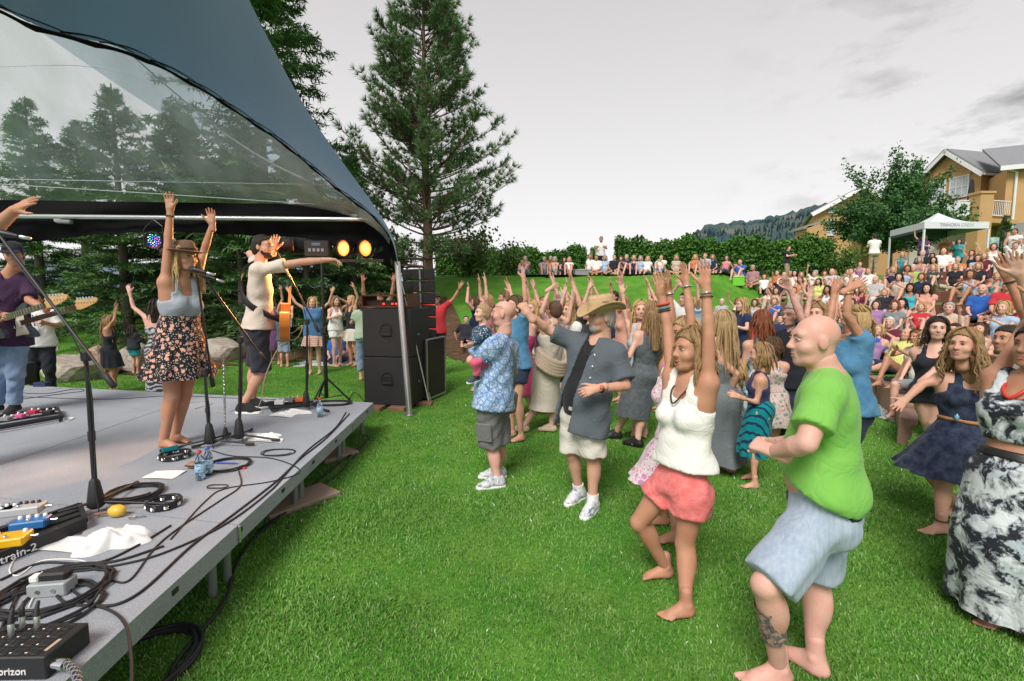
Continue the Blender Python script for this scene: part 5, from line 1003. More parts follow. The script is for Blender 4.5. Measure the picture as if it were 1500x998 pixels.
# ---------------------------------------------------------------- hand (right): wrist at origin, fingers +Z, palm +Y, thumb -X
def hand_vq(kind, vox=.0046):
    curl, spread, thumb = {'open': (.10, .16, 0), 'relax': (.42, .04, .3), 'fist': (1.25, .02, .9), 'flat': (.06, .03, .25), 'grip': (.95, .03, .8)}[kind]
    P = [_cap((0, 0, -.055), (0, 0, .02), .0245, .0255, 1.2, (1, 0, 0), k=.015)]
    for i, x in enumerate((-.028, -.0095, .0095, .027)):
        P.append(_cap((x * .45, 0, .022), (x, 0, .088 - abs(x) * .12), .0165, .0125, k=.014))
    for i, (x, l) in enumerate(zip((-.029, -.0097, .0098, .028), (.073, .082, .076, .060))):
        p = np.array([x, 0, .088 - abs(x) * .15]); a = 0; sp = (x / .028) * spread; cc = curl * (1 + .12 * i); r = .0096 if i < 3 else .0084
        for s_, f in enumerate((.42, .32, .26)):
            a += cc * (1 if s_ else .8); d = np.array([math.sin(sp) * math.cos(a), math.sin(a), math.cos(sp) * math.cos(a)]); q = p + d * l * f; P.append(_cap(p, q, r, r * .91, k=.004)); r *= .91; p = q
    t0 = np.array([-.020, .006, .018]); t1 = np.array([-.044 + .01 * thumb, .014 + .012 * thumb, .045]); out = .75 - .55 * thumb
    t2 = t1 + .036 * nrm([-out, .25 + .5 * thumb, .8]); t3 = t2 + .028 * nrm([-out * .5, .35 + .6 * thumb, .9])
    P += [_cap(t0, t1, .0175, .0125, k=.014), _cap(t1, t2, .0118, .0105, k=.005), _cap(t2, t3, .0105, .0085, k=.004), _ell((-.022, .010, .035), (.016, .012, .026), k=.012)]
    return sdf(P, vox)
_HD = {}
def hand_cached(kind, vox):
    if (kind, vox) not in _HD: _HD[(kind, vox)] = hand_vq(kind, vox)
    return _HD[(kind, vox)]
# ---------------------------------------------------------------- foot (right): ankle at origin, toes +Y, sole z=-.075, big toe -X
def foot_vq(vox=.0055):
    P = [_ell((0, -.026, -.046), (.031, .036, .032), k=.02), _cap((0, 0, .07), (0, -.004, -.02), .033, .036, k=.02), _cap((0, .0, -.018), (-.006, .085, -.046), .036, .026, k=.025), _cap((0, -.01, -.05), (-.002, .115, -.056), .03, .0205, 1.45, (1, 0, 0), k=.02), _ell((-.030, -.004, -.0), (.012, .013, .013), k=.012), _ell((.030, -.008, -.004), (.012, .013, .013), k=.012)]
    for i, (x, y, l, r) in enumerate(((-.031, .128, .050, .0125), (-.010, .134, .040, .0092), (.006, .130, .036, .0088), (.020, .122, .032, .0084), (.033, .110, .028, .0082))):
        P.append(_cap((x * .9, y - .02, -.055), (x * 1.05, y + l - .02, -.063), r * 1.05, r, k=.005))
    def post(D, X, Y, Z): return np.maximum(D, -.0745 - Z)
    return sdf(P, vox, post=post)
def shoe_vq(vox=.007, kind='sneaker'):
    P = [_cap((0, -.03, -.035), (0, .10, -.045), .040, .036, 1.12, (1, 0, 0), k=.02), _cap((0, .09, -.05), (-.004, .155, -.052), .034, .028, 1.25, (1, 0, 0), k=.02), _cap((0, -.02, -.03), (0, -.012, .005), .042, .042, k=.02), _cap((0, .01, .01), (0, .08, -.02), .036, .03, k=.02)]
    sub = [_cap((0, -.012, .0), (0, -.012, .09), .035, .036, k=.004)]
    return sdf(P, vox, sub, lambda D, X, Y, Z: np.maximum(D, -.068 - Z))
def sole_vq(vox=.007):
    P = [_cap((0, -.035, -.07), (0, .06, -.07), .042, .040, 1.08, (1, 0, 0), k=.01), _cap((0, .06, -.07), (-.004, .162, -.07), .040, .033, 1.2, (1, 0, 0), k=.01)]
    return sdf(P, vox, (), lambda D, X, Y, Z: np.maximum(D, np.maximum(Z + .055 - .04 * np.clip(Y - .13, 0, 1), -.086 - Z)))
_FT = {}
def foot_cached(kind, vox):
    if (kind, vox) not in _FT: _FT[(kind, vox)] = foot_vq(vox) if kind == 'bare' else (sole_vq(vox) if kind == 'sole' else shoe_vq(vox))
    return _FT[(kind, vox)]
def place(vq, o, M, sc=1., mirror=False):
    v, q = vq; v = v * sc
    if mirror: v = v * np.array([-1, 1, 1]); q = q[:, ::-1]
    return v @ np.asarray(M).T + o, q
# ---------------------------------------------------------------- shared small meshes
def _eye():
    b = MB(); b.lathe([(.0001, .0128), (.0035, .0124), (.0064, .0108), (.0066, .0107), (.0095, .0084), (.0125, .0), (.009, -.009)], 10, (0, 0, 0), frame((0, 1, 0))); me = None
    b.m4 = [1] * 20 + [0] * (len(b.m4) - 20); return npmesh('eye', np.concatenate(b.v), [np.concatenate(b.f4)], (mat('eye_white', (.50, .47, .44), .35, 0, spec=.4), mat('eye_dark', (.035, .028, .022), .2, 0, spec=.6)), True, b.m4)
EYE = _eye()
M_LASH = mat('lashes', (.10, .05, .035), .6, 0); M_LIP = mat('lips', (.50, .17, .15), .5, .1); M_LIPM = mat('lips_pale', (.50, .24, .19), .55, .1); M_TEETH = mat('teeth', (.78, .75, .70), .3, 0); M_MOUTH = mat('mouth_dark', (.12, .03, .03), .6)
def skin(t):
    c = {'fair': (.64, .41, .32), 'mid': (.58, .345, .25), 'tan': (.48, .26, .17), 'pink': (.64, .385, .32), 'dark': (.20, .10, .065)}[t]
    return mat('skin_' + t, c, .48, .16, 7, bump=.12, bscale=70, spec=.3, sss=.1, pat='denim', col2=tuple(x * y for x, y in zip(c, (1.06, .88, .84))), pscale=16)
def hairm(t):
    c = {'blonde': (.50, .33, .15), 'dirty': (.31, .19, .09), 'brown': (.10, .055, .03), 'dark': (.028, .017, .012), 'grey': (.38, .37, .35), 'white': (.62, .60, .56), 'red': (.22, .07, .03), 'light': (.42, .28, .14)}[t]
    return mat('hair_' + t, c, .45, .6, 48, bump=.8, bscale=85, spec=.35, stretch=(1, 1, .10))
# ---------------------------------------------------------------- the figure
class Fig: pass
def solve2(a, c, l1, l2, hint):
    a = np.asarray(a, float); c = np.asarray(c, float); d = c - a; L = np.linalg.norm(d); u = d / (L + 1e-9)
    if L > (l1 + l2) * .999: c = a + u * (l1 + l2) * .999; L = (l1 + l2) * .999
    x = (l1 * l1 - l2 * l2 + L * L) / (2 * L); h = math.sqrt(max(0, l1 * l1 - x * x)); v = np.asarray(hint, float) - u * (np.asarray(hint) @ u); v = nrm(v); return a + u * x + v * h, c
def skeleton(J):
    """fills in whatever joints are missing. J: P pelvis, N neck base, head, fwd, s, sex, wr[2] (0 left, 1 right), el, kn, an, toe"""
    f = Fig(); f.__dict__.update(J); s = f.s; f.up = nrm(f.N - f.P); f.fwd = nrm(f.fwd); f.side = nrm(np.cross(f.fwd, f.up)); f.front = np.cross(f.up, f.side); f.L = np.linalg.norm(f.N - f.P)
    sw = (.172 if f.sex == 'm' else .150) * s; hw = .088 * s
    tw = getattr(f, 'twist', 0.); c, sn = math.cos(tw), math.sin(tw); f.sside = f.side * c + f.front * sn; f.sfront = np.cross(f.up, f.sside)
    if not hasattr(f, 'hip'): f.hip = [f.P - f.side * hw - f.up * .01 * s, f.P + f.side * hw - f.up * .01 * s]
    if not hasattr(f, 'sh'):
        f.sh = []
        for i, sg in enumerate((-1, 1)):
            p = f.N + f.sside * sw * sg - f.up * .062 * s; t = (f.el[i] if f.el[i] is not None else f.wr[i]) if f.wr[i] is not None else p - f.up
            r = max(0, nrm(t - p) @ f.up); f.sh.append(p + f.up * .06 * s * r - f.sside * sg * .022 * s * r)
    f.el = list(f.el); f.wr = list(f.wr)
    for i, sg in enumerate((-1, 1)):
        if f.wr[i] is None: f.wr[i] = f.sh[i] - f.up * .50 * s + f.sside * sg * .10 * s + f.front * .06 * s
        if f.el[i] is None: f.el[i], f.wr[i] = solve2(f.sh[i], f.wr[i], .285 * s, .255 * s, f.sside * sg * .6 - f.front * .5 - f.up * .4)
    f.kn = list(f.kn)
    for i in (0, 1):
        if f.kn[i] is None:
            ld = np.linalg.norm(f.hip[i] - f.an[i]); f.kn[i], f.an[i] = solve2(f.hip[i], f.an[i], min(.43 * s, .504 * ld), min(.425 * s, .501 * ld), f.fwd)
    return f
def torso_prims(f, g=0., fat=None):
    s, P, N, up, sd, fr, L = f.s, f.P, f.N, f.up, f.side, f.front, f.L; m = f.sex == 'm'; ft = getattr(f, 'fat', 0.) if fat is None else fat; M = np.stack([sd, fr, up], 1); ss, sf = f.sside, f.sfront; Ms = np.stack([ss, sf, up], 1)
    o = [_ell(P + up * .02 * s, np.array([(.156 if m else .150) + .02 * ft, .106 + .02 * ft, .125]) * s + g, M, k=.05), _ell(P + sd * .072 * s - fr * .048 * s - up * .045 * s, np.full(3, .088 * s + g), M, k=.04), _ell(P - sd * .072 * s - fr * .048 * s - up * .045 * s, np.full(3, .088 * s + g), M, k=.04),
         _cap(P + up * L * .20, P + up * L * .42, (.096 if m else .083) * s + g + .02 * ft, (.098 if m else .080) * s + g + .015 * ft, 1.36 if m else 1.30, sd, k=.06),
         _ell(P + up * L * .62 + fr * .004, np.array([.148 if m else .123, .110 if m else .094, .165]) * s + g, Ms, k=.06),
         _cap(N - up * .105 * s - ss * .085 * s, N - up * .105 * s + ss * .085 * s, (.083 if m else .068) * s + g, (.083 if m else .068) * s + g, k=.05)]
    for i, sg in enumerate((-1, 1)):
        o += [_cap(N - up * .015 * s + ss * sg * .03 * s, f.sh[i], .052 * s + g, .048 * s + g, k=.05), _cap(f.sh[i], P + up * L * .62 + ss * sg * .09 * s, .048 * s + g, .07 * s + g, k=.05)]
        if not m: o.append(_ell(P + up * L * .66 + ss * sg * .066 * s + sf * .078 * s, np.array([.058, .055, .060]) * s + g, Ms, k=.03))
    if ft > 0: o.append(_ell(P + up * L * .30 + fr * .05 * s, np.array([.13, .10, .12]) * s * (1 + .25 * ft) + g, M, k=.06))
    return o
def arm_prims(f, i, g=0., t=1.0, flat=False, gain=0.):
    """upper arm to fraction t (>1 goes on down the forearm)"""
    s = f.s * (1. if f.sex == 'm' else .86) * getattr(f, 'armw', 1.); a, e, w = f.sh[i], f.el[i], f.wr[i]; o = [_ell(a, np.full(3, .054 * s + g), k=.03)]
    u = min(t, 1.); o.append(_cap(a, a + (e - a) * u, .047 * s + g, (.047 + (.037 - .047) * u) * s + g + gain, k=.025, flat=flat and t <= 1))
    if t > 1:
        v = t - 1; m_ = e + (w - e) * .3; o.append(_cap(e, m_ if v > .3 else e + (w - e) * v, .035 * s + g, .038 * s + g, k=.006)); 
        if v > .3: o.append(_cap(m_, e + (w - e) * min(v, 1), .038 * s + g, (.038 + (.0255 - .038) * (min(v, 1) - .3) / .7) * s + g + gain, k=.006, flat=flat and v < 1))
    return o
def leg_prims(f, i, g=0., t=2.0, flat=False, gain=0.):
    s = f.s * getattr(f, 'legw', 1.) ; h, k, a = f.hip[i], f.kn[i], f.an[i]; u = min(t, 1.); o = [_cap(h, h + (k - h) * u, .084 * s + g, (.084 - .032 * u) * s + g + gain, k=.04, flat=flat and t <= 1)]
    if t > 1:
        v = t - 1; bk = -nrm(f.fwd - nrm(a - k) * (f.fwd @ nrm(a - k)))
        o += [_cap(k, k + (a - k) * v, .050 * s + g, (.050 - .016 * v) * s + g + gain, k=.012, flat=flat and v < 1)]
        if v > .4: o.append(_ell(k + (a - k) * .28 + bk * .020 * s, np.array([.047, .05, .105]) * s + g, np.stack([np.cross(nrm(k - a), bk), bk, nrm(k - a)], 1), k=.03))
        o.append(_ell(k - bk * .020 * s, np.array([.034, .034, .042]) * s + g, k=.02))
    return o
def wrinkle(amp, fr, seed=0):
    def fn(X, Y, Z): return amp * (np.sin(X * fr + 2.1 * np.sin(Z * fr * .45 + seed) + seed) * np.sin(Z * fr * .8 + 1.7 * np.sin(Y * fr * .6 + X * fr * .5 + seed)) + .5 * np.sin((X + Y) * fr * 1.3 - Z * fr * 1.9 + seed * 2))
    return fn
def figure(name, label, J, skn='mid', clothes=(), hair=('short', 'brown'), feet='bare', hands=('open', 'open'), vox=.0165, base=None, group=None, face=True, mouth='smile', hd=None, cat='person', shoem=None, solem=None, lip=None, parent=None):
    f = skeleton(J); s = f.s; hs = s * (.98 if f.sex == 'm' else .945) * getattr(f, 'hscale', 1.); 
    base = np.asarray(base if base is not None else (0, 0, 0), float); root = empty(name, base, label, cat, group); f.root = root
    # --- body
    tp = torso_prims(f); P = list(tp)
    for i in (0, 1): P += arm_prims(f, i, t=2.); P += leg_prims(f, i)
    hf = nrm(f.hface if hasattr(f, 'hface') else f.fwd); hup = nrm(getattr(f, 'hup', f.up * .35 + np.array([0, 0, .65]))); hsd = nrm(np.cross(hf, hup)); hf = np.cross(hup, hsd); HM = np.stack([hsd, hf, hup], 1); f.HM = HM; f.hs = hs
    nb = f.head + HM @ np.array([0, -.03, -.09]) * hs; nr = (.056 if f.sex == 'm' else .046) * s
    P += [_cap(f.N - f.up * .03 * s, nb, nr * 1.12, nr, k=.035)]
    parts = [sdf(P, vox)]; fine = vox < .016
    parts.append(place(head_cached((f.sex, .0058 if fine else (.009 if vox < .02 else .0125), mouth == 'open')), f.head, HM, hs))
    hv = .0046 if vox < .011 else (.0058 if fine else (.0078 if vox < .02 else .0105)); f.hM = []
    for i in (0, 1):
        d = nrm(f.wr[i] - f.el[i]); d = nrm(getattr(f, 'hdir', (None, None))[i]) if getattr(f, 'hdir', (None, None))[i] is not None else d
        n = getattr(f, 'palm', (None, None))[i]; n = f.fwd if n is None else np.asarray(n, float); n = n - d * (n @ d)
        if np.linalg.norm(n) < .05: n = f.side * (1 if i == 0 else -1); n = n - d * (n @ d)
        n = nrm(n); M = np.stack([np.cross(n, d), n, d], 1); f.hM.append(M); sc = hs * (1.0 if f.sex == 'm' else .93)
        # right hand: x axis = n x d puts the thumb (-x) on the inner side when palm faces forward and fingers up
        parts.append(place(hand_cached(hands[i], hv), f.wr[i], M, sc, mirror=(i == 0)))
    fm = []
    for i in (0, 1):
        td = f.toe[i] if getattr(f, 'toe', None) is not None and f.toe[i] is not None else f.fwd; td = np.asarray(td, float)
        if not getattr(f, 'footfree', False): td = td * np.array([1, 1, 0])
        td = nrm(td); upv = np.array([0, 0, 1.]) if not getattr(f, 'footfree', False) else nrm(f.kn[i] - f.an[i]); sd_ = nrm(np.cross(td, upv)); M = np.stack([sd_, td, np.cross(sd_, td)], 1); fm.append(M)
        if feet == 'bare': parts.append(place(foot_cached('bare', .0058 if fine else (.009 if vox < .02 else .013)), f.an[i], M, s * (1.02 if f.sex == 'm' else .93), mirror=(i == 0)))
    V, Q = joinvq(parts); link('body', npmesh('body', V, Q, (skin(skn),)), root)
    if feet != 'bare':
        for i in (0, 1):
            o = link('shoe', npmesh('shoe', *place(foot_cached('shoe', .007 if fine else .011), f.an[i], fm[i], s, i == 0), (shoem or M_BLACK,)), root)
            if fine: link('sole', npmesh('sole', *place(foot_cached('sole', .007), f.an[i], fm[i], s, i == 0), (solem or M_WHITE,)), o)
    hl = lambda p: f.head + HM @ (np.asarray(p, float) * hs)
    f.hl = hl
    # --- face
    if face:
        for sg in (-1, 1):
            e = link('eye', EYE, root); e.matrix_local = Matrix([list(HM[r] * hs * np.array([1.0, .95, .52])) + [hl((sg * .0315, .0735, .0095))[r]] for r in range(3)] + [[0, 0, 0, 1]])
        bm_ = hairm(hair[1] if hair[1] not in ('blonde', 'white', 'light') else 'dirty')
        b = MB()
        for sg in (-1, 1):
            b.tube([hl((sg * x, y, z)) for x, y, z in ((.014, .0875, .0285), (.026, .086, .0335), (.038, .0775, .033), (.046, .069, .029))], np.array([.0028, .0036, .003, .0015]) * hs * (1.25 if f.sex == 'm' else .9), 5)
        b.build('eyebrows', bm_, root, smooth=True)['kind'] = 'stuff'; b = MB()
        for sg in (-1, 1): b.tube([hl((sg * x, y, z)) for x, y, z in ((.0185, .0835, .0125), (.026, .0875, .0172), (.034, .0870, .0178), (.042, .0820, .0135))], np.array([.0018, .0030, .0030, .0016]) * hs, 5)
        b.build('eyelids', M_LASH if f.sex == 'f' else skin(skn), root, smooth=True)['kind'] = 'stuff'
        lm = lip or (M_LIP if f.sex == 'f' else M_LIPM); b = MB()
        up_ = [(-.024, .0785, -.0565), (-.011, .0905, -.0535), (0, .0915, -.0550), (.011, .0905, -.0535), (.024, .0785, -.0565)]; dz = -.010 if mouth == 'open' else 0
        lo_ = [(-.022, .0785, -.059), (-.010, .0885, -.0665 + dz), (0, .090, -.0680 + dz), (.010, .0885, -.0665 + dz), (.022, .0785, -.059)]
        b.tube([hl(p) for p in spline(up_, 3)], .0032 * hs, 5); b.tube([hl(p) for p in spline(lo_, 3)], .0038 * hs, 5); b.build('lips', lm, root, smooth=True)
        if mouth in ('open', 'smile'):
            MB().tube([hl(p) for p in spline([(-.018, .079, -.0585), (0, .0885, -.0595), (.018, .079, -.0585)], 4)], .0033 * hs, 5).build('teeth', M_TEETH, root, smooth=True)
        if mouth == 'open': link('mouth', npmesh('mouth', *place(sdf([_ell((0, .083, -.064), (.016, .010, .009))], .004), f.head, HM, hs), (M_MOUTH,)), root)
    # --- hair
    hk = hair[0]
    if hk not in ('none', 'bald'):
        hm = hairm(hair[1]); long_ = hk in ('long', 'bob', 'pony', 'longwavy'); puff = .012 if hk in ('short', 'buzz') else .012
        if hk == 'buzz': puff = .006
        pr = [_ell((0, -.016, .030), (.0745 + puff, .093 + puff, .088 + puff), k=.01), _ell((0, -.055, -.03), (.062 + puff, .055 + puff, .07), k=.03)]
        if long_:
            pr += [_ell((sg * .060, -.03, -.035), (.028, .055, .075), k=.03) for sg in (-1, 1)]; Lq = hair[2] if len(hair) > 2 else .3
            if hk != 'pony': pr += [_cap((0, -.060, .0), (0, -.080 - .02 * (Lq > .2), -.05 - Lq * .86), .058, .030, 1.65, (1, 0, 0), k=.03)] + [_cap((sg * .072, -.015, .0), (sg * .088, .0, -.04 - Lq * .62), .026, .012, k=.03) for sg in (-1, 1)]
        fz = .055 if not long_ else .046
        def post(D, X, Y, Z):
            # open the face: in front of a slanting hairline nothing remains
            line = np.maximum(Y - (.048 if hk != 'buzz' else .04) + .9 * np.minimum(0, fz + .012 - Z) * 0 - np.clip((Z - fz) * 2.2, -.5, .5) * (Z > fz - .01), -1)
            face_ = np.where(Z < fz, Y - (.012 if not long_ else .014 + .02 * (Z < -.08)) - np.clip(Z + .02, -1, .1) * .25, Y - .03 - (Z - fz) * (1.9 if not long_ else 1.1))
            D = np.maximum(D, face_)
            if not long_: D = np.maximum(D, -(Z + .055 - np.clip(Y * .9, -.1, .06)))
            aa = np.arctan2(X, -Y - .016) * 1.0; return D + .0028 * np.sin(aa * 23 + 2 * np.sin(Z * 21) + 7 * (Z > .06) * (Z - .06)) + .0018 * np.sin(aa * 41 + Z * 30)
        link('hair', npmesh('hair', *place(sdf(pr, .007 if fine else (.010 if vox < .02 else .013), (), post), f.head, HM, hs), (hm,)), root)
        if long_:
            rs = np.random.RandomState(int(abs(f.head[0] * 991 + f.head[2] * 77)) % 9999); b = MB(); Lh = hair[2] if len(hair) > 2 else (.16 if hk == 'bob' else .42); nl = 64 if fine else (44 if vox < .02 else 12)
            dn = np.array([0, 0, -1.]); wav = .016 if hk == 'longwavy' else .005
            for q in range(nl):
                a = rs.uniform(-1, 1) * 2.75; ae = np.clip(a, -1.95, 1.95) * rs.uniform(.93, 1.0); lift = rs.uniform(.0, .012); pl = []
                for e, t in ((1.35, 0), (1.0, .25), (.6, .55), (.2, .85), (-.1, 1)):      # over the skull
                    aa = a + (ae - a) * t; rr = math.cos(e); pl.append(((.0745 + .019 + lift) * math.sin(aa) * rr, -.016 - (.093 + .016 + lift) * math.cos(aa) * rr, .030 + (.088 + .017 + lift) * math.sin(e)))
                L_ = Lh * rs.uniform(.78, 1.05); pts = [hl(p_) for p_ in pl]; p0 = pts[-1]; out = HM @ nrm([math.sin(ae), -math.cos(ae), 0])
                if hk == 'pony':
                    tgt = hl((0, -.125, .03)); pts = pts[:3] + [tgt] + [tgt - HM[:, 1] * (.02 + .02 * t) + HM[:, 0] * rs.normal(0, .012) + dn * L_ * t for t in (.3, .65, 1)]
                else:
                    for t in np.linspace(.15, 1, 6): pts.append(p0 + out * (.006 + .022 * min(1, t * 1.6) * (1 if Lh > .2 else .4)) + dn * L_ * t - f.sfront * .02 * t * (1 if abs(ae) < 1.2 else -1.2) + out * wav * math.sin(t * 12 + q) + HM[:, 0] * wav * math.cos(t * 9 + q * 2))
                pts = spline(pts, 2); b.tube(pts, np.interp(np.linspace(0, 1, len(pts)), [0, .2, .75, 1], [.004, .0078, .0068, .0015]) * (.85 if fine else (.8 if vox < .02 else 1.4)), 5 if vox < .02 else 4, False, sx=1.35)
            b.build('hair_locks', hm, root, smooth=True)['kind'] = 'stuff'
    # --- clothes
    wv = vox * (1.0 if fine else 1.0)
    for ci, c in enumerate(clothes): CL[c[0]](f, root, wv, *c[1:])
    return root, f
CL = {}
def cl_top(f, root, vox, m, hem=-.03, sleeve=.55, g=.011, neck='round', gain=.014, name='shirt', wr=(.003, 26), drop=0., open_=None, tilt=0.):
    """hem: fraction of torso length below (negative) or above the pelvis; sleeve: 0 none, <=1 upper arm, 2 wrist"""
    P = torso_prims(f, g); s = f.s
    if sleeve > 0:
        for i in (0, 1): P += arm_prims(f, i, g * .9, sleeve, True, gain)
    if hem < -.02 or (hem < .3 and name in ('shirt', 'tank_top') and sleeve + (name == 'tank_top') > .05):
        P.append(_cap(f.P + f.up * f.L * max(.35, hem + .2), f.P + f.up * f.L * hem, (.108 + .02 * getattr(f, 'fat', 0)) * s + g, (.120 + .02 * getattr(f, 'fat', 0)) * s + g + .012, 1.42, f.side, k=.04)); P.append(_cap(f.P + f.up * f.L * .1 - f.front * .045 * s, f.P + f.up * f.L * hem - f.front * .05 * s, .09 * s + g, .094 * s + g + .008, 1.7, f.side, k=.04))
    h0 = f.P + f.up * f.L * hem; up = f.up; W_ = wrinkle(wr[0], wr[1], float(f.P[0] * 7 % 6))
    sub = [_cap(f.N + f.up * .005, f.N + f.up * .2, .062 * s, .075 * s, k=.006)] if neck != 'v' else [_cap(f.N + f.sfront * .02 - f.up * .01, f.N + f.up * .2, .062 * s, .09 * s, k=.006), _cap(f.N + f.sfront * .13 * s - f.up * .10 * s, f.N + f.sfront * .06 * s + f.up * .06, .012, .05 * s, k=.008)]
    def post(D, X, Y, Z):
        D = D + W_(X, Y, Z); h = (X - h0[0]) * up[0] + (Y - h0[1]) * up[1] + (Z - h0[2]) * up[2]; D = np.maximum(D, -h + (tilt * ((X - h0[0]) * f.front[0] + (Y - h0[1]) * f.front[1] + (Z - h0[2]) * f.front[2]) if tilt else 0))
        if neck == 'tank':
            n0 = f.N; q = [(X - n0[0]) * e[0] + (Y - n0[1]) * e[1] + (Z - n0[2]) * e[2] for e in (f.sside, f.sfront, f.up)]
            strap = np.abs(np.abs(q[0]) - .072 * s) - .024 * s; cut = q[2] + (.105 if drop == 0 else drop) * s - np.clip(np.abs(q[0]) - .03 * s, 0, .05) * .6
            D = np.maximum(D, np.minimum(cut, strap)); D = np.maximum(D, np.abs(q[0]) - (.128 * s + np.clip(-q[2] - .14 * s, 0, .04) * 2.))
        if neck == 'strapless':
            n0 = f.N; q2 = (X - n0[0]) * up[0] + (Y - n0[1]) * up[1] + (Z - n0[2]) * up[2]; D = np.maximum(D, q2 + .15 * s)
        if open_:
            n0 = f.N; q = [(X - n0[0]) * e[0] + (Y - n0[1]) * e[1] + (Z - n0[2]) * e[2] for e in (f.sside, f.sfront, f.up)]; wdt = open_[1] + (open_[2] - open_[1]) * np.clip(-q[2] / (f.L * (1 - hem)), 0, 1)
            D = np.maximum(D, np.minimum(wdt - np.abs(q[0] - open_[0] - open_[3] * q[2]), q[1]))
        return D
    return link(name, npmesh(name, *sdf(P, vox, sub, post), (m,)), root)
CL['top'] = cl_top
def cl_legs(f, root, vox, m, t=.85, g=.014, gain=.022, waist=.20, name='shorts', wr=(.0055, 27)):
    s = f.s; P = [p for p in torso_prims(f, min(g, .009))[:4]]
    for i in (0, 1): P += leg_prims(f, i, g, t, True, gain)
    w0 = f.P + f.up * f.L * waist; up = f.up; W_ = wrinkle(wr[0], wr[1], 2.)
    def post(D, X, Y, Z): return np.maximum(D + W_(X, Y, Z), (X - w0[0]) * up[0] + (Y - w0[1]) * up[1] + (Z - w0[2]) * up[2])
    return link(name, npmesh(name, *sdf(P, vox, (), post), (m,)), root)
CL['legs'] = cl_legs
def cl_skirt(f, root, vox, m, top=.22, q=.5, flare=(.24, .20), folds=9, amp=.10, name='skirt', hip=(.192, .160), tilt=0., top_r=None):
    """loft from the waist to the fraction q of the way pelvis -> ankles"""
    s = f.s; Kn = (f.kn[0] + f.kn[1]) / 2; An = (f.an[0] + f.an[1]) / 2; Wt = f.P + f.up * f.L * top; n = 72; a = np.linspace(0, 2 * math.pi, n, endpoint=False)
    path = np.array([Wt, f.P + f.up * .02, Kn * .4 + f.P * .6 + np.array([0, 0, -.03 * s]), Kn, An]); l1, l2 = np.linalg.norm(Kn - f.P), np.linalg.norm(An - Kn); cum = np.array([-top * f.L, 0, l1 / 2, l1, l1 + l2]); fm = wm = getattr(f, 'fat', 0) * .02
    ts = np.linspace(0, 1, 22); V = []; end = q * (l1 + l2); w0 = top_r or ((.118 + wm) * s + .012, (.092 + wm) * s + .012)
    for t in ts:
        d = -top * f.L + (end + top * f.L) * t; c = np.array([np.interp(d, cum, path[:, k]) for k in range(3)]); 
        if d < 0: u_ = 1 + d / (top * f.L + 1e-9); u_ = u_ * u_ * (3 - 2 * u_); ra, rb = w0[0] + (hip[0] * s + fm - w0[0]) * u_, w0[1] + (hip[1] * s + fm - w0[1]) * u_
        else: u_ = d / end; ra, rb = hip[0] * s + fm + (flare[0] * s - hip[0] * s) * u_, hip[1] * s + fm + (flare[1] * s - hip[1] * s) * u_
        k = max(0, t - .15) ** 1.2; mod = 1 + amp * k * (np.sin(folds * a + 1.3 * np.sin(2 * a) + 2 * t) + .45 * np.sin((folds * 2 - 3) * a + t * 3 + 1)); axx = f.side * 1; ay = nrm(f.front * (1 - t) + f.fwd * t * np.array([1, 1, 0]) + 1e-6); back = -f.front * (.012 if top_r else .028) * s * math.sin(min(1, t * 2.4) * math.pi)
        zz = tilt * t * np.sin(a)[:, None] * np.array([0, 0, 1.]); V.append(c + back + (ra * np.cos(a) * mod)[:, None] * axx + (rb * np.sin(a) * mod)[:, None] * ay + zz)
    V = np.array(V); V = np.concatenate([V, V[:, :1]], 1); b = MB().grid(V, True)
    inn = V[-4:][::-1].copy(); c = inn.mean((0, 1)); inn[..., :2] = c[:2] + (inn[..., :2] - c[:2]) * .975; b.grid(inn, True)
    # weld seam ring visually by smooth shading
    return b.build(name, m, root, smooth=True)
CL['skirt'] = cl_skirt
def cl_belt(f, root, vox, m, h=.15, g=.016, wd=.018, name='belt', buckle=None):
    c = f.P + f.up * f.L * h; up = f.up
    def post(D, X, Y, Z): return np.maximum(D, np.abs((X - c[0]) * up[0] + (Y - c[1]) * up[1] + (Z - c[2]) * up[2]) - wd)
    o = link(name, npmesh(name, *sdf(torso_prims(f, g)[:5], min(vox, .009), (), post), (m,)), root)
    if buckle: MB().box(c + f.front * (.125 * f.s + g), (.022, .010, .018), np.stack([f.side, f.front, f.up], 1), .004).build('buckle', M_CHROME, o)
    return o
CL['belt'] = cl_belt
def band(root, f, i, off, r, w, m, name='bracelet', t=None):       # ring round a forearm, off metres up from the wrist
    d = nrm(f.el[i] - f.wr[i]); c = f.wr[i] + d * off; M = frame(d); a = np.linspace(0, 2 * math.pi, 18, endpoint=False); P = c + r * (np.cos(a)[:, None] * M[:, 0] + np.sin(a)[:, None] * M[:, 1]); return MB().tube(P, w, 6, closed=True).build(name, m, root, smooth=True)
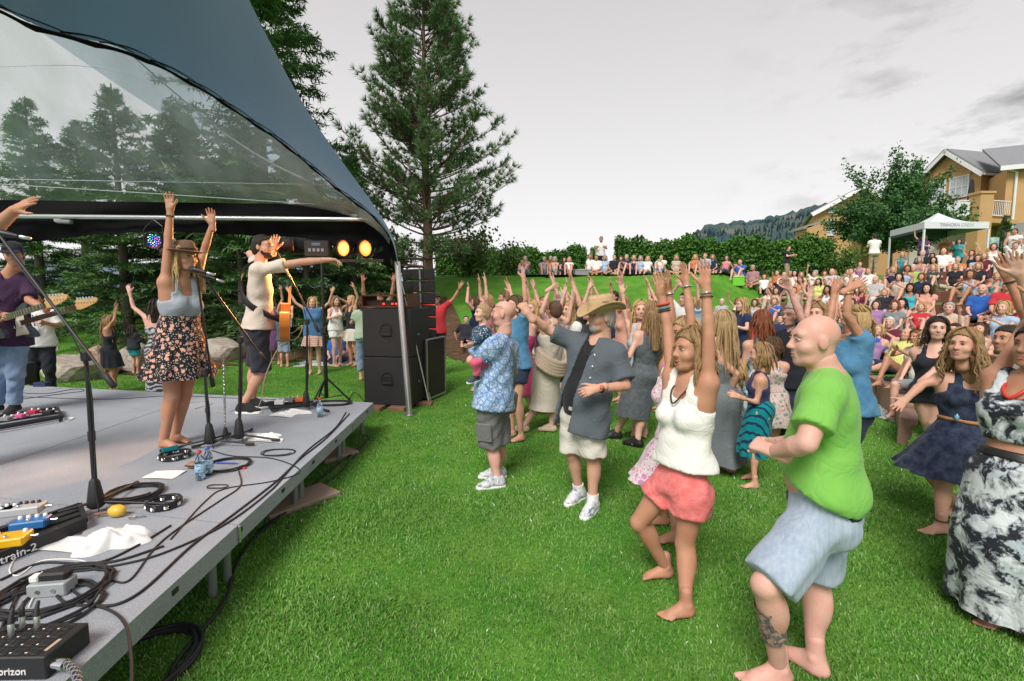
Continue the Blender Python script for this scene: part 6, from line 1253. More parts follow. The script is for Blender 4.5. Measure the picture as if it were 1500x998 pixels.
# ================================================================ people traced from the photograph
def V3(*a): return np.array(a, float)
def trace(s, sex, fwd, P, N, H, an, kn=(None, None), el=(None, None), wr=(None, None), gz_=0., toe=(None, None), Y=None, **k):
    """joints as photo pixels (x, y, depth offset); an = heel points on the ground. index 0 is the left side. returns (joints, base)"""
    g = [G(*a[:2], gz_) if len(a) == 2 else None for a in an]
    if Y is None: Y = (g[0][1] + g[1][1]) / 2
    A = [(q if q is not None else V3(*W(a[0], a[1], Y + a[2]))) for a, q in zip(an, g)]; base = (A[0] + A[1]) / 2; base[2] = gz_ if base[2] < gz_ + .3 else base[2]
    w = lambda p: None if p is None else (W(p[0], p[1], Y + (p[2] if len(p) > 2 else 0)) - base)
    J = dict(s=s, sex=sex, fwd=nrm(V3(*fwd)), P=w(P), N=w(N), head=w(H), an=[A[i] - base + V3(0, 0, .076 * s if len(an[i]) == 2 else 0) for i in (0, 1)], kn=[w(q) for q in kn], el=[w(q) for q in el], wr=[w(q) for q in wr], toe=[None if t is None else V3(*t) for t in toe])
    J.update({a: (V3(*b) if a in ('hface', 'hup') else b) for a, b in k.items()}); return J, base
GRP = 'people dancing on the lawn'
C_ = cloth
# ---- 1 man in the green tee
J, b = trace(1.05, 'm', (-.80, .60, 0), (1204, 742, .02), (1213, 548, .04), (1192, 499, .02), ((1139, 1000), (1192, 984)), kn=((1122, 858, -.13), (1193, 850, .08)), el=((1181, 650, -.20), (1226, 640, .3)), wr=((1133, 662, -.06), (1132, 650, .16)),
    toe=((-1, -.05, 0), (-.55, .85, 0)), hface=(-1, .16, -.02), hup=(-.05, 0, 1), hdir=(V3(-.6, .75, .2), V3(-.8, -.5, .1)), palm=(V3(.2, .6, -.8), None), hscale=.91, fat=.2, armw=1.06)
r, f = figure('person', 'barefoot bald man in a bright green tee and blue-grey shorts', J, 'pink', [('top', C_('green', (.19, .46, .085), vary=.06), .13, .72, .014, 'round', .020, 'shirt', (.005, 17), 0, None, .45), ('legs', C_('chambray', (.30, .37, .48), pat='denim', col2=(.40, .46, .56), pscale=60, stretch=(1, 1, .15)), .94, .018, .035), ('belt', M_BLACK, .045, .018, .02)], ('bald', 'dirty'), hands=('fist', 'fist'), vox=.0112, base=b, group=GRP)
def ring_patch(f, i, m, t0, t1, r, nm, root, a0=0., a1=6.28):    # skin print wrapped on the shin
    k, a = f.kn[i], f.an[i]; M = frame(nrm(k - a), f.fwd); V = np.zeros((8, 20, 3))
    for q in range(8):
        for j in range(20): th = a0 + (a1 - a0) * j / 19; t = t0 + (t1 - t0) * q / 7; V[q, j] = k + (a - k) * t + (math.cos(th) * M[:, 0] + math.sin(th) * M[:, 1]) * (r[0] + (r[1] - r[0]) * q / 7)
    return MB().grid(V).build(nm, m, root, smooth=True)
ring_patch(f, 0, mat('tattoo_ink', (.10, .09, .10), .6, .2, 20, pat='blotch', col2=(.46, .29, .24), col3=(.16, .13, .13), pscale=42), .22, .62, (.0575, .051), 'tattoo', r, -.2, 3.4)
for sg, t_ in ((-1, 0),): MB().lathe([(.011, 0), (.011, .004), (0, .005)], 10, f.P - f.front * .160 - f.side * .07 - f.up * .03, frame(-f.front)).build('button', M_BLACK, r)
# ---- 2 woman in the white tank top
J, b = trace(.97, 'f', (-.88, -.45, 0), (997, 712, 0), (1010, 556, .02), (1011, 514, .02), ((1004, 903), (974, 846)), kn=((1003, 797, -.05), (936, 765, .12)), el=((1038, 492, -.10), (978, 480, .22)), wr=((1034, 420, -.06), (969, 434, .25)),
    toe=((-1, -.25, 0), (-1, -.1, 0)), hface=(-1, -.28, .10), palm=(V3(-.7, -.4, 0), V3(-.7, -.5, 0)), hscale=1.05)
r, f = figure('person', 'woman in a white tank top and coral pink shorts, mouth open, arms thrown up', J, 'tan', [('top', C_('white_tank', (.78, .77, .74), vary=.04), .20, 0, .009, 'tank', .008, 'tank_top', (.0035, 22)), ('legs', C_('coral', (.74, .15, .15), pat='denim', col2=(.80, .25, .24), pscale=30), .40, .014, .022)], ('long', 'dirty', .20), mouth='open', vox=.0112, base=b, group=GRP)
M_CORD = mat('dark_cord', (.05, .03, .025), .7)
def necklace(f, root, m, drop=.10, r=.004, name='necklace'):
    s = f.s; P = [f.N + f.sside * .05 * s * sg + f.up * .01 for sg in (-1,)] + [f.N - f.sside * .045 * s + f.sfront * .085 * s - f.up * drop * .5, f.N + f.sfront * .115 * s - f.up * drop, f.N + f.sside * .045 * s + f.sfront * .085 * s - f.up * drop * .5] + [f.N + f.sside * .05 * s + f.up * .01]; return MB().tube(spline(P, 5), r, 5).build(name, m, root, smooth=True)
necklace(f, r, M_CORD, .13, .005); band(r, f, 0, .035, .031, .004, M_CHROME); band(r, f, 0, .055, .032, .003, M_CORD); band(r, f, 1, .05, .031, .010, mat('red_band', (.55, .10, .06), .6)); band(r, f, 1, .075, .033, .006, mat('blue_band', (.08, .22, .30), .6)); band(r, f, 1, .09, .034, .004, M_CORD)
# ---- 3 woman in pink floral behind her
J, b = trace(.99, 'f', (-.95, -.25, 0), (984, 660, 0), (992, 540, .02), (1001, 490, .03), ((990, 795), (970, 769)), kn=((986, 720, -.05), (938, 690, .12)), el=((1012, 468, -.1), (985, 478, .2)), wr=((1005, 414, -.05), (980, 424, .2)), toe=((-1, -.1, 0), (-1, 0, 0)), hface=(-1, -.2, .05))
r, f = figure('person', 'woman in a white and pink floral dress half hidden behind the white tank top', J, 'tan', [('top', C_('pinkfloral', (.72, .62, .64), pat='floral', col2=(.68, .16, .36), col3=(.55, .25, .50), pscale=18), .12, 0, .013, 'tank', .012, 'dress_top'), ('skirt', C_('pinkfloral', (.7, .6, .6)), .24, .42, (.23, .20), 8, .08)], ('long', 'blonde', .22), base=b, group=GRP)
band(r, f, 0, .03, .03, .006, M_CHROME, 'watch'); band(r, f, 1, .03, .03, .006, M_CHROME, 'watch')
def beard(f, r, hc, sh=0.): link('beard', npmesh('beard', *place(sdf([_ell((0, .045, -.082), (.056 - sh, .052 - sh * .4, .042), k=.02), _ell((0, .025, -.05), (.066 - sh, .05, .05), k=.02)], .007, [_ell((0, .10, -.055), (.028, .03, .016), k=.008)], lambda D, X, Y, Z: np.maximum(D, Z + .035 - np.abs(X) * .5)), f.head, f.HM, f.hs), (hairm(hc),)), r)
# ---- 4 man in the straw hat
J, b = trace(1.04, 'm', (-.76, -.65, 0), (852, 612, 0), (874, 500, .02), (880, 465, 0), ((868, 748), (848, 731)), kn=((869, 672, -.08), (838, 666, .05)), el=((917, 566, -.20), (803, 484, .12)), wr=((876, 569, -.30), (775, 461, .0)), toe=((-.5, -.85, 0), (-.65, -.75, 0)), hface=(-1, -.36, .03), hup=(.02, 0, 1),
    hdir=(V3(-.95, -.1, -.25), V3(-.55, .1, .85)), palm=(V3(.2, .6, -.2), V3(-.3, .8, .1)), fat=.6, twist=.25)
r, f = figure('person', 'man in a straw cowboy hat and open grey shirt filming with a small camera', J, 'mid', [('top', C_('black_tee', (.018, .019, .022)), .02, .1, .010, 'round', .004, 'undershirt'), ('top', C_('slate', (.095, .115, .135), vary=.08), -.17, .82, .026, 'v', .022, 'open_shirt', (.006, 19), 0, (.02, .035, .085, -.12)), ('legs', C_('stone', (.60, .57, .51)), .92, .020, .032), ('belt', M_BLACK, .12, .020, .018, 'belt', True)], ('short', 'grey'), feet='shoe', shoem=mat('white_trainer', (.62, .64, .68), .6, .1, pat='blotch', col2=(.66, .67, .69), col3=(.16, .22, .38), pscale=16), hands=('relax', 'grip'), vox=.0112, base=b, group=GRP)
HATM = mat('straw', (.58, .40, .22), .75, .25, 60, bump=.6, bscale=160)
def hat(f, root, m, brim, crown_r, crown_h, up=.07, tilt=0., curl=.3, name='hat', bandm=None, yoff=-.012, dent=.02):
    n = 40; a = np.linspace(0, 2 * math.pi, n, endpoint=False); T = np.array(Euler((tilt, 0, 0)).to_matrix()); b = MB(); V = []
    prof = [(crown_r * .15, crown_h - dent), (crown_r * .5, crown_h - dent * .5), (crown_r * .78, crown_h), (crown_r * .93, crown_h * .8), (crown_r, crown_h * .35), (crown_r * 1.04, 0), (crown_r * 1.07, -.004), (crown_r + (brim - crown_r) * .4, -.010), (crown_r + (brim - crown_r) * .75, -.012), (brim, -.004), (brim * .995, -.010), (crown_r * 1.06, -.018)]
    for r_, h in prof:
        bl = max(0, (r_ - crown_r) / (brim - crown_r)); x = r_ * np.cos(a) * (.86 + .05 * bl); y = r_ * np.sin(a) * (1.08); V.append(np.stack([x, y + yoff, h + up + curl * bl * bl * np.abs(np.cos(a)) ** 2 * brim * .9 - (.12 * bl * bl * np.abs(np.sin(a)) ** 3 * brim)], 1))
    V = np.array(V) @ T.T; V = np.concatenate([V, V[:, :1]], 1); W_ = np.array([[f.hl(p) for p in row] for row in V]); o = b.grid(W_).build(name, m, root, smooth=True)
    if bandm: P = np.array([[crown_r * 1.03 * math.cos(t) * .87, crown_r * 1.03 * math.sin(t) * 1.08 + yoff, up + .018] for t in a]) @ T.T; MB().tube([f.hl(p) for p in P], .012 * f.hs, 5, closed=True).build('hat_band', bandm, o, smooth=True)
    return o
ht = hat(f, r, HATM, .185, .100, .115, .060, -.16, .42, 'cowboy_hat', None)
P = [f.hl((-.088 * math.cos(t), .1 * math.sin(t) - .012, .10 + .02 * k)) for k in range(2) for t in np.linspace(-.6, .6, 9)]
hl_ = MB(); [hl_.box(p, (.004, .004, .004), f.HM) for p in P]; hl_.build('vent_holes', mat('dark_hole', (.05, .03, .02), .9), ht)['kind'] = 'stuff'
def glasses(f, root, m, dark=False, z=.011, y=.088):
    g = MB(); 
    for sg in (-1, 1):
        t = np.linspace(0, 2 * math.pi, 12, endpoint=False); g.tube([f.hl((sg * .033 + .022 * math.cos(q), y - abs(.022 * math.cos(q) * sg + .033) * .12, z + .014 * math.sin(q))) for q in t], .0019, 4, closed=True); g.tube([f.hl((sg * .055, y - .012, z + .004)), f.hl((sg * .080, .03, z + .004)), f.hl((sg * .082, -.01, z))], .002, 4)
        if dark: g.box(f.hl((sg * .033, y - .004, z)), (.021 * f.hs, .002, .013 * f.hs), f.HM)
    g.tube([f.hl((-.012, y + .004, z + .004)), f.hl((.012, y + .004, z + .004))], .0019, 4); o = g.build('sunglasses' if dark else 'glasses', m, root); o['kind'] = 'stuff'; return o
beard(f, r, 'grey', .009); glasses(f, r, M_CHROME); necklace(f, r, M_CORD, .12, .004); band(r, f, 0, .03, .032, .007, M_BLACK, 'watch'); b_ = MB(); d_ = nrm(f.el[0] - f.wr[0]); M_ = frame(d_); b_.lathe([(.0, .012), (.017, .010), (.018, .0)], 12, f.wr[0] + d_ * .03 - f.side * 0 + nrm(V3(-.1, -1, .35)) * .03, frame(nrm(V3(-.1, -1, .35)))); b_.build('watch_face', mat('watch_red', (.5, .12, .12), .3), r, smooth=True)
for i in (0, 1): MB().tube([f.an[i] + V3(0, 0, -.03), f.an[i] + (f.kn[i] - f.an[i]) * .17], .048, 12).build('sock', C_('sock', (.75, .75, .74)), r, smooth=True)
cm = f.wr[1] + f.hM[1] @ V3(-.01, .05, .07) + b; c0 = empty('camera_compact', cm, 'small silver and black compact camera held up by the man in the straw hat', 'camera'); Mx = frame(V3(-.85, .35, .1), (0, 0, 1)); MB().box((0, 0, 0), (.03, .048, .013), Mx, .005).build('camera_body', M_BLACK, c0); MB().lathe([(.0, .032), (.015, .032), (.020, .024), (.020, .010)], 14, (0, 0, 0), Mx).build('lens', M_ALU, c0, smooth=True)
for k in range(4): MB().lathe([(0, .004), (.006, .003), (.007, 0)], 8, f.N + f.sside * -.075 + f.sfront * .155 - f.up * (.10 + .09 * k), frame(f.sfront)).build('button', M_WHITE, r)
# ---- 5 bald man in the blue print shirt, toddler on his arm
J, b = trace(1.03, 'm', (-.90, .42, 0), (722, 590, 0), (735, 497, .03), (736, 460, .02), ((729, 713), (731, 699)), kn=((719, 655, -.06), (731, 650, .06)), el=((690, 528, -.18), (752, 545, .22)), wr=((703, 520, .10), (722, 555, .3)), toe=((-1, -.3, 0), (-1, -.05, 0)), hface=(-1, .12, -.05), hdir=(V3(.1, .9, .1), V3(-1, 0, 0)), fat=.5, armw=1.1)
r, f = figure('person', 'bald man in a blue print shirt and grey cargo shorts carrying a toddler', J, 'pink', [('top', C_('hawaii', (.22, .36, .58), pat='hawaii', col2=(.52, .62, .76), col3=(.10, .20, .42), pscale=14), -.08, .86, .026, 'round', .024, 'print_shirt', (.006, 20)), ('legs', C_('cargo', (.16, .16, .165)), .98, .022, .034)], ('bald', 'grey'), feet='shoe', shoem=mat('grey_trainer', (.50, .52, .55), .5, .1, pat='blotch', col2=(.58, .6, .62), col3=(.2, .23, .28), pscale=18), hands=('relax', 'relax'), vox=.0112, base=b, group=GRP)
g_ = glasses(f, r, M_BLACK, True, .060, .078); st_ = spline([f.N + f.side * -.06 - f.front * .02 + f.up * .02, f.N - f.front * .135 - f.up * .10 - f.side * .02, f.P + f.up * f.L * .45 - f.front * .150 + f.side * .07, f.P + f.up * f.L * .05 + f.side * .17 - f.front * .10], 6); sb_ = empty('shoulder_bag', f.P + f.side * .2 - f.front * .06 + b, 'small olive shoulder bag on the hip of the man carrying the toddler', 'bag'); MB().tube(st_ + b - np.array(sb_.location), .012, 5, sx=.4).build('strap', mat('olive_strap', (.10, .10, .07), .8), sb_); MB().box((0, 0, 0), (.05, .08, .10), np.stack([f.side, f.front, f.up], 1), .02).build('pouch', mat('olive_bag', (.24, .20, .12), .8), sb_)
for i in (0, 1):
    MB().tube([f.an[i] + V3(0, 0, -.03), f.an[i] + (f.kn[i] - f.an[i]) * .06], .047, 12).build('sock', C_('sock', (.7, .7, .7)), r, smooth=True)
    k_, h_ = f.kn[i], f.hip[i]; MB().box(h_ + (k_ - h_) * .62 + f.side * (.112 if i else -.112), (.012, .075, .085), np.stack([f.side, nrm(np.cross(k_ - h_, f.side)), nrm(k_ - h_)], 1), .01).build('pocket', C_('cargo', (.2, .2, .2)), r)
J, bt = trace(.50, 'f', (-.80, -.50, 0), (704, 527, -.08), (706, 482, -.06), (706, 459, -.06), ((698, 552, -.16), (703, 550, .0)), kn=((696, 531, -.22), (698, 530, -.08)), el=((697, 500, -.2), (714, 500, .05)), wr=((691, 504, -.26), (718, 490, .05)), Y=4.25, hface=(-.9, -.42, .02), hscale=1.36, footfree=True, toe=((-.8, -.5, -.2), (-.8, -.5, -.2)))
figure('person', 'toddler in a navy spotted top and pink leggings held on the bald man arm', J, 'fair', [('top', C_('navyspot', (.03, .07, .12), pat='spots', col2=(.6, .62, .65), pscale=50), -.12, 1.85, .012, 'round', .010, 'top'), ('legs', C_('pinklegging', (.72, .12, .22)), 1.85, .008, .004)], ('short', 'light'), feet='shoe', shoem=C_('navyshoe', (.05, .07, .13)), hands=('relax', 'relax'), vox=.008, base=bt)
# ---- 6.. mid lawn
J, b = trace(.98, 'f', (-.75, -.6, 0), (767, 536, 0), (772, 475, .02), (779, 453, 0), ((757, 609), (780, 609)), el=((755, 452, -.15), (790, 448, .1)), wr=((748, 428, -.1), (783, 424, .1)), hface=(-.6, -.8, 0))
figure('person', 'blonde woman in a strapless raspberry pink dress with arms up', J, 'fair', [('top', C_('raspberry', (.42, .035, .14), pat='blotch', col2=(.26, .07, .10), col3=(.5, .06, .2), pscale=14), .12, 0, .012, 'strapless', .01, 'dress_top'), ('skirt', C_('raspberry', (1, 0, 0)), .24, .58, (.24, .2), 8, .08)], ('long', 'blonde', .26), vox=.0175, base=b, group=GRP)
J, b = trace(1.0, 'f', (-.65, .75, 0), (800, 545, 0), (811, 474, .02), (812, 455, 0), ((768, 633), (808, 633)), kn=((789, 590, .08), (808, 592, 0)), el=((793, 458, -.15), (832, 470, .2)), wr=((805, 424, -.12), (838, 440, .2)), hface=(-.5, .85, 0), toe=((-.9, .3, 0), (-.9, .3, 0)), hdir=(V3(.8, .3, .5), None))
r, f = figure('person', 'woman seen from behind in a tight cream dress with a fringed shawl and ankle boots', J, 'fair', [('top', C_('cream_dress', (.58, .53, .45), vary=.05), .08, 0, .013, 'tank', .01, 'dress_top', (.003, 20), .05), ('skirt', C_('cream_dress', (1, 0, 0)), .30, .70, (.185, .17), 5, .03)], ('short', 'brown'), feet='shoe', shoem=C_('boot', (.50, .40, .30)), base=b, group=GRP)
sh_ = MB()
for k in range(5): sh_.tube(spline([f.P + f.side * (.24 * math.sin(t)) - f.front * (.05 + .16 * math.cos(t)) + f.up * (.10 + .035 * k - .10 * math.cos(t * 1.2) ) for t in np.linspace(-1.7, 1.7, 8)], 4), .038, 7)
tag(sh_.build('shawl', C_('shawl', (.58, .46, .34), bump=.8, bscale=60), None, b, smooth=True), 'beige fringed shawl draped round the hips of the cream dress', 'shawl')
J, b = trace(1.03, 'm', (-.95, -.2, 0), (866, 545, 0), (866, 478, 0), (864, 455, 0), ((862, 628), (872, 630)), el=((872, 520, -.2), (847, 440, .15)), wr=((866, 555, -.2), (838, 412, .2)), hface=(-1, -.1, .05))
figure('person', 'dark-haired man in a black shirt with one arm raised behind the straw hat', J, 'mid', [('top', C_('black_shirt', (.02, .022, .03)), -.1, .8, .02), ('legs', C_('darkjean', (.03, .04, .07)), 1.9, .014, .01)], ('short', 'dark'), vox=.0175, base=b, group=GRP)
J, b = trace(.97, 'f', (-.8, -.6, 0), (834, 540, 0), (835, 476, 0), (834, 455, 0), ((830, 622), (840, 622)), el=((818, 462, 0), (852, 455, .1)), wr=((826, 432, 0), (862, 425, .1)), hface=(-.85, -.5, 0))
figure('person', 'blonde woman in a white top just left of the straw hat', J, 'fair', [('top', C_('white', (.75, .74, .72)), -.05, .2, .014), ('legs', C_('darkjean', (.03, .04, .07)), .5)], ('long', 'blonde', .25), vox=.0175, base=b, group=GRP)
J, b = trace(1.0, 'f', (-.35, -.9, 0), (938, 548, 0), (940, 480, 0), (939, 455, 0), ((930, 636), (944, 638)), el=((960, 465, 0), (918, 470, .1)), wr=((968, 430, 0), (912, 430, .1)), hface=(-.25, -1, 0))
figure('person', 'smiling blonde woman in a pale top between the straw hat and the grey dress', J, 'fair', [('top', C_('paleblue', (.42, .50, .56)), -.05, 0, .014, 'tank'), ('legs', C_('denimshort', (.10, .16, .28)), .35)], ('long', 'blonde', .34), base=b, group=GRP)
J, b = trace(1.02, 'f', (-.42, .9, 0), (940, 553, 0), (951, 487, .02), (955, 458, .0), ((903, 643), (934, 655)), kn=((918, 600, .05), (938, 605, -.05)), el=((922, 522, -.12), (972, 515, .15)), wr=((912, 545, .05), (962, 540, .3)), hface=(-.5, .85, 0), toe=((-.9, .2, 0), (-.5, .4, 0)))
figure('person', 'woman seen from behind in a mottled dark grey knee-length dress and black heels', J, 'fair', [('top', C_('charcoal', (.075, .088, .10), pat='denim', col2=(.12, .135, .15), pscale=22), .08, 0, .013, 'tank', .01, 'dress_top', (.003, 20), .05), ('skirt', C_('charcoal', (1, 0, 0)), .30, .66, (.195, .185), 5, .04)], ('long', 'dirty', .44), feet='shoe', shoem=M_BLACK, solem=M_BLACK, base=b, group=GRP)
J, b = trace(1.0, 'f', (-.45, .88, 0), (1056, 585, 0), (1060, 508, .02), (1057, 474, 0), ((1040, 688), (1070, 692)), el=((1079, 548, -.12), (1040, 540, .2)), wr=((1071, 575, -.05), (1030, 560, .3)), hface=(-.7, .7, .05))
figure('person', 'woman with very long light brown hair in a long grey dipped-hem dress', J, 'mid', [('top', C_('greyjersey', (.15, .17, .185)), .1, 0, .012, 'strapless'), ('skirt', C_('greyjersey', (1, 0, 0)), .32, .88, (.235, .225), 7, .10, 'skirt', (.182, .158), .06)], ('long', 'light', .50), base=b, group=GRP)
J, b = trace(1.0, 'f', (-.15, .98, 0), (1112, 565, 0), (1113, 498, .02), (1116, 470, 0), ((1108, 648), (1122, 648)), el=((1088, 540, 0), (1138, 540, 0)), wr=((1094, 570, .1), (1136, 575, .1)), hface=(.1, 1, 0))
figure('person', 'woman with long dark brown hair seen from behind in a blue and white patterned dress', J, 'mid', [('top', C_('bluepattern', (.10, .22, .36), pat='blotch', col2=(.55, .6, .62), col3=(.03, .05, .09), pscale=14), .1, 0, .012, 'tank'), ('skirt', C_('bluepattern', (1, 0, 0)), .3, .6, (.24, .22), 8, .08)], ('long', 'red', .30), vox=.0175, base=b, group=GRP)
J, b = trace(.76, 'f', (-.92, .38, 0), (1111, 602, 0), (1113, 548, .02), (1113, 520, 0), ((1105, 716), (1103, 702)), el=((1108, 590, -.1), (1126, 588, .15)), wr=((1084, 582, -.12), (1120, 605, .2)), hface=(-.9, .4, 0), hscale=1.16, armw=.9, legw=.9, toe=((-1, .05, 0), (-1, .05, 0)))
figure('person', 'girl in a navy camisole and teal diagonal-striped skirt, barefoot', J, 'mid', [('top', C_('navycami', (.03, .035, .10)), .14, 0, .010, 'tank', .01, 'camisole', (.003, 25), .07), ('skirt', C_('tealstripe', (.0, .22, .24), pat='diag', col2=(.01, .03, .09), pscale=7), .34, .66, (.185, .18), 11, .09, 'skirt', (.178, .152))], ('bob', 'dirty', .15), hands=('relax', 'relax'), base=b, group=GRP)
J, b = trace(.66, 'f', (-.7, .5, 0), (1076, 610, 0), (1077, 565, 0), (1076, 545, 0), ((1070, 686), (1078, 682)), el=((1086, 590, -.1), (1068, 590, .1)), wr=((1076, 575, -.1), (1066, 600, .1)), hscale=1.2, hface=(-.8, .5, .1), legw=.9)
figure('person', 'small blonde girl in a blue and yellow tile-pattern dress beside the teal skirt', J, 'fair', [('top', C_('tilepat', (.08, .15, .30), pat='hawaii', col2=(.45, .50, .12), col3=(.5, .55, .6), pscale=22), .1, 0, .010, 'tank'), ('skirt', C_('tilepat', (1, 0, 0)), .3, .52, (.26, .24), 8, .08)], ('bob', 'blonde', .12), vox=.012, base=b, group=GRP)
J, b = trace(.80, 'f', (-.6, -.7, 0), (1134, 580, 0), (1132, 530, 0), (1130, 508, 0), ((1128, 655), (1140, 655)), el=((1148, 555, 0), (1120, 555, .1)), wr=((1146, 585, -.1), (1124, 585, 0)), hscale=1.12, hface=(-.5, .8, 0))
figure('person', 'brown-haired girl in a pale pink floral sundress right of the teal skirt', J, 'mid', [('top', C_('rosefloral', (.60, .50, .46), pat='floral', col2=(.5, .12, .14), col3=(.2, .3, .25), pscale=26), .1, 0, .011, 'tank'), ('skirt', C_('rosefloral', (1, 0, 0)), .3, .62, (.25, .22), 8, .08)], ('bob', 'brown', .13), vox=.0175, base=b, group=GRP)
J, b = trace(1.06, 'm', (-.9, -.3, 0), (1160, 560, 0), (1162, 488, 0), (1160, 462, 0), ((1150, 655), (1168, 655)), el=((1172, 462, -.2), (1150, 540, .2)), wr=((1158, 426, -.2), (1148, 570, .2)), hface=(-1, -.3, 0))
r, f = figure('person', 'grey-haired man with glasses in a dark shirt behind the bald man in green', J, 'pink', [('top', C_('black_shirt', (1, 0, 0)), -.1, .8, .02), ('legs', C_('darkjean', (1, 0, 0)), 1.9, .014, .01)], ('short', 'grey'), vox=.0175, base=b, group=GRP); glasses(f, r, M_BLACK)
J, b = trace(1.02, 'f', (-.8, -.4, 0), (1240, 600, 0), (1238, 498, 0), (1252, 470, .05), ((1225, 730), (1245, 732)), el=((1240, 462, -.15), (1216, 466, .2)), wr=((1243, 424, -.15), (1222, 430, .25)), hface=(-1, .1, 0), hdir=(V3(.8, -.1, .5), None))
r, f = figure('person', 'blonde woman in a denim-blue sleeveless top with arms up behind the green tee', J, 'tan', [('top', C_('denimtop', (.06, .19, .34), pat='denim', col2=(.1, .26, .42), pscale=14), -.05, .3, .018), ('legs', C_('darkjean', (1, 0, 0)), 1.8, .014, .01)], ('pony', 'blonde', .2), base=b, group=GRP); band(r, f, 0, .03, .03, .005, mat('gold', (.7, .5, .2), .3, metal=1.), 'watch')
J, b = trace(1.0, 'f', (-.9, -.3, 0), (1200, 560, 0), (1199, 490, 0), (1197, 460, 0), ((1195, 655), (1208, 655)), el=((1180, 470, 0), (1220, 470, .1)), wr=((1186, 436, 0), (1226, 428, .1)), hface=(-.8, -.6, 0))
figure('person', 'brown-haired woman with hands up whose face shows above the bald man in green', J, 'fair', [('top', C_('paleblue', (1, 0, 0)), -.05, .3, .018), ('legs', C_('darkjean', (1, 0, 0)), .8, .014, .01)], ('bob', 'dirty', .16), vox=.014, base=b, group=GRP)
# ---- right side
J, b = trace(1.02, 'f', (-.75, -.6, 0), (1362, 574, 0), (1370, 510, .02), (1373, 482, 0), ((1358, 668), (1370, 668)), el=((1348, 560, -.1), (1397, 548, -.1)), wr=((1378, 552, -.22), (1372, 560, -.22)), hface=(-.55, -.8, 0), hdir=(V3(.7, -.2, .3), V3(-.7, -.2, .3)))
figure('person', 'dark-haired woman in a black playsuit with folded arms behind the navy dress', J, 'fair', [('top', C_('black_shirt', (1, 0, 0)), -.02, 0, .013, 'tank'), ('legs', C_('black_shirt', (1, 0, 0)), .34, .012, .03)], ('long', 'dark', .26), hands=('relax', 'relax'), base=b, group=GRP)
J, b = trace(.99, 'f', (-.72, -.66, 0), (1402, 648, 0), (1421, 550, .02), (1411, 506, -.03), ((1377, 782), (1402, 758)), kn=((1382, 708, -.02), (1360, 690, .12)), el=((1470, 537, -.02), (1352, 562, .12)), wr=((1512, 520, .1), (1326, 586, .06)), hface=(-.92, -.4, .05), toe=((-1, -.15, 0), (-1, .2, 0)), hdir=(None, V3(-.8, -.3, -.5)), twist=.3)
r, f = figure('person', 'woman with long wavy hair in a navy tie-dye dress with a tan belt, mid step', J, 'mid', [('top', C_('navytie', (.012, .018, .045), pat='denim', col2=(.05, .065, .11), pscale=18), .1, 0, .013, 'tank'), ('skirt', C_('navytie', (1, 0, 0)), .34, .42, (.285, .25), 9, .10), ('belt', mat('tan_leather', (.42, .19, .08), .6), .33, .020, .013)], ('longwavy', 'dirty', .34), hands=('relax', 'open'), vox=.0112, base=b, group=GRP)
MB().lathe([(0, .03), (.014, .01), (.012, -.015), (0, -.025)], 8, f.P + f.up * f.L * .37 + f.front * .125 - f.side * -.02).build('charm', mat('blue_charm', (.2, .45, .65), .2), r, smooth=True)
band(r, f, 0, -.0, .03, .004, M_CORD); a_ = f.an[0]; MB().tube([a_ + .043 * (math.cos(t) * V3(1, 0, 0) + math.sin(t) * V3(0, 1, 0)) + V3(0, 0, .03) for t in np.linspace(0, 6.28, 14, endpoint=False)], .005, 5, closed=True).build('anklet', M_CORD, r)
J, b = trace(.97, 'f', (-.95, -.28, 0), (1478, 700, 0), (1504, 557, .02), (1515, 508, 0), ((1468, 916), (1490, 905)), el=((1548, 520, -.15), (1508, 470, .2)), wr=((1530, 440, -.15), (1478, 408, .25)), hface=(-1, -.2, .05), toe=((-1, -.2, 0), (-1, 0, 0)))
r, f = figure('person', 'laughing woman in a black and white tie-dye crop top and long skirt', J, 'tan', [('top', C_('tiedye', (.02, .024, .035), pat='blotch', col2=(.60, .64, .68), col3=(.45, .50, .56), pscale=9), .36, 0, .014, 'tank'), ('skirt', C_('tiedye', (1, 0, 0)), .24, 1.03, (.275, .25), 8, .08), ('belt', M_BLACK, .24, .014, .022)], ('short', 'dark'), vox=.0112, base=b, group=GRP, mouth='smile'); necklace(f, r, mat('red_beads', (.6, .04, .03), .4), .10, .008); band(r, f, 1, .02, .03, .004, M_BLACK)
J, b = trace(1.0, 'f', (-.95, -.3, 0), (1478, 620, 0), (1486, 530, 0), (1474, 497, 0), ((1462, 730), (1484, 730)), el=((1510, 560, 0), (1468, 560, .1)), wr=((1512, 600, 0), (1456, 540, .1)), hface=(-1, -.15, .05))
figure('person', 'smiling woman with short dark hair between the navy dress and the tie-dye skirt', J, 'tan', [('top', C_('black_shirt', (1, 0, 0)), -.05, 0, .013, 'tank'), ('skirt', C_('black_shirt', (1, 0, 0)), .2, .6, (.22, .2), 8, .08)], ('short', 'dark'), base=b, group=GRP)
J, b = trace(1.02, 'f', (-.9, -.4, 0), (1532, 720, 0), (1535, 560, 0), (1540, 515, 0), ((1520, 890), (1545, 890)), el=((1518, 470, 0), (1560, 480, 0)), wr=((1497, 405, .0), (1570, 400, .0)), hface=(-1, -.2, 0))
figure('person', 'woman mostly outside the right edge whose raised hand shows', J, 'fair', [('top', C_('white', (1, 0, 0)), -.05, .3, .014), ('legs', C_('darkjean', (1, 0, 0)), 1.8)], ('long', 'brown', .25), base=b, group=GRP)
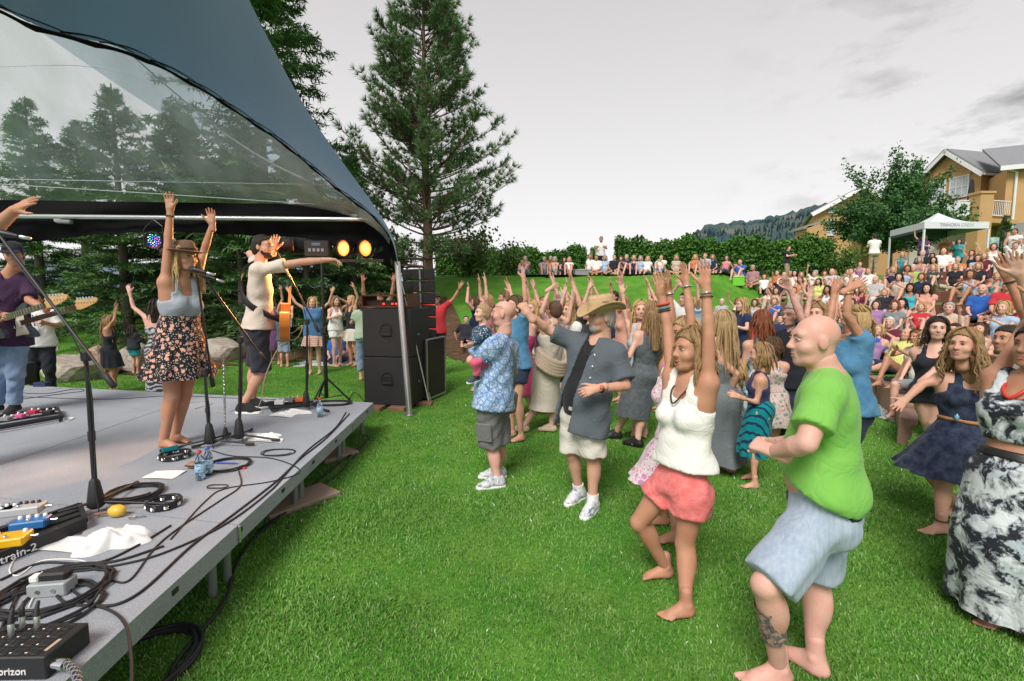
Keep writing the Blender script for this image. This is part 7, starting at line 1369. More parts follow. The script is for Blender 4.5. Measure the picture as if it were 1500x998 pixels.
# ================================================================ on the stage
GS = 'band members on stage'
J, b = trace(.99, 'f', (.93, -.36, 0), (264, 508, 0), (265, 415, .0), (272, 378, .0), ((258, 648), (241, 656)), gz_=HS, kn=((271, 577, .10), (252, 580, -.06)), el=((298, 371, .28), (246, 360, -.12)), wr=((311, 329, .28), (249, 308, -.10)), toe=((1, -.2, 0), (1, -.25, 0)), hface=(.93, -.38, -.05), palm=(V3(.2, -1, 0), V3(.2, -1, 0)), hdir=(V3(-.05, 0, 1), V3(-.02, 0, 1)), legw=1.08)
r, f = figure('person', 'barefoot singer in a brown felt hat and flared floral dress, both arms raised', J, 'tan', [('top', C_('greyrib', (.33, .37, .43)), .40, 0, .013, 'tank', .01, 'dress_top', (.002, 30)), ('skirt', C_('ditsy', (.015, .015, .022), pat='floral', col2=(.62, .50, .40), col3=(.72, .36, .28), pscale=28), .50, .34, (.285, .26), 9, .10, 'skirt', (.20, .175), .0, (.152, .128))], ('long', 'blonde', .30), vox=.0112, base=b, group=GS)
hat(f, r, mat('brown_felt', (.17, .10, .065), .9, .15, 10), .190, .098, .095, .058, .10, .06, 'felt_hat', mat('hat_ribbon', (.08, .045, .03), .7)); band(r, f, 1, .05, .032, .004, M_CORD)
f_singer = f; b_singer = b
J, b = trace(1.10, 'm', (.92, .36, 0), (379, 486, 0), (381, 390, 0), (386, 362, .0), ((370, 597), (356, 605)), gz_=HS, kn=((374, 538, .12), (384, 546, -.05)), el=((366, 372, .26), (442, 384, -.12)), wr=((401, 366, .30), (480, 381, -.14)), hface=(.95, -.15, -.05), toe=((1, .0, 0), (1, -.05, 0)), hdir=(V3(.15, 0, 1), V3(1, 0, -.03)), palm=(V3(-.3, .8, 0), V3(0, -.2, -1)))
r, f = figure('person', 'bearded guitarist in a cream tee and dark shorts pointing out to the crowd', J, 'mid', [('top', C_('cream_tee', (.66, .58, .50), vary=.05), .05, .62, .014, 'round', .018, 'shirt', (.004, 20)), ('legs', C_('ink_shorts', (.030, .032, .045)), .96, .018, .03)], ('short', 'dark'), feet='shoe', shoem=C_('black_trainer', (.025, .025, .028)), hands=('open', 'relax'), vox=.0112, base=b, group=GS)
beard(f, r, 'dark')
f_gtr = f; b_gtr = b
J, b = trace(1.02, 'm', (.45, -.9, 0), (10, 494, 0), (14, 402, 0), (20, 372, -.08), ((22, 604), (-4, 604)), gz_=HS, kn=((23, 548, -.05), (0, 548, -.05)), el=((42, 440, -.05), (-30, 450, -.05)), wr=((66, 452, -.22), (8, 462, -.30)), hface=(.5, -.75, -.45), hup=(.15, -.3, .9), toe=((.4, -.9, 0), (.3, -.95, 0)))
r, f = figure('person', 'guitarist in a dark cap and plum checked shirt looking down at his guitar', J, 'tan', [('top', C_('plumcheck', (.055, .018, .055), pat='plaid', col2=(.09, .03, .06), col3=(.02, .02, .06), pscale=30), -.12, .85, .02, 'v', .016, 'shirt'), ('legs', C_('jeans', (.14, .22, .36), pat='denim', col2=(.28, .38, .52), pscale=6), 1.93, .016, .012)], ('short', 'dark'), feet='shoe', shoem=C_('black_trainer', (1, 0, 0)), hands=('grip', 'grip'), vox=.012, base=b, group=GS)
link('cap', npmesh('cap', *place(sdf([_ell((0, -.014, .045), (.089, .108, .090), k=.01), _cap((-.03, .10, .055), (.03, .10, .055), .05, .05, k=.01)], .007, [], lambda D, X, Y, Z: np.maximum(D, np.maximum(.045 - Z - 0 * X, np.where(Y > .085, np.abs(Z - .058 + (Y - .085) * .15) - .007, -1)))), f.head, f.HM, f.hs), (C_('black_shirt', (1, 0, 0)),)), r)
f_cap = f; b_cap = b
J, b = trace(1.06, 'm', (.8, -.55, 0), (-110, 545, 0), (-80, 420, 0), (-66, 372, 0), ((-95, 700), (-125, 700)), gz_=HS, el=((-26, 352, .1), (-100, 480, -.2)), wr=((22, 308, .05), (-40, 490, -.3)), hface=(.8, -.6, 0), hdir=(V3(.85, 0, .5), None), palm=(V3(.25, .85, -.45), None), armw=1.25)
r, f = figure('person', 'musician mostly outside the left edge with one arm reaching up into view', J, 'tan', [('top', C_('black_shirt', (1, 0, 0)), -.1, .8, .02), ('legs', C_('jeans', (1, 0, 0)), 1.93, .016, .012)], ('short', 'dark'), feet='shoe', vox=.0112, base=b, group=GS)
# ================================================================ generic standing people
def stand(px, py, s, sex, fwd, arms, label, skn, clothes, hair, Y=None, vox=.021, legs=0., group=GRP, hscale=1., **k):
    """py = row of the feet on the lawn (or give Y)"""
    if Y is None: g0 = G(px, py, 0); 
    else: g0 = W(px, 435, Y); g0[2] = gz(g0[0], Y)
    fw = nrm(V3(*fwd)); sd = nrm(np.cross(fw, [0, 0, 1])); up = V3(0, 0, 1); lean = fw * .02 + sd * R.uniform(-.03, .03); P = up * .92 * s; N = P + up * .525 * s + lean * .6; H = N + up * .165 * s + fw * .03 * s; an = [V3(0, 0, .076 * s) + sd * sg * (.10 + legs * R.uniform(.3, 1)) * s + fw * sg * legs * .8 * s for sg in (-1, 1)]; el = [None, None]; wr = [None, None]; sh = [N + sd * sg * .16 * s - up * .05 for sg in (-1, 1)]
    for i, a in enumerate(arms):
        sg = (-1, 1)[i]; q = sh[i] + up * .05; rr = lambda: R.uniform(-.05, .05)
        if a == 'u': el[i] = q + s * (up * .24 + sd * sg * (.12 + rr()) + fw * (.08 + rr())); wr[i] = el[i] + s * (up * .24 + sd * sg * (.0 + rr()) + fw * (.06 + rr()))
        elif a == 'w': el[i] = q + s * (up * .16 + sd * sg * .20 + fw * .06); wr[i] = el[i] + s * (up * .235 + sd * sg * (.10 + rr()) + fw * .03)
        elif a == 'c': el[i] = q + s * (up * .18 + sd * sg * .10 + fw * .16); wr[i] = N + s * (up * .42 + sd * sg * .03 + fw * .16)
        elif a == 'f': el[i] = q + s * (-up * .25 + sd * sg * .08 + fw * .05); wr[i] = el[i] + s * (fw * .20 - sd * sg * .10 + up * .06)
        elif a == 'h': el[i] = q + s * (up * .10 + sd * sg * .24 + fw * .04); wr[i] = H + s * (sd * sg * .10 + up * .07)
    J = dict(s=s, sex=sex, fwd=fw, P=P, N=N, head=H, an=an, kn=[None, None], el=el, wr=wr, toe=[None, None], hscale=hscale); J.update({a: (V3(*b) if a in ('hface',) else b) for a, b in k.items()})
    return figure('person', label, J, skn, clothes, hair, hands=tuple('open' if a in 'uwc' else 'relax' for a in arms), vox=vox, base=g0, group=group)
T_ = lambda m, sl=.6, hem=-.08: ('top', m, hem, sl, .018)
TK = lambda m: ('top', m, -.04, 0, .014, 'tank')
SH = lambda m, t=.9: ('legs', m, t)
SK = lambda m, q=.5, top=.22: ('skirt', m, top, q, (.23, .2), 8, .08)
c_ = lambda n, c, **k: C_(n, c, **k)
DJ, WHT, BLK, PAL = c_('darkjean', (0, 0, 0)), c_('white', (0, 0, 0)), c_('black_shirt', (0, 0, 0)), c_('paleblue', (0, 0, 0)); KHA = c_('khaki', (.35, .27, .17)); RED = c_('red', (.52, .04, .05)); PUR = c_('purple', (.12, .05, .13)); DKG = c_('dkgreen', (.03, .06, .05)); PCH = c_('peach', (.62, .32, .24)); BLU = c_('blue', (.03, .12, .45)); NAV = c_('navy', (.02, .03, .08)); GRN = c_('limeg', (.30, .50, .12)); TEA = c_('teal', (.02, .25, .30)); GRY = c_('grey', (.22, .23, .25)); LBL = c_('lblue', (.35, .48, .64)); YEL = c_('yellow', (.62, .64, .22)); MAR = c_('maroon', (.13, .02, .04)); ORA = c_('orange', (.55, .19, .07)); PNK = c_('pink', (.55, .20, .24)); LAV = c_('lavender', (.33, .18, .36)); TUR = c_('turquoise', (.05, .42, .52)); STR = c_('stripes', (.7, .7, .7), pat='stripe', col2=(.12, .12, .14), pscale=9); BEI = c_('beige', (.50, .42, .33)); CHK = c_('check', (.42, .16, .18), pat='plaid', col2=(.6, .5, .5), col3=(.2, .08, .1), pscale=16); DOT = c_('dots', (.5, .5, .5), pat='spots', col2=(.05, .05, .06), pscale=24)
# behind the stage
GB = 'people on the lawn behind the stage'
r, f = stand(52, 0, 1.03, 'm', (.5, -.85, 0), 'ff', 'man in a white short-sleeved shirt, lanyard and black trousers standing behind the stage', 'tan', [T_(WHT, .85), ('legs', BLK, 1.95, .016, .01)], ('short', 'dark'), Y=7.6, group=GB); MB().box(f.N - f.up * .30 + f.sfront * .165, (.035, .006, .05), np.stack([f.side, f.front, f.up], 1), .004).build('badge', M_WHITE, r); MB().tube(spline([f.N - f.side * .05, f.N + f.sfront * .14 - f.up * .1, f.N + f.sfront * .165 - f.up * .25, f.N + f.sfront * .14 - f.up * .1 + f.side * .03, f.N + f.side * .05], 4), .004, 4).build('lanyard', NAV, r)
stand(155, 0, .80, 'f', (.85, .4, 0), 'uc', 'long-haired girl in a short black dress with one arm curved overhead', 'tan', [('top', BLK, .1, 0, .013, 'tank'), SK(BLK, .38, .3)], ('long', 'dirty', .42), Y=8.3, group=GB, hscale=1.1)
stand(228, 0, .96, 'f', (-.15, 1, 0), 'wf', 'dark-haired woman seen from behind in a strapless zebra-striped maxi dress', 'pink', [('top', c_('zebra', (.03, .03, .035), pat='zebra', col2=(.34, .34, .37), col3=(.5, .5, .52), pscale=5), .1, 0, .014, 'strapless'), ('skirt', c_('zebra', (0, 0, 0)), .32, .97, (.24, .22), 7, .06)], ('long', 'dark', .24), Y=7.4, group=GB)
stand(199, 548, .62, 'f', (.3, .9, 0), 'ff', 'child in a dark jacket and teal shorts left of the zebra dress', 'mid', [('top', BLK, -.1, 1.8, .02), SH(TEA, .6)], ('long', 'dark', .25), group=GB, hscale=1.2)
stand(417, 538, .72, 'm', (-.1, 1, 0), 'uu', 'boy in a grey tee and blue plaid shorts seen from behind with hands up', 'mid', [T_(c_('slate_tee', (.07, .10, .12))), SH(c_('bluplaid', (.5, .55, .6), pat='plaid', col2=(.08, .14, .32), col3=(.25, .3, .5), pscale=12), .95)], ('short', 'dirty'), group=GB, hscale=1.12)
stand(403, 534, .97, 'f', (.3, -.9, 0), 'uf', 'woman in a purple dress mostly hidden behind the cream-shirted guitarist', 'mid', [TK(PUR), SK(PUR, .62)], ('long', 'brown', .2), group=GB)
stand(462, 548, .98, 'f', (.1, -1, 0), 'ww', 'blonde woman in a loose blue top and peach skirt, both arms up', 'fair', [('top', c_('bluetop', (.07, .17, .33)), -.12, .1, .03, 'round'), ('skirt', c_('peachskirt', (.5, .28, .22), pat='stripe', col2=(.55, .40, .38), pscale=7), .1, .33, (.26, .22), 10, .12)], ('bob', 'blonde', .14), group=GB)
stand(494, 537, .99, 'f', (.75, -.5, 0), 'hf', 'woman in a white tank top and white shorts holding her hair, facing right', 'fair', [TK(WHT), SH(WHT, .45)], ('long', 'dirty', .2), group=GB, legs=.06)
stand(519, 536, 1.0, 'f', (-.5, -.8, 0), 'uf', 'blonde woman in a black top and white skirt with one arm up', 'mid', [TK(BLK), SK(c_('ivory', (.6, .56, .5)), .35)], ('long', 'blonde', .26), group=GB)
stand(536, 557, .98, 'f', (-.4, .9, 0), 'ff', 'person in a pale green top and jeans half hidden by the loudspeaker stack', 'fair', [T_(c_('palegreen', (.45, .58, .42))), ('legs', c_('jeans', (0, 0, 0)), 1.7)], ('long', 'brown', .2), group=GB)
stand(556, 0, 1.04, 'm', (.1, -1, 0), 'uu', 'man with a wristwatch behind the amplifier rack with only his raised hands clear', 'tan', [T_(GRY), SH(KHA)], ('short', 'dark'), Y=9.6, group=GB)
r, f = stand(641, 549, 1.03, 'm', (0, -1, 0), 'ww', 'man in a red tee, black shorts and dark cap with both hands up', 'tan', [T_(RED, .7), SH(BLK, 1.0)], ('short', 'dark'), group=GB, hface=(.1, -1, 0))
link('cap', npmesh('cap', *place(sdf([_ell((0, -.014, .045), (.089, .108, .090), k=.01), _cap((-.03, .10, .055), (.03, .10, .055), .05, .05, k=.01)], .010, [], lambda D, X, Y, Z: np.maximum(D, np.maximum(.040 - Z, np.where(Y > .085, np.abs(Z - .058) - .011, -1)))), f.head, f.HM, f.hs), (BLK,)), r); band(r, f, 0, .04, .033, .009, M_BLACK, 'watch')
# the arms-up crowd in the middle of the lawn
mid = [(700, 8.6, .99, 'f', 'cc', 'brown', NAV, DJ, 'person in dark clothes clapping overhead behind the toddler'), (716, 7.4, 1.0, 'f', 'uu', 'blonde', PNK, DJ, 'woman with hands high directly behind the bald man with the toddler'), (757, 5.6, .99, 'f', 'uf', 'brown', c_('denimtop', (0, 0, 0)), DJ, 'woman in a denim shirt with yellow sunglasses on her head behind the bald man'),
       (790, 8.4, .97, 'f', 'uu', 'blonde', PNK, WHT, 'woman in pink with arms up left of the cream dress'), (822, 8.8, 1.04, 'm', 'uu', 'grey', GRY, KHA, 'grey-haired man with arms up behind the cream dress'), (848, 7.8, .98, 'f', 'uu', 'light', WHT, DJ, 'woman in white with arms up behind the raised black sleeve'), (880, 8.2, 1.0, 'f', 'uu', 'brown', TEA, DJ, 'woman in teal whose raised hands show above the straw hat'),
       (900, 9.4, 1.05, 'm', 'uf', 'dark', NAV, KHA, 'man in navy with one hand up behind the straw hat'), (915, 7.6, .98, 'f', 'uu', 'dirty', PCH, DJ, 'woman in peach with arms up right of the straw hat'), (962, 8.8, 1.0, 'f', 'wu', 'dark', PUR, DJ, 'woman in purple and a dark cap behind the long grey-dress hair'), (975, 7.0, .99, 'f', 'uu', 'brown', BLK, DJ, 'woman in black with arms up behind the pink floral dress'),
       (1022, 8.2, .98, 'f', 'uf', 'blonde', LBL, WHT, 'blonde woman in light blue behind the white tank top'), (1005, 9.2, 1.03, 'm', 'cc', 'dark', WHT, KHA, 'man in white clapping overhead behind the raised bracelets'), (800, 7.0, .98, 'f', 'fu', 'dirty', LAV, DJ, 'woman in lavender between the raspberry and cream dresses'), (740, 9.8, 1.04, 'm', 'wf', 'brown', LBL, KHA, 'man in light blue waving one arm beyond the raspberry dress'), (1090, 8.2, .97, 'f', 'ff', 'blonde', NAV, DJ, 'blonde ponytailed woman in navy behind the dark-haired patterned dress')]
for px, Y, s, sx, ar, hr, tm, bm, lab in mid:
    stand(px, 0, s, sx, (-.85 + R.uniform(-.1, .3), R.uniform(-.6, .2), 0), ar, lab, R.choice(['fair', 'mid', 'tan', 'pink']), [T_(tm, .4 if sx == 'f' else .7), SH(bm, .9 if sx == 'm' else .5)], (('short', hr) if sx == 'm' else (R.choice(['long', 'bob', 'long']), hr, R.choice([.14, .24, .3]))), Y=Y, vox=.022)
# ================================================================ guitars, held by the players
def strat(label, neckA, neckB, Y0, Y1, roll, body_m, guard_m, sc=1.):
    """guitar whose neck runs from the body joint (photo px neckA) to the nut (neckB)"""
    a, n = W(*neckA, Y0), W(*neckB, Y1); t = empty('electric_guitar', a, label, 'guitar', 'guitars'); d = nrm(n - a); L = np.linalg.norm(n - a); up = nrm(V3(*roll) - d * (V3(*roll) @ d)); fr = nrm(np.cross(d, up)); fr = fr if fr[1] < 0 else -fr; M = np.stack([d, up, fr], 1); k = L / .46; P = lambda x, y, z=0.: M @ (np.array([x, y, z]) * k)
    out = [(.02, .10), (.07, .155), (.03, .165), (-.06, .125), (-.13, .11), (-.20, .135), (-.28, .165), (-.36, .13), (-.385, .02), (-.36, -.11), (-.29, -.17), (-.20, -.145), (-.13, -.11), (-.07, -.115), (.0, -.15), (.035, -.14), (.015, -.07), (-.015, -.035), (-.015, .035)]
    o = spline(np.array([(x, y, 0) for x, y in out + out[:1]]), 4)[:-1]; prism([P(x, y, -.022) for x, y, _ in o], fr * .044 * k).build('body', body_m, t)
    g = [(.0, .06), (-.05, .10), (-.14, .085), (-.22, .07), (-.26, -.02), (-.23, -.12), (-.14, -.10), (-.06, -.105), (-.01, -.11), (-.02, -.03)]; g_ = spline(np.array([(x, y, 0) for x, y in g + g[:1]]), 4)[:-1]; prism([P(x, y, .0225) for x, y, _ in g_], fr * .003 * k).build('pickguard', guard_m, t)
    for x in (-.055, -.115, -.175): MB().box(P(x, 0, .030), np.array([.010, .034, .006]) * k, M, .003).build('pickup', M_WHITE, t)
    MB().box(P(-.235, 0, .030), np.array([.02, .036, .008]) * k, M, .003).build('bridge', M_CHROME, t)
    for i in range(3): MB().lathe([(.011 * k, 0), (.009 * k, .012 * k), (0, .013 * k)], 9, P(-.20 - .045 * i, -.085 - .008 * i, .025), M).build('knob', M_WHITE, t, smooth=True)
    M_MAPLE = mat('maple', (.55, .33, .14), .4, .12, 8); M_FB = mat('rosewood', (.045, .022, .015), .5); MB().box(P(.21, 0, .012), np.array([.25, .021, .012]) * k, M, .006 * k).build('neck', M_MAPLE, t); fb = MB().box(P(.20, 0, .0265), np.array([.26, .0205, .003]) * k, M).build('fretboard', M_FB, t)
    for i in range(16): x = .46 - .62 * (1 - 2 ** (-(i + 1) / 12)); MB().box(P(x, 0, .030), np.array([.0016, .0205, .0012]) * k, M).build('fret', M_CHROME, fb)
    hs_ = [(.455, -.022), (.50, -.030), (.56, -.022), (.62, -.012), (.655, .004), (.66, .026), (.635, .040), (.60, .032), (.54, .050), (.49, .062), (.468, .052), (.47, .03), (.455, .022)]; h_ = spline(np.array([(x, y, 0) for x, y in hs_ + hs_[:1]]), 3)[:-1]; hd = prism([P(x, y, .004) for x, y, _ in h_], fr * .014 * k).build('headstock', M_MAPLE, t)
    for i in range(6): x = .492 + .026 * i; MB().box(P(x, .066 - .0055 * i, .010), np.array([.007, .014, .006]) * k, M, .002).build('tuner', M_CHROME, hd); MB().lathe([(.004 * k, 0), (.004 * k, .012 * k), (0, .012 * k)], 6, P(x, .036 - .006 * i, .018), M).build('tuner_post', M_CHROME, hd, smooth=True)
    for i in range(6): MB().tube([P(-.235, -.026 + .0104 * i, .038), P(.455, -.016 + .0064 * i, .033)], .0008, 3).build('string', M_CHROME, t)
    return t
strat('cream electric guitar with dark fretboard held by the guitarist in the cap', (-3, 470), (70, 447), b_cap[1] - .33, b_cap[1] - .36, (0, 0, 1), mat('gtr_black', (.03, .03, .035), .25), mat('gtr_cream', (.60, .55, .45), .35))
strat('second guitar with dark body, its headstock reaching farthest right', (42, 471), (114, 450), b_cap[1] - .02, b_cap[1] + .0, (0, 0, 1), mat('gtr_slate', (.05, .065, .08), .3), mat('gtr_cream', 0))
# orange archtop on the guitarist in cream, seen edge-on, with its strap and cord
f, b = f_gtr, b_gtr; o = f.P + f.up * f.L * .22 + f.front * .27; t = empty('archtop_guitar', o + b, 'orange guitar hanging edge-on in front of the cream-shirted guitarist', 'guitar', 'guitars')
nk = nrm(f.side * -.9 + V3(0, 0, .55)); fr = nrm(f.front - nk * (f.front @ nk)); M = np.stack([nk, np.cross(fr, nk), fr], 1); out = [(.20, .02), (.17, .10), (.10, .125), (.03, .10), (-.02, .10), (-.10, .16), (-.20, .17), (-.26, .09), (-.265, 0), (-.26, -.09), (-.20, -.17), (-.10, -.16), (-.02, -.10), (.03, -.10), (.10, -.125), (.17, -.10), (.20, -.02)]; s_ = spline(np.array([(x, y, 0) for x, y in out + out[:1]]), 4)[:-1]
prism([M @ np.array([x, y, -.05]) for x, y, _ in s_], fr * .10).build('body', mat('gtr_orange', (.62, .19, .025), .3, .15), t); MB().box(M @ np.array([.42, 0, .03]), (.27, .022, .014), M, .005).build('neck', mat('maple', 0), t); MB().box(M @ np.array([.75, 0, .02]), (.08, .036, .009), M, .004).build('headstock', M_BLACK, t); MB().box(M @ np.array([-.10, 0, .06]), (.012, .04, .012), M, .003).build('bridge', M_CHROME, t); MB().box(M @ np.array([.05, 0, .056]), (.02, .035, .006), M, .003).build('pickup', M_CHROME, t)
st_ = spline([f.N - f.sside * .10 - f.sfront * .03 + f.up * .055, f.N - f.up * .07 - f.sfront * .160 - f.sside * .02, f.P + f.up * f.L * .62 - f.front * .165 + f.side * .07, f.P + f.up * f.L * .42 - f.front * .075 + f.side * .188, f.P + f.up * f.L * .28 + f.front * .10 + f.side * .15, f.P + f.up * f.L * .2 + f.front * .22 + f.side * .06], 6) - o
v_ = []; T = np.gradient(st_, axis=0); 
for i, p in enumerate(st_): n_ = nrm(p + o - (f.P + f.up * ((p + o - f.P) @ f.up))); w_ = nrm(np.cross(nrm(T[i]), n_)) * .032; v_.append([p - w_ + n_ * .004, p + w_ + n_ * .004, p + w_ + n_ * .010, p - w_ + n_ * .010, p - w_ + n_ * .004])
MB().grid(np.array(v_)).build('strap', mat('strap_black', (.02, .02, .022), .8), t, smooth=True)
MB().tube(spline([M @ np.array([-.25, -.03, 0]), V3(.10, -.05, -.16), V3(.22, -.06, -.08), V3(.16, -.08, -.22), V3(-.02, -.10, -.3), V3(-.14, -.22, -.62), V3(-.25, -.16, -.95), V3(-.36, -.2, -1.12)], 8), .006, 6).build('cord', mat('tan_cable', 0), t, smooth=True)
# ================================================================ the seated audience
POSE = {'knees': dict(P=(0, 0, .12), N=(0, -.09, .61), H=(0, -.04, .785), an=((-.13, .56, .07), (.13, .56, .07)), kn=((-.15, .34, .47), (.15, .34, .47)), wr=((-.10, .40, .50), (.10, .40, .50))),
        'cross': dict(P=(0, 0, .12), N=(0, -.03, .64), H=(0, .02, .81), an=((.10, .30, .07), (-.10, .34, .07)), kn=((-.33, .27, .16), (.33, .27, .16)), wr=((-.10, .27, .22), (.10, .27, .22))),
        'ledge': dict(P=(0, 0, .12), N=(0, -.05, .64), H=(0, 0, .81), an=((-.11, .46, -.27), (.11, .44, -.27)), kn=((-.12, .42, .15), (.12, .42, .15)), wr=((-.10, .30, .22), (.10, .32, .22))),
        'stretch': dict(P=(0, 0, .12), N=(0, -.24, .57), H=(0, -.22, .745), an=((-.10, .86, .07), (.10, .84, .07)), kn=((-.11, .44, .17), (.12, .43, .20)), wr=((-.28, -.34, .05), (.28, -.34, .05))),
        'clap': dict(P=(0, 0, .12), N=(0, -.05, .63), H=(0, .0, .80), an=((-.12, .50, .07), (.12, .52, .07)), kn=((-.17, .33, .43), (.17, .33, .43)), wr=((-.03, .33, .60), (.03, .33, .61))),
        'wave': dict(P=(0, 0, .12), N=(0, -.05, .64), H=(0, .0, .81), an=((-.11, .46, -.27), (.11, .44, -.27)), kn=((-.12, .42, .15), (.12, .42, .15)), wr=((-.20, .12, 1.12), (.20, .10, 1.14)), el=((-.27, .05, .86), (.27, .05, .86))),
        'cheer': dict(P=(0, 0, .12), N=(0, -.06, .63), H=(0, -.01, .80), an=((.10, .30, .07), (-.10, .34, .07)), kn=((-.33, .27, .16), (.33, .27, .16)), wr=((-.08, .30, .24), (.25, .16, 1.10)), el=((None), (.28, .05, .83)))}
_TP = {}; _MS = {}
TOPK = {'m': [T_(WHT, .75, -.02), T_(WHT, .75, -.02)], 'f': [('top', WHT, -.02, 0, .014, 'tank'), T_(WHT, .35, -.02)]}
def template(pose, sex, hk, tk, bk):
    key = (pose, sex, hk, tk, bk)
    if key in _TP: return _TP[key], False
    p = POSE[pose]; J = dict(s=1.02 if sex == 'm' else .96, sex=sex, fwd=V3(0, 1, 0), P=V3(*p['P']), N=V3(*p['N']), head=V3(*p['H']), an=[V3(*a) for a in p['an']], kn=[V3(*a) for a in p['kn']], wr=[V3(*a) for a in p['wr']], el=[None if a is None else V3(*a) for a in p.get('el', (None, None))], toe=[V3(0, 1, 0)] * 2, hface=V3(0, 1, -.05), fat=.5 if sex == 'm' else .15)
    hands = ('open' if pose in ('clap', 'wave') else 'relax', 'open' if pose in ('clap', 'wave', 'cheer') else 'relax')
    r, f = figure('person', None, J, 'fair', [TOPK[sex][tk], ('legs', DJ, (1.9 if bk else .9), .016, .016 if not bk else .006)], hk, hands=hands, vox=.021, face=False)
    e = MB()
    for sg in (-1, 1): e.box(f.hl((sg * .031, .082, .011)), np.array([.011, .004, .006]) * f.hs, f.HM, .002)
    e.build('eyes', mat('eye_dark', 0), r)['kind'] = 'stuff'
    for c in r.children_recursive:
        n_ = c.name.split('.')[0]; k_ = {'body': (pose, sex), 'shirt': (pose, sex, tk), 'shorts': (pose, sex, bk), 'hair': (pose, sex, hk), 'hair_locks': (pose, sex, hk), 'eyes': (pose, sex)}.get(n_)
        if k_: c.data = _MS.setdefault((n_,) + k_, c.data)
    _TP[key] = r; return r, True
def dress_up(root, sk, top, bot, hr):
    for c in root.children_recursive:
        n = c.name.split('.')[0]; m_ = {'body': skin(sk), 'shirt': top, 'shorts': bot, 'hair': hr and hairm(hr), 'hair_locks': hr and hairm(hr), 'shoe': M_BLACK}.get(n)
        if m_: setm(c, m_)
def copy_tree(o, parent=None):
    c = o.copy(); COL.objects.link(c); c.parent = parent
    for ch in o.children: copy_tree(ch, c)
    return c
TOPC = [('white', WHT)] * 6 + [('black', BLK)] * 3 + [('grey', GRY), ('light blue', LBL), ('beige', BEI), ('navy', NAV), ('striped', STR), ('spotted', DOT), ('navy', NAV), ('red', RED), ('royal blue', BLU), ('light blue', LBL), ('light blue', LBL), ('turquoise', TUR), ('teal', TEA), ('lime green', GRN), ('pale yellow', YEL), ('maroon', MAR), ('orange', ORA), ('coral pink', PNK), ('lavender', LAV), ('grey', GRY), ('beige', BEI), ('striped', STR), ('pink checked', CHK), ('spotted', DOT), ('dark green', DKG), ('peach', PCH), ('purple', PUR)]
BOTC = [DJ, KHA, WHT, BLK, GRY, c_('bluejean', (.10, .18, .32)), NAV, BEI]
HAIRS = {'m': [('short', 'grey'), ('short', 'brown'), ('short', 'dark'), ('bald', 'grey'), ('short', 'dirty'), ('short', 'white')], 'f': [('long', 'blonde', .26), ('long', 'brown', .26), ('long', 'dark', .26), ('bob', 'dirty', .14), ('bob', 'grey', .14), ('bob', 'blonde', .14), ('bob', 'brown', .14), ('bob', 'red', .14)]}
HW = {'blonde': 'blonde', 'brown': 'brown-haired', 'dark': 'black-haired', 'grey': 'grey-haired', 'white': 'white-haired', 'dirty': 'sandy-haired', 'red': 'auburn'}
PW = {'knees': 'with knees up', 'cross': 'cross-legged', 'ledge': 'with legs over the wall', 'stretch': 'leaning back', 'clap': 'clapping', 'wave': 'both arms up', 'cheer': 'one arm up'}
TIER = ['on the lawn edge', 'first terrace', 'second terrace', 'third terrace', 'fourth terrace', 'fifth terrace', 'sixth terrace', 'top terrace', 'bank top by the vines']
_used = set(); _last = {}
GA = 'seated audience on the terraces'
def seat(x, y, z, tier, poses, sex=None, top=None, hair=None, face=None, sc=None, extra=None):
    for _ in range(60):
        sx = sex or R.choice('mff'); ps = R.choice(poses); hr = hair or R.choice(HAIRS[sx]); tc = top or R.choice(TOPC); tk = 0 if sx == 'm' else R.randint(0, 1)
        w = f"{'bald' if hr[0] == 'bald' else HW[hr[1]]} {'man' if sx == 'm' else 'woman'} in {tc[0]} {PW[ps]}, {TIER[tier]}" + (f", {extra}" if extra else '')
        nb = _last.get(tier); lab = w if w not in _used else (w + f", beside the {nb} top" if nb else None)
        if lab and lab not in _used and len(lab.split()) <= 16: break
    _used.add(lab); _last[tier] = tc[0]; bk = R.random() < .3; hk = {'long': hr[0], 'bob': hr[0]}.get(hr[0], hr[0]); hkk = (hr[0], 'brown') + ((hr[2],) if len(hr) > 2 else ())
    r, new = template(ps, sx, hkk, tk, int(bk)); r = r if new else copy_tree(r); tag(r, lab, 'person', GA); dress_up(r, R.choice(['fair', 'fair', 'mid', 'tan', 'pink']), tc[1], R.choice(BOTC), None if hr[0] == 'bald' else hr[1])
    fd = face if face is not None else math.atan2(-3.2 - x, 4.0 - y) ; k = sc or R.uniform(.90, 1.01); r.location = (x, y, z); r.rotation_euler = (0, 0, -fd + R.uniform(-.25, .25)); r.scale = (k, k, k * R.uniform(.97, 1.03)); return r
def inview(x, y, z, m=30): 
    p = PX((x, y, z + .5)); return y > 3 and 700 < p[0] < 1500 + m and p[1] < 700
BLK_N = [0]
M_BLKTS = [('pale blue', mat('bl_blue', (.42, .52, .62), .95, .1, 8, bump=.5, pat='plaid', col2=(.6, .65, .7), col3=(.3, .4, .5), pscale=3)), ('white', mat('bl_white', (.65, .66, .68), .95, .1, 8, bump=.5)), ('red tartan', mat('bl_red', (.30, .05, .05), .95, .1, 8, bump=.5, pat='plaid', col2=(.08, .05, .08), col3=(.45, .3, .25), pscale=4)), ('aqua', mat('bl_aqua', (.15, .42, .42), .95, .1, 8, bump=.5)), ('grey', mat('bl_grey', (.25, .26, .28), .95, .1, 8, bump=.5)), ('navy', mat('bl_navy', (.04, .06, .14), .95, .1, 8, bump=.5)), ('mint', mat('bl_mint', (.35, .52, .42), .95, .1, 8, bump=.5))]
_bl = None
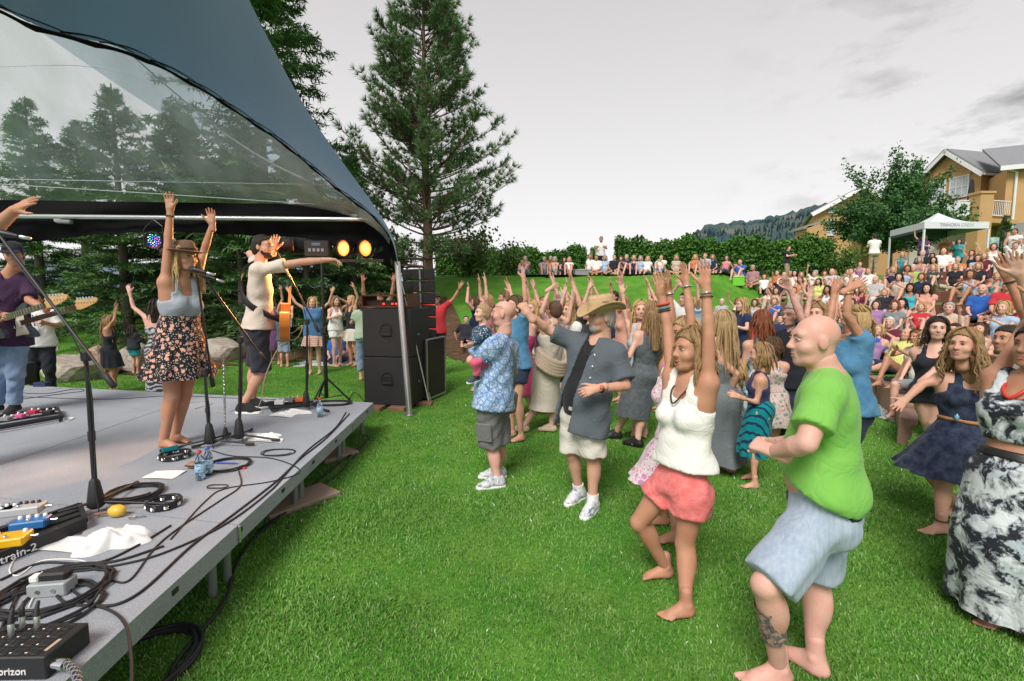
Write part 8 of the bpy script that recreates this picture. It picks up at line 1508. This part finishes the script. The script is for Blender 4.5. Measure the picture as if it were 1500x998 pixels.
def blanket(x, y, z, rz, w, d, k, lab):
    global _bl
    if _bl is None:
        n = 12; u, v = np.meshgrid(np.linspace(-1, 1, n), np.linspace(-1, 1, n), indexing='ij'); zz = .012 + .010 * np.sin(u * 5 + 2 * v) * np.sin(v * 4 + 1); V = np.stack([u * (1 + .05 * np.sin(v * 6)), v * (1 + .06 * np.sin(u * 5 + 1)), zz], -1); b = MB().grid(V); V2 = V.copy(); V2[..., 2] -= .012; b.grid(V2, True); _bl = npmesh('blanket', np.concatenate(b.v), np.concatenate(b.f4), (), True)
    o = link('blanket', _bl, None, (x, y, z), M_BLKTS[k][1]); o.rotation_euler = (0, 0, rz); o.scale = (w, d, 1); return tag(o, lab, 'blanket', 'picnic blankets')
cnt = 0
for tier in range(0, NT + 1):
    rows = [(.16, ['ledge', 'ledge', 'wave', 'clap', 'knees', 'ledge', 'cross', 'clap'], .60)] if tier > 0 else []
    rows += [(1.05, ['knees', 'cross', 'stretch', 'clap', 'cross', 'cheer', 'clap'], .60)] if 0 < tier < NT else ([(1.0, ['knees', 'cross', 'clap', 'cheer', 'wave'], .7), (2.0, ['cross', 'wave', 'clap', 'cheer'], .65)] if tier == NT else [])
    for off, poses, fill in rows:
        r = 7.6 + (tier - 1) * TW + off; ph = PH0[min(tier - 1, 7)] + (.8 if off < .5 else -3.); col = 0
        while ph < 118:
            ph += math.degrees(R.uniform(.50, .74) / r); x = OX + r * math.sin(math.radians(ph)); y = OY + r * math.cos(math.radians(ph)); z = gz(x, y)
            if R.random() > fill or not inview(x, y, z): continue
            if tier == 1 and 66 < ph < 80 and R.random() < .3: continue
            seat(x + R.uniform(-.05, .05), y + R.uniform(-.05, .05), z + (.0 if poses[0] != 'ledge' else .0), tier, poses); cnt += 1
            if R.random() < .16 and BLK_N[0] < 40 and off > .5:
                k = R.randint(0, 6); BLK_N[0] += 1; lab = f"{M_BLKTS[k][0]} blanket on the {TIER[tier]} under the {_last[tier]} top"
                if lab not in _used: _used.add(lab); blanket(x, y, z, -math.radians(ph), .8, .6, k, lab)
# lawn-edge sitters below the first wall
for px, Y, ps, sx, tp, hr in ((1068, 13.6, 'ledge', 'm', ('turquoise', TUR), ('bald', 'grey')), (1106, 12.9, 'ledge', 'm', ('red', RED), ('short', 'grey')), (1142, 12.6, 'stretch', 'm', ('navy', NAV), ('short', 'dark')), (1262, 8.9, 'stretch', 'm', ('royal blue', BLU), ('short', 'grey')), (1280, 8.8, 'stretch', 'f', ('lavender', LAV), ('bob', 'blonde', .14)), (1318, 8.2, 'stretch', 'm', ('pale yellow', YEL), ('bald', 'grey')), (1250, 8.2, 'knees', 'f', ('grey', GRY), ('long', 'brown', .26)), (1275, 9.6, 'cheer', 'f', ('striped', STR), ('bob', 'dirty', .14)), (1306, 9.8, 'clap', 'm', ('maroon', MAR), ('short', 'white')), (1395, 8.3, 'ledge', 'm', ('light blue', LBL), ('bald', 'grey')), (1440, 8.0, 'cheer', 'f', ('spotted', DOT), ('bob', 'brown', .14))):
    p = W(px, 435, Y); z = gz(p[0], Y); tr = 1 if z > .3 else 0; tr = 2 if z > .7 else tr; seat(p[0], Y, z + (.28 if ps in ('ledge',) and tr == 0 else 0), tr, [ps], sx, tp, hr)
# row of people on the bank top in front of the vines
btop = [(769, 21.5, 'clap', 'm', 'pink checked', ('short', 'grey')), (797, 21.5, 'knees', 'm', 'grey', ('short', 'grey')), (806, 22.2, 'clap', 'm', 'red', ('short', 'grey')), (812, 21.3, 'knees', 'f', 'beige', ('bob', 'grey', .14)), (826, 21.4, 'knees', 'f', 'navy', ('long', 'brown', .26)), (833, 21.2, 'knees', 'f', 'white', ('bob', 'blonde', .14)), (864, 21.4, 'cross', 'f', 'white', ('bob', 'dirty', .14)), (873, 21.2, 'cross', 'm', 'white', ('short', 'brown')), (885, 21.2, 'cross', 'f', 'light blue', ('bob', 'grey', .14)), (899, 21.6, 'cross', 'm', 'black', ('short', 'dark')), (909, 21.6, 'cross', 'f', 'teal', ('long', 'brown', .26)), (916, 21.0, 'knees', 'm', 'navy', ('short', 'grey')),
        (927, 20.8, 'knees', 'f', 'navy', ('bob', 'blonde', .14)), (937, 21.3, 'cross', 'f', 'light blue', ('bob', 'grey', .14)), (946, 20.9, 'stretch', 'f', 'white', ('long', 'blonde', .26)), (967, 20.8, 'clap', 'm', 'white', ('short', 'brown')), (989, 21.3, 'cross', 'f', 'beige', ('bob', 'blonde', .14)), (1016, 20.8, 'knees', 'f', 'orange', ('long', 'blonde', .26)), (1031, 20.6, 'cross', 'm', 'light blue', ('short', 'dirty')), (1042, 20.6, 'cross', 'f', 'navy', ('bob', 'dirty', .14)), (1060, 20.2, 'stretch', 'f', 'coral pink', ('bob', 'brown', .14)), (1082, 20.0, 'clap', 'm', 'royal blue', ('short', 'brown')), (1101, 19.8, 'cross', 'm', 'pink checked', ('short', 'grey')), (1118, 19.6, 'stretch', 'f', 'white', ('bob', 'red', .14)), (1137, 19.6, 'cross', 'm', 'orange', ('short', 'brown')), (1147, 19.2, 'cross', 'm', 'white', ('bald', 'grey')), (1156, 19.8, 'cross', 'm', 'coral pink', ('short', 'grey')), (1162, 19.2, 'knees', 'f', 'white', ('long', 'dark', .26)), (1172, 19.0, 'clap', 'f', 'peach', ('bob', 'dirty', .14)), (1192, 19.2, 'knees', 'm', 'lime green', ('short', 'grey')), (1206, 19.4, 'clap', 'f', 'white', ('bob', 'red', .14))]
tcd = {k: (k, v) for k, v in TOPC}
for i, (px, Y, ps, sx, tp, hr) in enumerate(btop):
    p = W(px, 435, Y); seat(p[0], Y, gz(p[0], Y), 8, [ps], sx, tcd[tp], hr)
    if i % 3 == 1 and abs(gz(p[0], Y + .6) - gz(p[0], Y - .7)) + abs(gz(p[0] + .9, Y) - gz(p[0] - .9, Y)) < .12: k = (i // 3) % 7; blanket(p[0], Y - .15, gz(p[0], Y), .2, 1.0, .65, k, f"{M_BLKTS[k][0]} blanket on the bank top under the {tp} top of the {HW.get(hr[1], 'bald')} sitter")
# standing people far up
for px, Y, s, sx, fw, ar, tp, bt, hr, lab in ((879, 22.5, 1.06, 'm', (-.2, -1, 0), 'ff', WHT, BLK, ('short', 'dark'), 'man in white shirt and black trousers standing on the bank before the vines'), (1150, 21.2, .9, 'm', (.7, -.7, 0), 'ff', BLK, KHA, ('short', 'dark'), 'boy in a black tee standing in front of the long vineyard row'), (1378, 21.6, 1.0, 'f', (-.9, -.3, 0), 'ff', ORA, KHA, ('pony', 'dirty', .15), 'woman in an orange top standing under the white canopy'), (1390, 22.8, .98, 'f', (-.8, -.5, 0), 'ff', TEA, DJ, ('short', 'dark'), 'person in a teal top under the white canopy'), (1398, 22.4, 1.0, 'f', (-.9, -.5, 0), 'ff', TUR, DJ, ('bob', 'brown', .14), 'woman in a turquoise top at the right under the white canopy'), (1276, 21.0, 1.03, 'm', (.2, 1, 0), 'ff', WHT, KHA, ('short', 'dark'), 'man in a white tee standing by the trunk of the shade tree'), (1347, 20.6, .98, 'f', (-.9, -.4, 0), 'fu', PUR, DJ, ('long', 'brown', .2), 'woman in purple standing left of the canopy pole'), (1478, 18.8, 1.0, 'm', (-.9, -.3, 0), 'ff', WHT, DJ, ('short', 'dark'), 'man in a white shirt standing by the banner at far right')):
    stand(px, 0, s, sx, fw, ar, lab, R.choice(['fair', 'mid', 'tan']), [T_(tp, .5), ('legs', bt, 1.9, .014, .01)], hr, Y=Y, vox=.022, group='people standing on the upper terraces')
# sitters on the grass behind the stage and by the bank
for px, py, ps, sx, tp, hr, ex in ((494, 527, 'cross', 'm', 'royal blue', ('short', 'brown'), 'behind the light stand'), (508, 523, 'cross', 'm', 'peach', ('short', 'dark'), 'left of the subwoofers'), (683, 513, 'stretch', 'm', 'black', ('short', 'dark'), 'right of the red tee')):
    p = G(px, py, 0.1); o = seat(p[0], p[1], gz(p[0], p[1]), 0, [ps], sx, tcd[tp], hr, extra=ex); o['label'] = o['label'].replace(', on the lawn edge', ' on the grass')
p = G(505, 532, 0); blanket(p[0], p[1], .0, .2, 1.1, .5, 1, 'white blanket on the grass behind the speaker stack')
p = G(1318, 603, 0); b_ = blanket(p[0], p[1], .0, .4, .75, .4, 0, 'blue and white dotted blanket on the lawn below the backpack')
setm(b_, mat('bl_dots', (.68, .72, .75), .95, .05, 8, bump=.5, pat='spots', col2=(.05, .35, .65), pscale=7))
# bags and boxes
def backpack(label, p, rz, m1, m2, sc=1.):
    t = empty('backpack', p, label, 'bag', 'bags and coolers', rz); t.scale = (sc,) * 3; bd = sdf([_cap((0, 0, .10), (0, .02, .34), .13, .105, 1.25, (1, 0, 0), k=.05)], .02, (), lambda D, X, Y, Z: np.maximum(D, -Z)); link('sack', npmesh('sack', *bd, (m1,)), t); pk = sdf([_cap((0, -.11, .11), (0, -.095, .20), .06, .05, 1.6, (1, 0, 0), k=.03)], .015, (), lambda D, X, Y, Z: np.maximum(D, -Z)); link('pocket', npmesh('pocket', *pk, (m2,)), t)
    for sg in (-1, 1): MB().tube(spline([(sg * .07, .12, .42), (sg * .09, .19, .3), (sg * .09, .15, .06)], 5), .012, 6, sx=1.8).build('strap', M_BLKPL, t, smooth=True)
    MB().tube(spline([(-.13, -.06, .30), (-.05, -.13, .26), (.06, -.135, .14), (.14, -.09, .06)], 5), .010, 5).build('piping', M_WHITE, t, smooth=True); return t
p = G(1306, 592, 0); backpack('black and blue backpack leaning on the lowest terrace wall', p, .5, mat('bag_black', (.02, .022, .026), .7), mat('bag_blue', (.03, .16, .42), .5), 1.0)
def box_thing(name, label, px, Y, h, m_, lid=None):
    p = W(px, 435, Y); t = empty(name, (p[0], Y, gz(p[0], Y)), label, 'cooler' if name == 'cooler' else 'bag', 'bags and coolers', R.uniform(-.4, .4)); MB().box((0, 0, h[2]), h, None, .02).build('body', m_, t); MB().box((0, 0, h[2] * 2 + .015), (h[0] * 1.04, h[1] * 1.04, .02), None, .008).build('lid', lid or m_, t); MB().tube(spline([(-h[0], 0, h[2] * 1.6), (-h[0] * .6, 0, h[2] * 2.3), (h[0] * .6, 0, h[2] * 2.3), (h[0], 0, h[2] * 1.6)], 4), .012, 6).build('handle', M_WHITE, t, smooth=True)
M_LIME = mat('lime_plastic', (.16, .55, .03), .45); M_COOL = mat('cooler_blue', (.02, .12, .35), .5)
box_thing('cooler', 'lime green cool box on the bank top by the royal blue shirt', 1080, 19.4, (.22, .15, .17), M_LIME); box_thing('cooler', 'red and white cool box on the grass terrace', 1085, 15.2, (.2, .14, .14), mat('cooler_red', (.55, .04, .05), .5), M_WHITE); box_thing('cooler', 'blue cool bag between the turquoise and red shirts', 1087, 13.2, (.28, .15, .14), M_COOL); box_thing('tote_bag', 'turquoise tote bag high on the terraces', 1355, 15.5, (.18, .1, .16), mat('tote_turq', (.05, .4, .48), .7)); box_thing('cooler', 'grey cool bag on the bank top at centre', 851, 21.0, (.3, .16, .12), M_GRAYP)
for px, Y, lab in ((1338, 7.9, 'green glass bottle by the yellow shirt'), (700, 11.2, 'clear bottle on the grass right of the red tee')):
    p = W(px, 435, Y); t = empty('drink_bottle', (p[0], Y, gz(p[0], Y)), lab, 'bottle', 'bottles in the grass'); m_ = mat('green_glass', (.04, .30, .06), .1, 0, trans=.5) if px > 1000 else mat('pet_plastic', 0); MB().lathe([(0, 0), (.037, .0), (.037, .17), (.015, .22), (.014, .29), (0, .29)], 12).build('body', m_, t, smooth=True); MB().lathe([(.016, .28), (.016, .30), (0, .30)], 9).build('cap', M_WHITE, t)
